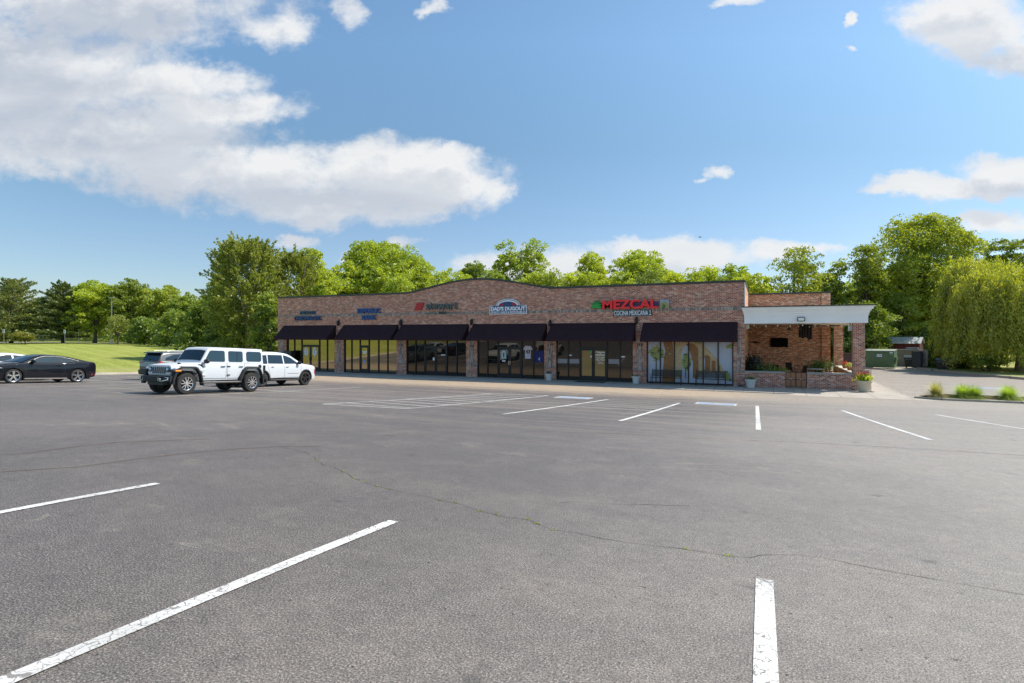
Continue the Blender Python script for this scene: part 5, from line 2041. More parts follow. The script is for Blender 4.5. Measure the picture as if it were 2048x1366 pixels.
# far woodland that closes the view between the trunks
rg = np.random.default_rng(99)
P = []
for px in range(-150, 2250, 7):
    Z = 118 + 10 * math.sin(px * .013)
    x, y = at(px, Z)
    g0 = G(x, y)
    tp = hz(598 + 18 * math.sin(px * .021) + 12 * math.sin(px * .057) - (25 if px > 600 else 0), Z)
    nn = 170
    zz = rg.uniform(g0, tp, nn)
    P.append(np.stack([x + rg.normal(size=nn) * 1.1, y + rg.normal(size=nn) * 2.5, zz], 1))
o = leaf_mesh('woodland', np.concatenate(P), None, 0.95, LEAFM['mid'], None, seed=5)
struct(o, 'stuff', 'distant green woodland closing the view behind the trees')
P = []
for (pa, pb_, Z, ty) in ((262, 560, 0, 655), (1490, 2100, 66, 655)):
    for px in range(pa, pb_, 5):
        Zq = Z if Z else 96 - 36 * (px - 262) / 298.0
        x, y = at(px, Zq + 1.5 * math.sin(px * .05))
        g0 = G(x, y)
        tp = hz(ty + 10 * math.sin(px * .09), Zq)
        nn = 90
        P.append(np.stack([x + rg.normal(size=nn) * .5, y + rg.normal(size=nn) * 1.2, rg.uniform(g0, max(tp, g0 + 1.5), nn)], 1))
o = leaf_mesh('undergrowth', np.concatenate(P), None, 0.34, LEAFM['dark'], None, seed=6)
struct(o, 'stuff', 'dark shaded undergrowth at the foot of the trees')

# weeds growing in the pavement crack
P, D = [], []
rr = random.Random(8)
for i in list(range(10, 46)) + [60, 61]:
    if rr.random() < (.45 if i < 60 else .9) and i < len(cp):
        x, y = cp[i]
        for _ in range(12):
            P.append((x + rr.gauss(0, .016), y + rr.gauss(0, .012), G(x, y) + .008))
            D.append((rr.gauss(0, 1), rr.gauss(0, 1), .4))
o = leaf_mesh('crack_weeds', np.array(P), np.array(D), 0.016, LEAFM['mid'], None, seed=3)
struct(o, 'stuff', 'tiny green weeds in the pavement crack')

# grass tussocks and blades on the lawn crest edge
# ---------------------------------------------------------------- ornamental grasses in the island


def blades(rg, n, h, spread, droop=0.6, segs=4):
    """long arching blades as ribbons"""
    vs, fs = [], []
    for i in range(n):
        a = rg.uniform(0, 2 * math.pi)
        el = rg.uniform(.15, 1.35)
        L = h * rg.uniform(.75, 1.25)
        w = 0.008 * rg.uniform(.7, 1.3)
        b0 = np.array([rg.normal() * .05, rg.normal() * .05, 0])
        px_ = np.array([-math.sin(a), math.cos(a), 0]) * w
        for k in range(segs + 1):
            t_ = k / segs
            hr = spread * L * t_ * math.cos(el) * 1.3
            z = L * (math.sin(el) * t_ - droop * t_ * t_ * math.cos(el) * .9)
            c = b0 + np.array([math.cos(a) * hr, math.sin(a) * hr, max(z, -.05)])
            ww = (1 - t_ * .85)
            vs += [tuple(c - px_ * ww), tuple(c + px_ * ww)]
        b = len(vs) - 2 * (segs + 1)
        fs += [(b + 2 * k, b + 2 * k + 1, b + 2 * k + 3, b + 2 * k + 2) for k in range(segs)]
    return vs, fs


def tussock(px, x=None, h=.55, n=500, leaf='grassy', lab='', seed=1, spread=1.0, y=-2.75):
    if x is None:
        x = S(px, y)
    o = thing('ornamental_grass', lab, 'plant', (x, y, 0.14), 0, 'grass clumps in the mulch bed')
    rg = np.random.default_rng(seed)
    mb = MB()
    mb.add(*blades(rg, n, h, spread))
    mb.build('blades', LEAFM[leaf], o)
    mb = MB()
    for i in range(14):
        a = rg.uniform(0, 6.28)
        mb.tube([(0, 0, -.08), (.05 * math.cos(a), .05 * math.sin(a), .06)], .006, 4)
    mb.build('crown_base', BARK, o)
    return o


tussock(1872, h=.80, n=900, leaf='pale', lab='pale yellow variegated grass clump at the left end of the mulch bed', seed=1, spread=.75)
tussock(1925, h=.66, n=1300, lab='left half of the wide green grass clump in mid bed', seed=2, spread=1.0)
tussock(1949, h=.62, n=1300, lab='right half of the wide green grass clump in mid bed', seed=5, spread=1.0)
tussock(2016, h=.70, n=1500, lab='round green grass clump at the right picture edge', seed=3, spread=.95)

# ---------------------------------------------------------------- planters
def pot(px, py, lab, m, r=.25, h=.45, leaf=None, n=0, y=-0.62, big=False, group='round planters along the walk'):
    x = S(px, y)
    o = thing('planter', lab, 'planter', (x, y, 0.0), 0, group)
    mb = MB()
    mb.lathe([(r * .70, 0), (r * .74, h * .1), (r * .92, h * .82), (r * 1.06, h * .83), (r * 1.08, h), (r * .93, h), (r * .9, h * .9)], (0, 0, 0), 24)
    mb.build('pot', m, o, smooth=35)
    mb = MB()
    mb.lathe([(r * .85, h * .88), (r * .88, h * .9), (r * .3, h * .95)], (0, 0, 0), 18)
    mb.build('soil', SOIL, o)
    if leaf:
        rg = np.random.default_rng(int(px))
        P = rg.normal(size=(n, 3)) * np.array([r * .45, r * .45, .05]) + np.array([0, 0, h + .05])
        leaf_mesh('plant', P, None, .07, LEAFM[leaf], o, seed=int(px))
    return o


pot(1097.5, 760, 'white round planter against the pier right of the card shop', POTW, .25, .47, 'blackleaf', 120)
pot(1272, 766, 'white round planter with dry stems between restaurant door and mural', POTW, .26, .47, 'dark', 80)
pot(1501.5, 775, 'white round planter before the left low patio wall', POTW, .30, .50, 'dark', 160)
bp = pot(1728.5, 783, 'large tan planter of red and green leaves at the patio corner', POTT, .37, .62, 'bright', 420, y=-.75)
rg = np.random.default_rng(4)
mb = MB()
mb.add(*[q if i else [(x, y, z + .58) for x, y, z in q] for i, q in enumerate(blades(rg, 90, .38, .6, .4))])
mb.v = [(x * 1.0, y, z) for x, y, z in mb.v]
mb.build('red_leaves', LEAFM['redleaf'], bp)
P = rg.normal(size=(260, 3)) * np.array([.14, .14, .10]) + np.array([0, 0, .80])
D = rg.normal(size=(260, 3)) + np.array([0, 0, 1.0])
leaf_mesh('green_leaves', P, D, .16, LEAFM['bright'], bp, seed=2)
P = rg.normal(size=(150, 3)) * np.array([.13, .13, .10]) + np.array([0, 0, .95])
leaf_mesh('red_flowers', P, None, .11, LEAFM['redleaf'], bp, seed=2)
# small sign post by the planter
x, y = S(1742, -.7), -.7
sp = thing('sign_post', 'thin rusty post with small red-lettered plate beside the tan planter', 'sign', (x, y, 0))
mb = MB()
mb.lathe([(.17, 0), (.17, .02), (.03, .03)], (0, 0, 0), 14)
mb.build('base', BLACKM, sp)
mb = MB()
mb.tube([(0, 0, .02), (0, 0, 1.28), (-.42, 0, 1.28)], .016, 7)
mb.build('post', plain('rusty_post', (0.13, 0.06, 0.03), 0.7), sp)
mb = MB()
mb.box(-.36, -.06, -.008, .008, .93, 1.22)
mb.build('plate', plain('pinkish_plate', (0.55, 0.42, 0.38), 0.7), sp)
text_part('plate_text', 'PATIO', -.33, -.09, 1.05, 1.15, -.0085, .003, RED2, sp, .02)
# terracotta pots on the side low wall + plants
for i, (px, yy_, lf, lab) in enumerate([(1681.5, 5.6, 'redleaf', 'terracotta pot on the side wall cap, farthest, pinkish leaves'), (1693, 3.4, 'grassy', 'terracotta pot on the side wall cap, middle, green leaves'),
                                        (1704.5, 1.65, 'pale', 'terracotta pot on the side wall cap, nearest the column, pale leaves')]):
    o = thing('flower_pot', lab, 'flower pot', (5.96, yy_, .951), 0, 'terracotta pots on the side wall')
    mb = MB()
    mb.lathe([(.12, 0), (.17, .2), (.19, .2), (.19, .25), (.15, .25), (.14, .2)], (0, 0, 0), 18)
    mb.build('pot', TERRA, o, smooth=35)
    rg = np.random.default_rng(i + 3)
    leaf_mesh('plant', rg.normal(size=(170, 3)) * np.array([.11, .11, .06]) + np.array([0, 0, .32]), None, .08, LEAFM[lf], o, seed=i)


def patio_plant(px, y, h, r, leaf, lab, n, size=.14, kind='mound', seed=1):
    x = S(px, y)
    o = thing('potted_plant', lab, 'plant', (x, y, .03), 0)
    mb = MB()
    mb.lathe([(.18, 0), (.24, .38), (.26, .38), (.26, .44), (.2, .44)], (0, 0, 0), 16)
    mb.build('pot', DARK, o, smooth=35)
    rg = np.random.default_rng(seed)
    if kind == 'fern':
        mb = MB()
        q, fs = blades(rg, n, h * .75, 1.1, .6)
        q = [(a * 1.0, b, c + .42) for a, b, c in q]
        mb.add(q, fs)
        mb.build('fronds', LEAFM[leaf], o)
        P = rg.normal(size=(n * 3, 3)) * np.array([r * .45, r * .45, h * .13]) + np.array([0, 0, h * .66])
    else:
        P = rg.normal(size=(n, 3)) * np.array([r * .42, r * .42, h * .16]) + np.array([0, 0, h * .68])
    D = rg.normal(size=P.shape) + np.array([0, 0, .5])
    leaf_mesh('leaves', P, D, size, LEAFM[leaf], o, aspect=.4, seed=seed)
    return o


patio_plant(1532, .95, 1.35, .75, 'dark', 'feathery green plant behind the left low patio wall', 900, .13, seed=1)
patio_plant(1542, 1.0, 1.28, .65, 'mid', 'bright feathery plant touching the cap of the left low wall', 700, .12, seed=2)
patio_plant(1560, 1.05, 1.10, .62, 'mid', 'low spreading green plant next to the gate', 800, .11, seed=3)
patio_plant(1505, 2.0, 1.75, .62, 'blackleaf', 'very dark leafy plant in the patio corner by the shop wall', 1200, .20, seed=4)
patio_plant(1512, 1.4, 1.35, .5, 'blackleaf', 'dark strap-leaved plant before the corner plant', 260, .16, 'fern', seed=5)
patio_plant(1640, 5.6, 1.55, .85, 'dark', 'large green fern near the rear patio pilaster', 240, .16, 'fern', seed=6)
o = thing('fire_pit', 'terracotta coloured fire pit box by the right low wall', 'fire pit', (4.9, 4.4, .03))
mb = MB()
mb.box(-.3, .3, -.3, .3, 0, .72)
mb.build('box', TERRA, o, bevel=.03)
mb = MB()
mb.lathe([(.2, .721), (.24, .78), (.16, .78)], (0, 0, 0), 14)
mb.build('bowl', BLACKM, o)
# blue hose lying by pier
x, y = S(1481, -.25), -.25
hs = thing('garden_hose', 'small coil of blue hose on the walk by the corner pier', 'hose', (x, y, 0))
mb = MB()
mb.tube([(.17 * math.cos(i * .5) * (1 - .006 * i), .10 * math.sin(i * .5), .02 + .0016 * i) for i in range(50)], .013, 6)
mb.build('coil', plain('blue_hose', (0.01, 0.06, 0.13), 0.5), hs, smooth=60)
# doormat
mt = thing('doormat', 'black doormat before the restaurant door', 'doormat', (S(1181, -.75), -.75, 0.0))
mb = MB()
mb.box(-1.0, 1.0, -.38, .38, 0.002, .016)
mb.build('mat', plain('black_rubber_mat', (0.012, 0.012, 0.014), 0.9), mt, bevel=.004)

# benches


def bench(pa, pb_, lab):
    y = -0.75
    x0, x1 = S(pa, y), S(pb_, y)
    o = thing('bench', lab, 'bench', ((x0 + x1) / 2, y, 0), 0, 'black metal benches')
    hw = (x1 - x0) / 2
    mb = MB()
    for k in range(9):
        mb.box(-hw + .03, hw - .03, -.24 + k * .052, -.205 + k * .052, .435, .447)
    mb.build('seat', BLACKM, o)
    mb = MB()
    for k in range(11):
        z = .50 + k * .039
        yy_ = .245 + k * .010
        mb.box(-hw + .03, hw - .03, yy_, yy_ + .008, z, z + .027)
    for q in (-hw / 3, hw / 3):
        mb.prism_x([(.255, .48), (.275, .48), (.375, .93), (.355, .93)], q - .015, q + .015)
    mb.build('backrest', BLACKM, o)
    for s_ in (-1, 1):
        xx_ = s_ * (hw - .02)
        mb = MB()
        mb.tube([(xx_, -.25, 0), (xx_, -.25, .64), (xx_, -.2, .66), (xx_, .27, .64)], .02, 6)
        mb.tube([(xx_, -.25, .44), (xx_, .25, .44)], .02, 6)
        mb.build('arm', BLACKM, o)
        for yy_, zt__ in ((.26, .95),):
            mb = MB()
            mb.tube([(xx_, .30, 0), (xx_, .25, .45), (xx_, .37, .96)], .022, 6)
            mb.build('leg', BLACKM, o)
    return o


bench(1302.5, 1362.5, 'black slatted metal bench under the mural trees, left of two')
bench(1391.5, 1451.5, 'black slatted metal bench under the small mural arches, right of two')

# ---------------------------------------------------------------- bins, shed and walls at the right
def pxobj(px, Z):
    x, y = at(px, Z)
    return x, y


Zd = 54.5
x, y = at(1763, Zd)
dm = thing('dumpster', 'large worn green steel dumpster with a white notice', 'dumpster', (x, y, -.14), R(-18))
W2, D2, H2 = 1.16, .85, 1.78
mb = MB()
mb.prism_x([(-D2, .12), (D2, .12), (D2, H2), (-D2 - .12, H2 - .12), (-D2 - .12, .75)], -W2, W2)
mb.build('body', GREENM, dm, bevel=.02)
mb = MB()
for zz_ in (.55, 1.25):
    mb.box(-W2 + .02, W2 - .02, -D2 - .17, -D2 - .121, zz_ + .2, zz_ + .27)
for xx_ in (-.7, 0, .7):
    mb.box(xx_ - .03, xx_ + .03, -D2 - .16, -D2 - .122, .78, H2 - .14)
mb.build('ribs', GREENM, dm)
mb = MB()
mb.prism_x([(-D2 - .16, H2 - .10), (D2 + .02, H2 + .02), (D2 + .02, H2 + .08), (-D2 - .16, H2 - .04)], -W2 - .02, W2 + .02)
mb.build('lid', plain('faded_green_lid', (0.26, 0.30, 0.22), 0.6), dm)
for s_ in (-1, 1):
    mb = MB()
    mb.box(s_ * W2, s_ * (W2 + .16), -.75, .1, .85, 1.15)
    mb.build('fork_pocket', GREENM, dm)
mb = MB()
mb.box(-.22, .20, -D2 - .19, -D2 - .171, .95 + .2, 1.25 + .15)
pl = mb.build('notice', WHITEL, dm)
text_part('notice_text', 'NO DUMPING', -.19, .17, 1.24, 1.33, -D2 - .1905, .003, DARK, pl, .02)
mb = MB()
mb.box(W2 - .36, W2 - .08, -D2 - .14, -D2 - .125, 1.42, 1.62)
mb.build('sticker', WHITEL, dm)
x, y = at(1733.5, 56)
wp = thing('gate_panel', 'pale upright panel just left of the green dumpster', 'panel', (x, y, -.14), R(24))
mb = MB()
mb.box(-.05, .05, -.9, .9, 0, 1.85)
mb.build('panel', plain('cream_panel', (0.58, 0.55, 0.46), 0.7), wp)
mb = MB()
mb.box(.051, .07, -.9, .9, .3, .38)
mb.box(.051, .07, -.9, .9, 1.5, 1.58)
mb.build('rails', STEEL, wp)
# block wall
xa, ya = at(1738, 58.5)
xb, yb = at(1842, 57.0)
L = math.hypot(xb - xa, yb - ya)
ang = math.atan2(yb - ya, xb - xa)
bw = thing('block_wall', 'grey block wall behind the dumpster and carts', 'wall', ((xa + xb) / 2, (ya + yb) / 2, -.15), ang)
mb = MB()
mb.box(-L / 2, L / 2, 0, .2, 0, 1.72)
mb.build('wall', CMU, bw)
mb = MB()
mb.box(-L / 2, L / 2, -.03, .23, 1.722, 1.79)
mb.build('wall_cap', STONE, bw)
# brick pier with pale side
x, y = at(1846, 54.0)
bpz = thing('brick_pillar', 'short brick pillar with pale side at the bin enclosure end', 'pillar', (x, y, -.14), R(-18))
mb = MB()
mb.box(-.30, .22, -.26, .26, 0, 1.68)
mb.build('pillar', BRICK, bpz)
mb = MB()
mb.box(.222, .40, -.20, .28, 0, 1.74)
mb.build('pale_side', POTT, bpz)
mb = MB()
mb.box(-.33, .43, -.29, .29, 1.742, 1.80)
mb.build('cap', STONE, bpz)
x, y = at(1834.5, 53.8)
gp = thing('enclosure_gate', 'dark open gate standing edge-on by the brick pillar', 'gate', (x, y, -.12), R(14))
mb = MB()
mb.box(-.10, .10, -.8, .8, .05, 1.66)
mb.build('leaf', plain('dark_blue_gate', (0.025, 0.035, 0.05), 0.6), gp)
mb = MB()
mb.tube([(0, -.72, 0), (0, -.72, 1.7)], .05, 8)
mb.build('post', BLACKM, gp)
# carts
def cart(px, Z, lab, k=1.0, rz=0, col=(0.02, 0.02, 0.024), tall=1.15):
    x, y = at(px, Z)
    o = thing('waste_container', lab, 'waste container', (x, y, -.12), rz)
    cm = plain('container_%d' % int(px), col, 0.45)
    mb = MB()
    vs = []
    for z, sx, sy in ((.18, .52, .38), (tall, .62, .50)):
        vs += [(-sx * k, -sy * k, z), (sx * k, -sy * k, z), (sx * k, sy * k, z), (-sx * k, sy * k, z)]
    mb.add(vs, [(0, 3, 2, 1), (4, 5, 6, 7), (0, 1, 5, 4), (1, 2, 6, 5), (2, 3, 7, 6), (3, 0, 4, 7)])
    mb.build('body', cm, o, bevel=.03)
    mb = MB()
    mb.prism_x([(-.55 * k, tall + .002), (.55 * k, tall + .002), (.50 * k, tall + .10), (.1 * k, tall + .20), (-.3 * k, tall + .16)], -.66 * k, .66 * k)
    mb.build('lid', plain('container_lid_%d' % int(px), (0.07, 0.085, 0.08), 0.35), o, bevel=.02)
    for sx in (-1, 1):
        for sy in (-1, 1):
            mb = MB()
            mb.lathe([(.09, -.04), (.09, .04)], (sx * .42 * k, sy * .3 * k, .09), 12, 'x')
            mb.build('wheel', TYRE, o)
    mb = MB()
    mb.tube([(-.5 * k, -.56 * k, tall - .15), (.5 * k, -.56 * k, tall - .15)], .02, 6)
    mb.build('handle', STEEL, o)
    return o


cart(1822, 55.2, 'black wheeled container with grey-green lid before the block wall', .85, R(-18), tall=1.0)
cart(1888, 50.5, 'black wheeled container on its own before the cedar', .82, R(-25), tall=.95)
x, y = at(1825, 57.8)
bb = thing('blue_bin', 'blue-grey plastic bin lid showing above the block wall', 'bin', (x, y, -.15), R(-18))
mb = MB()
mb.prism_x([(-.4, .1), (.4, .1), (.45, 1.85), (-.45, 1.85)], -.5, .5)
mb.build('body', plain('blue_grey_bin', (0.10, 0.17, 0.22), 0.5), bb, bevel=.04)
mb = MB()
mb.box(-.53, .53, -.48, .48, 1.852, 1.93)
mb.build('lid', plain('blue_grey_lid', (0.12, 0.19, 0.24), 0.5), bb, bevel=.03)
# shed
x, y = at(1811, 62)
sh = thing('shed', 'dark red shed with pale ribbed metal roof behind the block wall', 'shed', (x, y, -.15), R(-20))
mb = MB()
mb.box(-1.45, 1.45, -1.2, 1.2, 0, 2.35)
mb.build('wall', plain('dark_red_boards', (0.11, 0.018, 0.022), 0.7, var=.3), sh)
mb = MB()
for i in range(12):
    a = -1.6 + 3.2 * i / 12
    mb.prism_x([(-1.4, 2.30), (0, 2.98), (0, 3.02), (-1.4, 2.34)], a + .003, a + 3.2 / 12 - .003)
    mb.prism_x([(1.4, 2.30), (0, 2.98), (0, 3.02), (1.4, 2.34)], a + .003, a + 3.2 / 12 - .003)
    mb.prism_x([(-1.4, 2.343), (0, 3.023), (0, 3.05), (-1.4, 2.37)], a - .01, a + .01)
mb.build('roof', plain('ribbed_metal_roof', (0.50, 0.51, 0.48), 0.45, metal=.2), sh)
mb = MB()
for s_ in (-1, 1):
    mb.prism_x([(-1.2, 2.352), (1.2, 2.352), (0, 2.93)], s_ * 1.44 - .01, s_ * 1.44 + .01)
mb.build('gable', MATS['dark_red_boards'], sh)
# dark slatted box seen between the columns
x, y = at(1700, 47)
ac = thing('slatted_screen', 'brown slatted equipment screen seen between the patio columns', 'screen', (x, y, -.15), R(-5))
mb = MB()
for i in range(12):
    mb.box(-.62 + i * .104, -.53 + i * .104, 0, .03, .05, 1.72)
mb.build('slats', plain('screen_brown', (0.07, 0.05, 0.045), 0.7), ac)
mb = MB()
mb.box(-.66, .66, -.02, .05, 1.722, 1.76)
mb.box(-.62, .62, .031, .6, .05, 1.7)
mb.build('frame', plain('screen_frame', (0.09, 0.065, 0.055), 0.7), ac)
# wheel stop / kerb stubs in the right lot
for pa, pb_ in (((1732, 738), (1770, 740)), ((1757, 739), (1772, 742))):
    pass
mb = MB()
qa, qb = GP(1722, 737.5), GP(1771, 740.0)
mb.tube([(qa[0], qa[1], -.10), (qb[0], qb[1], -.10)], .10, 6)
struct(mb.build('kerb_stub', CONC_K))

# ---------------------------------------------------------------- far left street things
for i, (px, lab) in enumerate(((7.5, 'white street sign on a grey pole near the left picture edge'), (129.5, 'white street sign on a grey pole in front of the second pine'))):
    x, y = at(px, 86)
    z = G(x, y) + .1
    o = thing('street_sign', lab, 'street sign', (x, y, z), R(YAW), 'roadside signs')
    mb = MB()
    mb.tube([(0, 0, -.1), (0, 0, 2.1)], .035, 6)
    mb.build('pole', STEEL, o)
    mb = MB()
    mb.box(-.15, .15, -.06, -.036, 1.75, 2.25)
    pn = mb.build('panel', WHITEL, o, bevel=.01)
    mb = MB()
    mb.box(-.08, .08, -.066, -.0605, 1.98, 2.14)
    mb.box(-.08, .08, -.066, -.0605, 1.84, 1.88)
    mb.build('marking', DARK, pn)
x, y = at(223, 90)
z = G(x, y) + .1
lp = thing('lamp_post', 'tall thin grey lamp post on a concrete foot at the lawn crest', 'lamp post', (x, y, z), R(YAW))
mb = MB()
mb.lathe([(.34, -.1), (.30, .75), (.28, .8)], (0, 0, 0), 12)
mb.build('concrete_foot', POTT, lp)
mb = MB()
mb.tube([(0, 0, .8), (0, 0, hz(597, 90) - z)], [.085, .06], 8)
mb.build('pole', STEEL, lp)
mb = MB()
zt_ = hz(596, 90) - z
mb.box(-.45, .45, -.15, .15, zt_, zt_ + .12)
mb.build('lamp_head', STEEL, lp, bevel=.02)
# chain-link fence behind the road
xa, ya = at(0, 101)
xb, yb = at(200, 103)
L = math.hypot(xb - xa, yb - ya)
fc = thing('fence', 'low grey chain-link fence beyond the road', 'fence', (xa, ya, G(xa, ya) + .1), math.atan2(yb - ya, xb - xa))
mb = MB()
n = int(L / .16)
for i in range(n):
    xx_ = i * L / n
    mb.box(xx_ - .012, xx_ + .012, -.012, .012, 0, 1.15)
for k in range(8):
    mb.box(0, L, .013, .03, k * .16, k * .16 + .018)
mb.build('mesh_panel', STEEL, fc)
for i in range(int(L / 2.6) + 1):
    mb = MB()
    mb.tube([(i * 2.6, 0.06, -.1), (i * 2.6, .06, 1.22)], .035, 6)
    mb.build('post', STEEL, fc)
mb = MB()
mb.tube([(0, .06, 1.2), (L, .06, 1.2)], .025, 6)
mb.build('top_rail', STEEL, fc)
# a bird
o = thing('bird', 'tiny dark bird high above the red restaurant sign', 'bird', (*at(1400, 60), hz(474, 60)), R(30))
mb = MB()
mb.lathe([(.005, -.17), (.045, -.06), (.05, .02), (.03, .12), (.035, .15), (.005, .20)], (0, 0, 0), 8, 'x')
mb.add([(-.05, 0, .02), (.07, 0, .02), (.03, .16, .07), (-.06, .34, .03), (.07, -.0, .02), (.03, -.16, .07), (-.06, -.34, .03)], [(0, 1, 2, 3), (0, 6, 5, 1)])
mb.add([(-.15, 0, 0), (-.27, .05, 0), (-.27, -.05, 0)], [(0, 1, 2)])
mb.build('body', DARK, o, smooth=50)

# ---------------------------------------------------------------- vehicles (x forward, y left, z up; z=0 at the tyres' foot)


def interp(pts, x):
    if x <= pts[0][0]: return pts[0][1]
    if x >= pts[-1][0]: return pts[-1][1]
    for (a, va), (b, vb) in zip(pts[:-1], pts[1:]):
        if a <= x <= b:
            f = (x - a) / (b - a)
            return va + (vb - va) * f


def sint(pts, x):
    """smooth interpolation"""
    n = len(pts)
    if x <= pts[0][0]: return pts[0][1]
    if x >= pts[-1][0]: return pts[-1][1]
    for i in range(n - 1):
        if pts[i][0] <= x <= pts[i + 1][0]:
            p0 = pts[max(0, i - 1)]
            p1, p2 = pts[i], pts[i + 1]
            p3 = pts[min(n - 1, i + 2)]
            h = p2[0] - p1[0]
            m1 = (p2[1] - p0[1]) / (p2[0] - p0[0]) if p2[0] != p0[0] else 0
            m2 = (p3[1] - p1[1]) / (p3[0] - p1[0]) if p3[0] != p1[0] else 0
            t_ = (x - p1[0]) / h
            return ((2 * t_**3 - 3 * t_**2 + 1) * p1[1] + (t_**3 - 2 * t_**2 + t_) * h * m1 + (-2 * t_**3 + 3 * t_**2) * p2[1] + (t_**3 - t_**2) * h * m2)


class Car:
    def __init__(s, name, label, cat, sx, sd, heading, spec, group='parked cars'):
        """sx = along the plaza, sd = distance in front of it, heading in degrees in plan"""
        s.p = spec
        h = R(heading)
        wb = spec['wb']
        cx, cy = sx, -sd
        fx, fy = cx + math.cos(h) * wb / 2, cy + math.sin(h) * wb / 2
        rx, ry = cx - math.cos(h) * wb / 2, cy - math.sin(h) * wb / 2
        zf, zr = G(fx, fy), G(rx, ry)
        s.o = thing(name, label, cat, (cx, cy, (zf + zr) / 2 + 0.004), group=group)
        pitch = math.atan2(zf - zr, wb)
        s.o.rotation_euler = (Matrix.Rotation(h, 4, 'Z') @ Matrix.Rotation(-pitch, 4, 'Y')).to_euler()

    # plan half width, and side surface
    def w(s, x):
        return s.p['W'] * interp(s.p['plan'], x)

    def side(s, x, z):
        p = s.p
        ww = s.w(x)
        zz = (z - p['rocker']) / (p['belt'] - p['rocker'])
        k = interp([(0, .955), (.12, .985), (.45, 1.0), (.75, .99), (1.0, .955)], zz)
        return ww * k

    def arch_z(s, x):
        p = s.p
        zb = interp(p['bottom'], x)
        for xw in (p['wb'] / 2, -p['wb'] / 2):
            d = abs(x - xw)
            if d < p['ar']:
                if p.get('sq'):
                    q = d / p['ar']
                    za = p['r'] + p['ar'] * (1 - q ** 4.5) ** .5 * .97
                else:
                    za = p['r'] + math.sqrt(max(0, p['ar'] ** 2 - d * d))
                zb = max(zb, za)
        return zb

    def stations(s):
        p = s.p
        xs = set()
        x = p['x0']
        while x < p['x1']:
            xs.add(round(x, 4))
            x += 0.06
        xs.add(p['x1'])
        for xw in (p['wb'] / 2, -p['wb'] / 2):
            for q in (-1, -.999, -.96, -.9, .9, .96, .999, 1):
                xs.add(round(xw + q * p['ar'] * 1.0001, 4))
        return sorted(v for v in xs if p['x0'] <= v <= p['x1'])

    def body(s, paint, under=DARK):
        p = s.p
        top = p['top']
        vs, fs = [], []
        rows = []
        for x in s.stations():
            zt = sint(top, x)
            zb = min(s.arch_z(x), zt - .06)
            zs = [zb + (zt - .07 - zb) * f for f in (0, .06, .2, .38, .56, .74, .88, 1.0)]
            hf = [(0.0, zb), (s.side(x, zb) * .85, zb)]
            hf += [(min(s.side(x, z), s.w(x)), z) for z in zs]
            ys = s.side(x, zt - .07)
            rd = p.get('shoulder', .06)
            hf += [(ys - rd * .15, zt - .035), (ys - rd * .6, zt - .010), (ys - rd * 1.3, zt + .004), (ys * .6, zt + p.get('crown', .02) * .8), (0, zt + p.get('crown', .02))]
            row = [(x, y, z) for y, z in hf] + [(x, -y, z) for y, z in hf[-2:0:-1]]
            rows.append(row)
        m = len(rows[0])
        for row in rows:
            vs += row
        for i in range(len(rows) - 1):
            for j in range(m):
                k = (j + 1) % m
                fs.append((i * m + j, (i + 1) * m + j, (i + 1) * m + k, i * m + k))
        fs.append(tuple(range(m)))
        b = (len(rows) - 1) * m
        fs.append(tuple(range(b + m - 1, b - 1, -1)))
        mb = MB()
        mb.add(vs, fs)
        o = mb.build('body', paint, s.o, smooth=38)
        mb = MB()
        wd = p['W'] * .74
        mb.box(p['x0'] + .25, p['x1'] - .25, -wd, wd, p['rocker'] - .03, min(p['belt'] - .25, p['r'] * 2 + .05))
        mb.build('underbody', under, s.o)
        return o

    def cab_y(s, x, z):
        p = s.p
        return s.side(x, p['belt']) * p.get('cabw', .97) - (z - p['belt']) * p['tumble']

    def cabin(s, paint):
        p = s.p
        vs, fs, rows = [], [], []
        xs = lin(p['cab'][0][0], p['cab'][-1][0], .05)
        for x in xs:
            zr = sint(p['cab'], x)
            zb = p['belt'] - .06
            zr = max(zr, zb + .03)
            rr = p.get('rround', .10)
            zside = max(zb + .01, zr - rr)
            hf = [(0, zb), (s.cab_y(x, zb), zb)]
            for f in (.33, .66, 1.0):
                z = zb + (zside - zb) * f
                hf.append((s.cab_y(x, z), z))
            yt = s.cab_y(x, zside)
            hf += [(yt - rr * .22, zside + rr * .5), (yt - rr * .7, zside + rr * .83), (yt - rr * 1.7, zr - .004), (yt * .5, zr + .012), (0, zr + .018)]
            rows.append([(x, y, z) for y, z in hf] + [(x, -y, z) for y, z in hf[-2:0:-1]])
        m = len(rows[0])
        for r_ in rows:
            vs += r_
        for i in range(len(rows) - 1):
            for j in range(m):
                k = (j + 1) % m
                fs.append((i * m + j, (i + 1) * m + j, (i + 1) * m + k, i * m + k))
        fs.append(tuple(range(m)))
        b = (len(rows) - 1) * m
        fs.append(tuple(range(b + m - 1, b - 1, -1)))
        mb = MB()
        mb.add(vs, fs)
        return mb.build('cabin', paint, s.o, smooth=38)

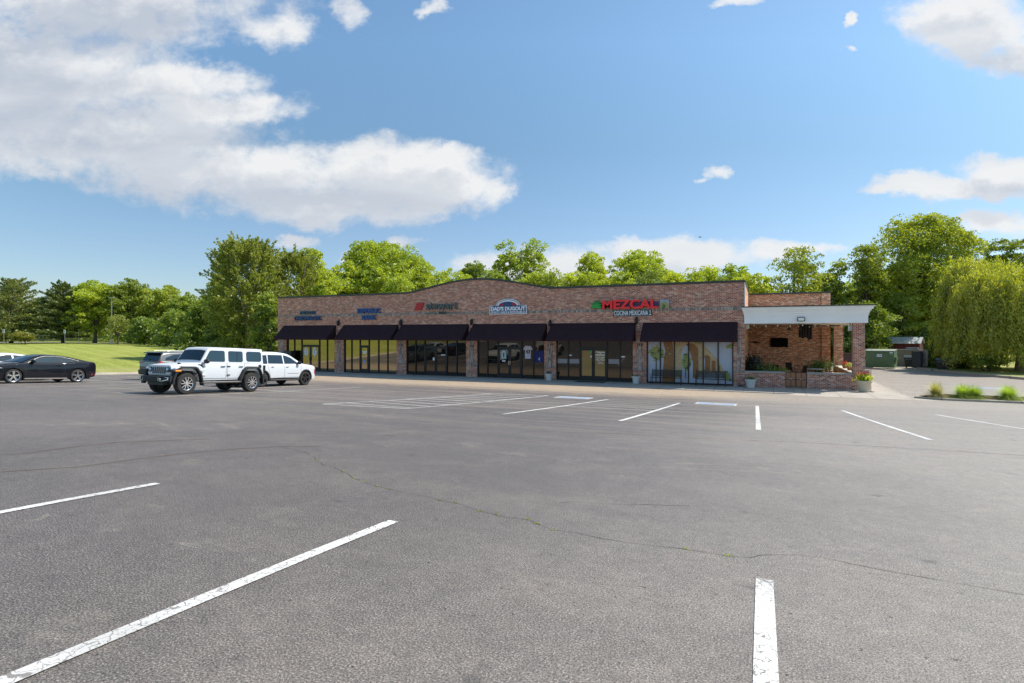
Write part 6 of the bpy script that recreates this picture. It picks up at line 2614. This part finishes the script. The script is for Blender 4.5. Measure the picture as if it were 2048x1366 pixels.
    def plate(s, name, poly, m, sides=(1, -1), off=.006, cab=True, parent=None, th=.012):
        """panel laid on the side surface; poly in (x, z)"""
        out = []
        fn = s.cab_y if cab else s.side
        for sd_ in sides:
            mb = MB()
            n = len(poly)
            P = [(x, z) for x, z in poly]
            vs = [(x, sd_ * (fn(x, z) + off), z) for x, z in P] + [(x, sd_ * (fn(x, z) + off - th), z) for x, z in P]
            ar = sum(P[i][0] * P[(i + 1) % n][1] - P[(i + 1) % n][0] * P[i][1] for i in range(n))
            flip = (ar > 0) == (sd_ > 0)
            f = [tuple(range(n)), tuple(range(2 * n - 1, n - 1, -1))] + [(i, n + i, n + (i + 1) % n, (i + 1) % n) for i in range(n)]
            if flip:
                f = [tuple(reversed(q)) for q in f]
            mb.add(vs, f)
            out.append(mb.build(name, m, parent or s.o))
        return out

    def screen(s, name, xa, xb, m, inset=.10, off=.008, zlo=None):
        """windscreen or rear glass lying along the roofline between stations xa (low) and xb (high)"""
        p = s.p
        mb = MB()
        n = 9
        vs, fs = [], []
        for i in range(n):
            x = xa + (xb - xa) * i / (n - 1)
            z = sint(p['cab'], x)
            x2 = x + .02
            dz = (sint(p['cab'], x2) - sint(p['cab'], x - .02)) / .04
            nn = Vector((-dz, 0, 1)).normalized()
            rr = p.get('rround', .10)
            zz = max(p['belt'] - .05, z - rr)
            yy = max(.2, s.cab_y(x, zz) - inset)
            for q in (-1, -.6, 0, .6, 1):
                cr = .018 * (1 - q * q) + (-.02 if abs(q) == 1 else 0)
                vs.append((x + nn.x * (off + .004), yy * q, z + cr + nn.z * off))
        for i in range(n - 1):
            for j in range(4):
                a = i * 5 + j
                fs.append((a, a + 1, a + 6, a + 5))
        mb.add(vs, fs)
        return mb.build(name, m, s.o, smooth=0)

    def wheel(s, xw, sd_, spokes=5, style='split', rimc=None, rr=.72, width=.22, out=.0):
        p = s.p
        r = p['r']
        yo = sd_ * (s.w(xw) * .985 + out)
        yi = yo - sd_ * width
        mb = MB()
        prof = [(r * rr, 0), (r * .80, -.006), (r * .93, .0), (r * .985, .03), (r, .06), (r, width - .06), (r * .985, width - .03), (r * .9, width), (r * rr, width)]
        prof = [(q, h if sd_ < 0 else -h) for q, h in prof]
        mb.lathe(prof, (xw, yo, r), 36, 'y', closed=True)
        t_ = mb.build('wheel', TYRE, s.o, smooth=35)
        mb = MB()
        R0 = r * rr
        mb.cur = 0
        # rim lip ring
        nn = 36
        k = -sd_
        for i in range(nn):
            a0, a1 = 2 * math.pi * i / nn, 2 * math.pi * (i + 1) / nn
            def pt(q, a, d):
                return (xw + q * math.cos(a), yo + k * d, r + q * math.sin(a))
            mb.add([pt(R0 * 1.02, a0, .0), pt(R0 * 1.02, a1, .0), pt(R0 * .93, a1, .012), pt(R0 * .93, a0, .012), pt(R0 * .93, a1, .14), pt(R0 * .93, a0, .14)],
                   [(0, 1, 2, 3), (3, 2, 4, 5)])
        for i in range(spokes):
            a = 2 * math.pi * i / spokes + math.pi / 2
            arms = [(-.30, .055), (.30, .055)] if style == 'split' else ([(-.12, .05), (.12, .05)] if style == 'double' else [(0, .15)])
            for da, wd in arms:
                a2 = a + da
                c_, s_ = math.cos(a2), math.sin(a2)
                c1, s1 = math.cos(a + (da * .35 if style == 'split' else da * 1.6)), math.sin(a + (da * .35 if style == 'split' else da * 1.6))
                R1 = R0 * .16
                R2 = R0 * .95
                e1 = (-s_, c_)
                q = []
                for (cc, ss, RR, w_) in ((c1, s1, R1, wd * R0 * 1.3), (c_, s_, R2, wd * R0 * 1.15)):
                    q.append((xw + cc * RR - e1[0] * w_, r + ss * RR - e1[1] * w_))
                    q.append((xw + cc * RR + e1[0] * w_, r + ss * RR + e1[1] * w_))
                poly_ = [q[0], q[1], q[3], q[2]]
                mb.prism_y(poly_, yo + k * .012, yo + k * .045)
        mb.lathe([(R0 * .22, .0), (R0 * .20, .012), (R0 * .2, .05)] if k > 0 else [(R0 * .22, 0), (R0 * .20, -.012), (R0 * .2, -.05)], (xw, yo + k * .005, r), 16, 'y')
        mb.cur = 1
        mb.lathe([(R0 * .92, .10), (R0 * .92, .12)] if k > 0 else [(R0 * .92, -.10), (R0 * .92, -.12)], (xw, yo, r), 24, 'y')
        mb.lathe([(R0 * .60, .06), (R0 * .60, .099)] if k > 0 else [(R0 * .60, -.06), (R0 * .60, -.099)], (xw, yo, r), 20, 'y')
        mb.build('rim', [rimc or CHROME, DARK], t_)

    def mirror(s, x, z, m, sz=.11):
        for sd_ in (1, -1):
            y = s.cab_y(x, z)
            mb = MB()
            mb.lathe([(.03, -.09), (sz * .75, -.07), (sz * .8, .03), (sz * .5, .10), (.02, .12)], (x, sd_ * (y + .15), z), 12, 'y')
            mb.box(x - .02, x + .02, min(sd_ * y, sd_ * (y + .09)), max(sd_ * y, sd_ * (y + .09)), z - .05, z - .02)
            mb.build('mirror', m, s.o, smooth=40)

    def handle(s, x, z, m, w=.16):
        for sd_ in (1, -1):
            y = s.side(x, z)
            mb = MB()
            mb.box(x - w / 2, x + w / 2, min(sd_ * (y + .003), sd_ * (y + .035)), max(sd_ * (y + .003), sd_ * (y + .035)), z - .016, z + .016)
            mb.build('door_handle', m, s.o, bevel=.006)

    def seam(s, pts, m=DARK, wd=.006):
        for sd_ in (1, -1):
            mb = MB()
            for (x0, z0), (x1, z1) in zip(pts[:-1], pts[1:]):
                dx, dz = x1 - x0, z1 - z0
                L = math.hypot(dx, dz)
                nx, nz = -dz / L * wd, dx / L * wd
                n = max(1, int(L / .12))
                vs, fs = [], []
                for i in range(n + 1):
                    x, z = x0 + dx * i / n, z0 + dz * i / n
                    for q in (-1, 1):
                        vs.append((x + nx * q, sd_ * (s.side(x + nx * q, z + nz * q) + .0025), z + nz * q))
                for i in range(n):
                    fs.append((2 * i, 2 * i + 1, 2 * i + 3, 2 * i + 2))
                mb.add(vs, fs)
            mb.build('door_seam', m, s.o)

    def arch_trim(s, m, wd=.05, off=.015, full=True):
        p = s.p
        for xw in (p['wb'] / 2, -p['wb'] / 2):
            for sd_ in (1, -1):
                mb = MB()
                vs, fs = [], []
                n = 26
                zl = p['rocker'] + .02
                a0 = math.asin(max(-1, min(1, (zl - p['r']) / p['ar'])))
                for i in range(n + 1):
                    a = a0 + (math.pi - 2 * a0) * i / n
                    for q, o_ in ((p['ar'] - .012, off), (p['ar'] + wd, off), (p['ar'] + wd, -.02), (p['ar'] - .012, -.1)):
                        x, z = xw + q * math.cos(a), p['r'] + q * math.sin(a)
                        vs.append((x, sd_ * (s.side(x, max(z, p['rocker'])) + o_), z))
                for i in range(n):
                    for j in range(4):
                        k = (j + 1) % 4
                        fs.append((4 * i + j, 4 * i + 4 + j, 4 * i + 4 + k, 4 * i + k))
                mb.add(vs, fs)
                mb.build('wheel_arch_trim', m, s.o, smooth=50)


def wheels(c, **k):
    for xw in (c.p['wb'] / 2, -c.p['wb'] / 2):
        for sd_ in (1, -1):
            c.wheel(xw, sd_, **k)


WHITEP = carpaint('white_car_paint', (0.66, 0.67, 0.69), .4, .5)
BLACKP = plain('black_car_paint', (0.004, 0.0045, 0.008), .5, 0, var=.02, scale=1.0, spec=.12, coat=.6)
SILVP = carpaint('grey_car_paint', (0.10, 0.105, 0.10), .3, .9, metal=.4)
DKGP = carpaint('dark_olive_tail_paint', (0.05, 0.055, 0.045), .25, 1.0)
CLAD = plain('grey_plastic_cladding', (0.028, 0.028, 0.029), .6, spec=.3)
GUN = plain('gunmetal_rim', (0.06, 0.06, 0.065), .3, metal=.8)

# --- black coupe
sp_ = dict(W=.955, wb=2.72, r=.345, ar=.395, rocker=.20, belt=.95, x0=-2.29, x1=2.35, tumble=.55, rround=.12, cabw=.955, shoulder=.09, crown=.03,
           plan=[(-2.29, .80), (-2.18, .89), (-1.9, .97), (-1.2, 1.0), (-.6, .975), (.4, .965), (1.3, .985), (1.9, .95), (2.2, .84), (2.35, .66)],
           bottom=[(-2.29, .46), (-2.2, .30), (-1.8, .22), (1.8, .19), (2.25, .2), (2.35, .26)],
           top=[(-2.29, .93), (-2.24, 1.02), (-2.1, 1.055), (-1.7, 1.06), (-1.2, 1.05), (-.6, 1.00), (.2, .985), (.8, .995), (1.4, .955), (1.9, .87), (2.2, .76), (2.35, .62)],
           cab=[(-2.15, 1.03), (-1.75, 1.14), (-1.3, 1.25), (-.8, 1.345), (-.3, 1.385), (.1, 1.375), (.4, 1.31), (.75, 1.16), (1.12, .985)])
c = Car('parked_coupe', 'low black two-door coupe at the far left of the lot', 'car', -32.2, 21.1, -90, sp_, 'parked cars')
c.body(BLACKP)
c.cabin(BLACKP)
c.screen('windscreen', 1.05, .28, CARGL, .06)
c.screen('rear_window', -2.0, -1.05, CARGL, .14)
c.plate('side_window', [(.72, 1.00), (.30, 1.235), (.02, 1.30), (-.35, 1.305), (-.62, 1.28), (-.66, 1.01)], CARGL)
c.plate('quarter_window', [(-.73, 1.02), (-.70, 1.265), (-1.05, 1.20), (-1.38, 1.10), (-1.30, 1.05)], CARGL)
TR = [(.80, .985), (.30, 1.255), (0, 1.318), (-.38, 1.322), (-.72, 1.290), (-1.08, 1.212), (-1.43, 1.10), (-1.36, 1.035)]
for sd_ in (1, -1):
    mb = MB()
    mb.tube([(x_, sd_ * (c.cab_y(x_, z_) + .006), z_) for x_, z_ in TR], .006, 5)
    mb.build('window_trim', STEEL, c.o)
c.seam([(.95, .93), (.9, .5), (.86, .26)])
c.seam([(-.70, .95), (-.78, .6), (-.62, .28), (.86, .25)])
c.handle(-.48, .86, BLACKP)
c.mirror(.62, 1.06, BLACKP)
wheels(c, spokes=5, style='double', rr=.74)
c.arch_trim(BLACKP, .018, .006)
c.plate('side_skirt', [(-.9, .20), (.95, .20), (.9, .255), (-.85, .255)], CHROME, cab=False, off=.01)
c.plate('tail_reflector', [(-2.0, .36), (-2.24, .38), (-2.21, .45), (-2.02, .43)], REDL, cab=False)
c.plate('headlight', [(2.22, .66), (1.88, .76), (1.80, .73), (2.1, .60)], LAMPG, cab=False)
for sd_ in (-1, 1):
    mb = MB()
    for k in range(3):
        y0 = sd_ * (.30 + .13 * k)
        mb.box(-2.315, -2.28, min(y0, y0 + sd_ * .09), max(y0, y0 + sd_ * .09), .80, .97)
    mb.build('tail_light', REDL, c.o)
mb = MB()
mb.box(2.30, 2.37, -.5, .5, .30, .55)
mb.build('grille', DARK, c.o, bevel=.02)

# --- white saloon beyond it
sp_ = dict(W=.92, wb=2.8, r=.335, ar=.385, rocker=.2, belt=.93, x0=-2.4, x1=2.4, tumble=.48, rround=.12, cabw=.965, shoulder=.07, crown=.02,
           plan=[(-2.4, .8), (-2.2, .92), (-1.5, 1), (1.5, 1), (2.1, .9), (2.4, .7)],
           bottom=[(-2.4, .4), (-2.1, .24), (2.1, .2), (2.4, .25)],
           top=[(-2.4, .85), (-2.3, 1.0), (-1.9, 1.04), (-1.2, 1.0), (.3, .96), (1.0, .98), (1.7, .9), (2.2, .78), (2.4, .62)],
           cab=[(-2.0, 1.0), (-1.5, 1.18), (-1.0, 1.33), (-.4, 1.41), (.0, 1.42), (.4, 1.36), (.8, 1.19), (1.2, .98)])
c = Car('parked_saloon', 'white saloon mostly hidden behind the black coupe', 'car', -35.3, 21.3, -90, sp_)
c.body(WHITEP)
c.cabin(WHITEP)
c.screen('windscreen', 1.12, .38, CARGL, .07)
c.screen('rear_window', -1.85, -1.05, CARGL, .1)
c.plate('side_window', [(.75, 1.0), (.35, 1.25), (.0, 1.33), (-.2, 1.33), (-.22, .99)], CARGL)
c.plate('rear_side_window', [(-.30, .99), (-.28, 1.33), (-.7, 1.29), (-1.25, 1.14), (-1.3, 1.02)], CARGL)
c.seam([(.9, .9), (.88, .25), (-1.0, .25), (-1.15, .9)])
c.seam([(-.26, .93), (-.26, .25)])
c.handle(-.12, .85, CHROME)
c.handle(-1.0, .85, CHROME)
c.mirror(.68, 1.03, WHITEP)
wheels(c, spokes=5, style='double')
c.plate('headlight', [(2.25, .62), (1.9, .74), (1.85, .66), (2.2, .55)], LAMPG, cab=False)
c.plate('tail_light', [(-2.32, .9), (-2.0, .93), (-2.0, .82), (-2.34, .78)], REDL, cab=False)

# --- dark-tailed pale wagon with its back to the lot
sp_ = dict(W=.965, wb=2.85, r=.37, ar=.42, rocker=.26, belt=1.08, x0=-2.42, x1=2.45, tumble=.36, rround=.12, cabw=.96, shoulder=.06, crown=.02,
           plan=[(-2.42, .88), (-2.3, .95), (-1.7, 1), (1.6, 1), (2.2, .9), (2.45, .72)],
           bottom=[(-2.42, .36), (-2.1, .3), (2.1, .25), (2.45, .3)],
           top=[(-2.42, 1.10), (-2.3, 1.14), (-1.5, 1.13), (.6, 1.09), (1.2, 1.11), (1.9, 1.03), (2.3, .9), (2.45, .72)],
           cab=[(-2.40, 1.16), (-2.28, 1.40), (-2.12, 1.62), (-1.6, 1.69), (-.6, 1.73), (.1, 1.70), (.55, 1.60), (1.0, 1.35), (1.45, 1.10)])
c = Car('parked_wagon', 'dark grey wagon with darker tailgate, seen from behind left of the white off-roader', 'car', -32.4, 12.9, 90, sp_)
c.body(SILVP)
c.cabin(SILVP)
c.screen('windscreen', 1.35, .6, CARGL, .08)
c.plate('side_window', [(1.0, 1.14), (.5, 1.50), (.2, 1.55), (.18, 1.13)], CARGL)
c.plate('rear_side_window', [(.12, 1.13), (.12, 1.56), (-.75, 1.57), (-.80, 1.15)], CARGL)
c.plate('quarter_window', [(-.86, 1.15), (-.84, 1.57), (-1.5, 1.52), (-1.95, 1.36), (-2.02, 1.22)], CARGL, off=.034)
c.seam([(1.0, 1.05), (1.0, .34), (-.8, .34), (-1.0, 1.05)])
c.seam([(.15, 1.08), (.15, .34)])
c.handle(.35, 1.0, CHROME)
c.handle(-.65, 1.0, CHROME)
c.mirror(.85, 1.2, SILVP)
wheels(c, spokes=5, style='double', rimc=GUN)
c.arch_trim(CLAD, .05, .014)
c.plate('cladding', [(-1.0, .27), (1.0, .27), (1.0, .38), (-1.0, .38)], CLAD, cab=False, off=.012)
mb = MB()
mb.prism_y([(-2.47, .42), (-2.40, .42), (-2.38, 1.14), (-2.46, 1.10), (-2.49, .8)], -.84, .84)
tg = mb.build('tailgate', DKGP, c.o, bevel=.02)
mb = MB()
mb.prism_y([(-2.52, .36), (-2.38, .30), (-2.38, .62), (-2.53, .60)], -.90, .90)
mb.build('rear_bumper', plain('dark_bumper', (0.025, 0.028, 0.022), .4), c.o, bevel=.03)
mb = MB()
mb.prism_y([(-2.425, 1.17), (-2.41, 1.155), (-2.16, 1.60), (-2.19, 1.61)], -.66, .66)
mb.build('rear_window', CARGL, c.o)
mb = MB()
mb.prism_y([(-2.38, 1.60), (-2.1, 1.655), (-2.1, 1.70), (-2.40, 1.64)], -.68, .68)
mb.build('roof_spoiler', BLACKP, c.o, bevel=.012)
for sd_ in (-1, 1):
    mb = MB()
    y0, y1 = sd_ * .45, sd_ * .93
    mb.prism_y([(-2.485, 1.0), (-2.30, .98), (-2.20, 1.10), (-2.44, 1.12)], min(y0, y1), max(y0, y1))
    mb.build('tail_light', REDL, c.o, bevel=.02)
mb = MB()
mb.box(-2.502, -2.485, -.26, .26, .78, .92)
mb.build('number_plate', plain('plate_grey', (0.35, 0.38, 0.42), .5), c.o)
mb = MB()
mb.tube([(-2.44, .1, 1.2), (-2.33, -.3, 1.3)], .012, 5)
mb.build('rear_wiper', DARK, c.o)
for sd_ in (-1, 1):
    mb = MB()
    mb.tube([(-1.8, sd_ * .62, 1.73), (-1.6, sd_ * .63, 1.76), (.2, sd_ * .63, 1.77), (.4, sd_ * .62, 1.72)], .018, 6)
    mb.build('roof_rail', STEEL, c.o)

# --- white sport utility, nose to the plaza
sp_ = dict(W=.98, wb=2.96, r=.385, ar=.44, rocker=.30, belt=1.14, x0=-2.48, x1=2.42, tumble=.38, rround=.12, cabw=.965, shoulder=.06, crown=.02,
           plan=[(-2.48, .86), (-2.3, .95), (-1.7, 1), (1.7, 1), (2.15, .93), (2.35, .82), (2.42, .7)],
           bottom=[(-2.48, .42), (-2.1, .34), (2.0, .30), (2.42, .36)],
           top=[(-2.48, 1.10), (-2.38, 1.17), (-1.5, 1.16), (.7, 1.14), (1.3, 1.16), (1.9, 1.11), (2.25, 1.04), (2.38, .95), (2.42, .82)],
           cab=[(-2.44, 1.2), (-2.2, 1.52), (-1.95, 1.70), (-1.2, 1.77), (-.4, 1.79), (.1, 1.76), (.45, 1.68), (.85, 1.46), (1.38, 1.15)])
c = Car('parked_sport_utility', 'white sport utility facing the plaza, behind the boxy off-roader', 'car', -23.15, 14.75, 90, sp_)
c.body(WHITEP)
c.cabin(WHITEP)
c.screen('windscreen', 1.28, .5, CARGL, .08)
c.screen('rear_window', -2.38, -2.0, CARGL, .12)
c.plate('side_window', [(.98, 1.19), (.52, 1.50), (.2, 1.61), (.02, 1.63), (.0, 1.18)], CARGL)
c.plate('rear_side_window', [(-.08, 1.18), (-.06, 1.635), (-1.0, 1.64), (-1.08, 1.19)], CARGL)
c.plate('quarter_window', [(-1.15, 1.19), (-1.1, 1.63), (-1.85, 1.58), (-2.05, 1.35), (-2.05, 1.22)], CARGL, off=.034)
c.seam([(1.12, 1.10), (1.10, .48), (-.95, .44), (-1.15, 1.1)])
c.seam([(-.04, 1.12), (-.04, .45)])
c.handle(.14, 1.02, CHROME)
c.handle(-.85, 1.02, CHROME)
c.mirror(.92, 1.24, BLACKP, .12)
wheels(c, spokes=5, style='solid', rimc=GUN, rr=.70)
c.arch_trim(CLAD, .055, .014)
c.plate('cladding', [(-1.0, .31), (1.02, .31), (1.02, .44), (-1.0, .44)], CLAD, cab=False, off=.012)
c.plate('sill_trim', [(-.95, .335), (1.0, .335), (1.0, .36), (-.95, .36)], STEEL, cab=False, off=.022)
c.plate('side_marker', [(2.16, .62), (2.30, .62), (2.28, .86), (2.18, .90)], REDL, cab=False, sides=(-1, 1))
c.plate('headlight', [(2.30, .92), (1.95, 1.00), (1.95, .95), (2.33, .85)], LAMPG, cab=False)
c.plate('tail_light', [(-2.40, .98), (-2.0, 1.02), (-2.0, .92), (-2.42, .90)], REDL, cab=False)
c.plate('door_badge', [(.16, .665), (.95, .665), (.95, .685), (.16, .685)], STEEL, cab=False, sides=(-1,))
mb = MB()
mb.box(2.36, 2.45, -.7, .7, .40, .72)
mb.build('grille', DARK, c.o, bevel=.03)

# --- white boxy off-roader, nose to the camera
sp_ = dict(W=.80, wb=3.01, r=.415, ar=.52, rocker=.52, belt=1.23, x0=-2.20, x1=2.02, tumble=.13, rround=.055, cabw=1.0, shoulder=.035, crown=.015, sq=True,
           plan=[(-2.20, .97), (-2.1, 1), (.85, 1), (.9, .985), (2.02, .86)],
           bottom=[(-2.20, .62), (-1.9, .55), (1.6, .52), (2.02, .72)],
           top=[(-2.20, 1.215), (-2.1, 1.23), (.9, 1.23), (1.2, 1.215), (1.8, 1.155), (1.95, 1.12), (2.02, 1.06)],
           cab=[(-2.19, 1.30), (-2.17, 1.80), (-2.05, 1.85), (-1.0, 1.875), (.2, 1.87), (.48, 1.845), (.58, 1.77), (.75, 1.50), (.93, 1.22)])
c = Car('parked_off_roader', 'boxy white four-door off-roader with black arches and slotted grille', 'car', -20.35, 20.75, -90, sp_)
c.body(WHITEP)
c.cabin(WHITEP)
c.screen('windscreen', .86, .60, CARGL, .07)
WN = lambda a, b, z0=1.285, z1=1.745, r=.05: [(a - r, z0), (a, z0 + r), (a, z1 - r), (a - r, z1), (b + r, z1), (b, z1 - r), (b, z0 + r), (b + r, z0)]
c.plate('side_window', [(.74, 1.29), (.56, 1.60), (.50, 1.70), (.42, 1.745), (-.16, 1.745), (-.21, 1.70), (-.21, 1.32), (-.17, 1.285)], CARGL)
c.plate('rear_side_window', WN(-.38, -1.10), CARGL)
c.plate('quarter_window', WN(-1.28, -2.08, 1.31, 1.75, .07), CARGL)
for (a, b) in ((.80, -.24), (-.33, -1.16)):
    pass
c.plate('window_divider', [(-.80, 1.285), (-.83, 1.285), (-.83, 1.745), (-.80, 1.745)], DARK, off=.010)
c.seam([(.84, 1.24), (.84, .60), (-.26, .60), (-.26, 1.24)])
c.seam([(-.33, 1.24), (-.33, .60), (-.85, .60), (-1.18, 1.0), (-1.18, 1.24)])
c.plate('hardtop_seam', [(-1.22, 1.235), (-2.16, 1.235), (-2.16, 1.245), (-1.22, 1.245)], CLAD, off=.003)
for x_ in (-.10, -.98):
    c.handle(x_, 1.09, DARK, .20)
# hinges
for x_ in (.78, -.36):
    for z_ in (1.10, .74):
        for sd_ in (1, -1):
            mb = MB()
            y = c.side(x_, z_)
            mb.box(x_ - .09, x_ + .06, min(sd_ * (y + .003), sd_ * (y + .03)), max(sd_ * (y + .003), sd_ * (y + .03)), z_ - .02, z_ + .02)
            mb.build('hinge', BLACKM if x_ < 0 else WHITEP, c.o, bevel=.006)
c.mirror(.74, 1.30, DARK, .12)
wheels(c, spokes=5, style='split', rr=.62, width=.27, out=.13)
# flared arches
for xw, fr in ((1.505, True), (-1.505, False)):
    for sd_ in (1, -1):
        prof = []
        n = 14
        A_ = .56
        outer, inner = [], []
        pts = [(A_, -.02), (A_ * .99, .15), (A_ * .86, .38), (A_ * .62, .545), (.25, .60), (-.25, .60), (-A_ * .62, .56), (-A_ * .9, .34), (-A_ * 1.06, .02), (-A_ * 1.12, -.08)] if fr else \
              [(A_ * 1.05, .0), (A_ * .95, .2), (A_ * .72, .46), (A_ * .5, .565), (.2, .60), (-.3, .60), (-A_ * .7, .50), (-A_ * .92, .25), (-A_ * .98, .02), (-A_, -.05)]
        vs, fs = [], []
        for i, (dx, dz) in enumerate(pts):
            x, z = xw + dx, .415 + dz
            L = math.hypot(dx, dz)
            ux, uz = dx / L, dz / L
            yo, yi = .945, .74
            for (q, yy_) in ((.0, yi), (.0, yo), (.075, yo - .01), (.10, yi)):
                vs.append((x + ux * q, sd_ * yy_, z + uz * q))
        for i in range(len(pts) - 1):
            for j in range(4):
                k = (j + 1) % 4
                fs.append((4 * i + j, 4 * i + 4 + j, 4 * i + 4 + k, 4 * i + k))
        fs += [(0, 1, 2, 3), tuple(4 * (len(pts) - 1) + q for q in (3, 2, 1, 0))]
        mb = MB()
        mb.add(vs, fs)
        mb.build('wheel_arch_flare', CLAD, c.o, bevel=.012)
        if fr:
            # white upper fender, with turn lamp
            mb = MB()
            mb.prism_y([(xw + .55, .96), (xw + .50, 1.03), (xw + .2, 1.115), (xw - .5, 1.125), (xw - .75, .95), (xw - .62, .85), (xw - .3, 1.01), (xw + .3, 1.01)], min(sd_ * .60, sd_ * .885), max(sd_ * .60, sd_ * .885))
            mb.build('fender', WHITEP, c.o, bevel=.03)
            mb = MB()
            mb.box(xw + .40, xw + .66, min(sd_ * .62, sd_ * .95), max(sd_ * .62, sd_ * .95), .86, .965)
            mb.build('fender_tip', DARK, c.o, bevel=.02)
            mb = MB()
            mb.box(xw + .34, xw + .58, min(sd_ * .90, sd_ * .965), max(sd_ * .90, sd_ * .965), .885, .95)
            mb.build('turn_lamp', AMBER, c.o, bevel=.01)
            mb = MB()
            mb.prism_y([(xw - .62, 1.16), (xw - .50, 1.18), (xw - .64, 1.03), (xw - .72, 1.05)], min(sd_ * .75, sd_ * .812), max(sd_ * .75, sd_ * .812))
            mb.build('side_vent', DARK, c.o)
            mb = MB()
            mb.prism_x([(sd_ * .60, 1.13), (sd_ * .66, 1.12), (sd_ * .67, 1.20), (sd_ * .62, 1.23)], 1.68, 1.78)
            mb.build('hood_latch', DARK, c.o)
# grille panel
mb = MB()
mb.prism_x([(-.66, .80), (-.60, .74), (.60, .74), (.66, .80), (.70, .98), (.68, 1.08), (.60, 1.12), (-.60, 1.12), (-.68, 1.08), (-.70, .98)], 2.0, 2.075)
gr = mb.build('grille_panel', WHITEP, c.o, bevel=.02)
mb = MB()
for k in range(7):
    y0 = -.345 + .115 * k
    mb.prism_x([(y0 - .036, .80), (y0 - .02, .785), (y0 + .02, .785), (y0 + .036, .80), (y0 + .036, 1.03), (y0 + .02, 1.05), (y0 - .02, 1.05), (y0 - .036, 1.03)], 2.074, 2.084)
mb.build('grille_slots', DARK, gr)
for sd_ in (-1, 1):
    mb = MB()
    mb.lathe([(.105, 0), (.105, .03), (.095, .035)], (2.07, sd_ * .515, .95), 20, 'x')
    hl = mb.build('headlight', DARK, c.o)
    mb = MB()
    mb.lathe([(.088, .036), (.06, .05), (.01, .055)], (2.07, sd_ * .515, .95), 20, 'x')
    mb.build('lens', plain('headlight_glass', (0.35, 0.45, 0.55), .08, metal=.6), hl, smooth=50)
# bumper
mb = MB()
mb.prism_z([(2.10, -.86), (2.22, -.88), (2.36, -.62), (2.40, -.5), (2.40, .5), (2.36, .62), (2.22, .88), (2.10, .86)], .48, .70)
bu = mb.build('front_bumper', CLAD, c.o, bevel=.025)
for sd_ in (-1, 1):
    mb = MB()
    q = [(2.372, .46), (2.30, .80)]
    mb.add([(2.402, sd_ * .44, .52), (2.402, sd_ * .44, .66), (2.385, sd_ * .62, .68), (2.27, sd_ * .84, .67), (2.27, sd_ * .84, .57), (2.385, sd_ * .62, .51)], [(0, 1, 2, 3, 4, 5)])
    mb.build('fog_lamp_bezel', CHROME, bu)
    mb = MB()
    mb.add([(2.412, sd_ * .49, .55), (2.412, sd_ * .49, .64), (2.395, sd_ * .62, .655), (2.30, sd_ * .80, .65), (2.30, sd_ * .80, .59), (2.395, sd_ * .62, .535)], [(0, 1, 2, 3, 4, 5)])
    mb.build('fog_lamp', DARK, bu)
    mb = MB()
    mb.lathe([(.035, 0), (.035, .02), (.005, .025)], (2.40, sd_ * .57, .595), 12, 'x')
    mb.build('fog_lens', LAMPG, bu)
mb = MB()
mb.box(2.0, 2.2, -.45, .45, .36, .50)
mb.tube([(1.505, -.7, .42), (1.505, .7, .42)], .06, 8)
mb.tube([(-1.505, -.7, .42), (-1.505, .7, .42)], .07, 8)
mb.lathe([(.14, -.12), (.14, .12)], (-1.505, .1, .42), 12, 'x')
mb.build('axles', DARK, c.o)
# side step
for sd_ in (-1, 1):
    mb = MB()
    mb.prism_x([(sd_ * .80, .40), (sd_ * .93, .42), (sd_ * .95, .47), (sd_ * .80, .49)], -.92, .92)
    mb.build('side_step', plain('step_grey', (0.22, 0.21, 0.20), .5, metal=.3), c.o, bevel=.02)
# rear bumper, spare wheel, tail lamps, filler cap
mb = MB()
mb.prism_z([(-2.20, -.85), (-2.42, -.82), (-2.45, 0), (-2.42, .82), (-2.20, .85)], .52, .70)
mb.build('rear_bumper', CLAD, c.o, bevel=.025)
for sd_ in (-1, 1):
    mb = MB()
    mb.box(-2.27, -2.195, min(sd_ * .62, sd_ * .83), max(sd_ * .62, sd_ * .83), .88, 1.16)
    tl = mb.build('tail_light', CLAD, c.o, bevel=.015)
    mb = MB()
    mb.box(-2.285, -2.2705, min(sd_ * .65, sd_ * .80), max(sd_ * .65, sd_ * .80), .91, 1.13)
    mb.build('red_lens', REDL, tl)
mb = MB()
mb.lathe([(.24, 0), (.38, -.02), (.40, -.08), (.40, -.2), (.36, -.24), (.24, -.25)], (-2.24, 0, 1.02), 30, 'x')
mb.build('spare_wheel', TYRE, c.o, smooth=35)
mb = MB()
mb.lathe([(.085, 0), (.085, .02), (.07, .022)], (-1.98, c.side(-1.98, 1.10) - .004, 1.10), 18, 'y')
mb.build('filler_cap', CLAD, c.o)
for sd_ in (-1, 1):
    mb = MB()
    mb.tube([(.88, sd_ * .35, 1.245), (.83, sd_ * .05, 1.32)], .010, 5)
    mb.build('wiper', DARK, c.o)
c.plate('side_badge', [(.98, .79), (1.17, .79), (1.17, .825), (.98, .825)], CLAD, cab=False, off=.005)
c.plate('flag_sticker', [(1.0, .66), (1.12, .66), (1.12, .74), (1.0, .74)], plain('flag_pink', (0.5, 0.25, 0.25), .5), cab=False, off=.005)
c.plate('side_lettering', [(.97, .885), (1.16, .885), (1.16, .905), (.97, .905)], plain('badge_grey', (0.4, 0.4, 0.42), .5), cab=False, off=.005)
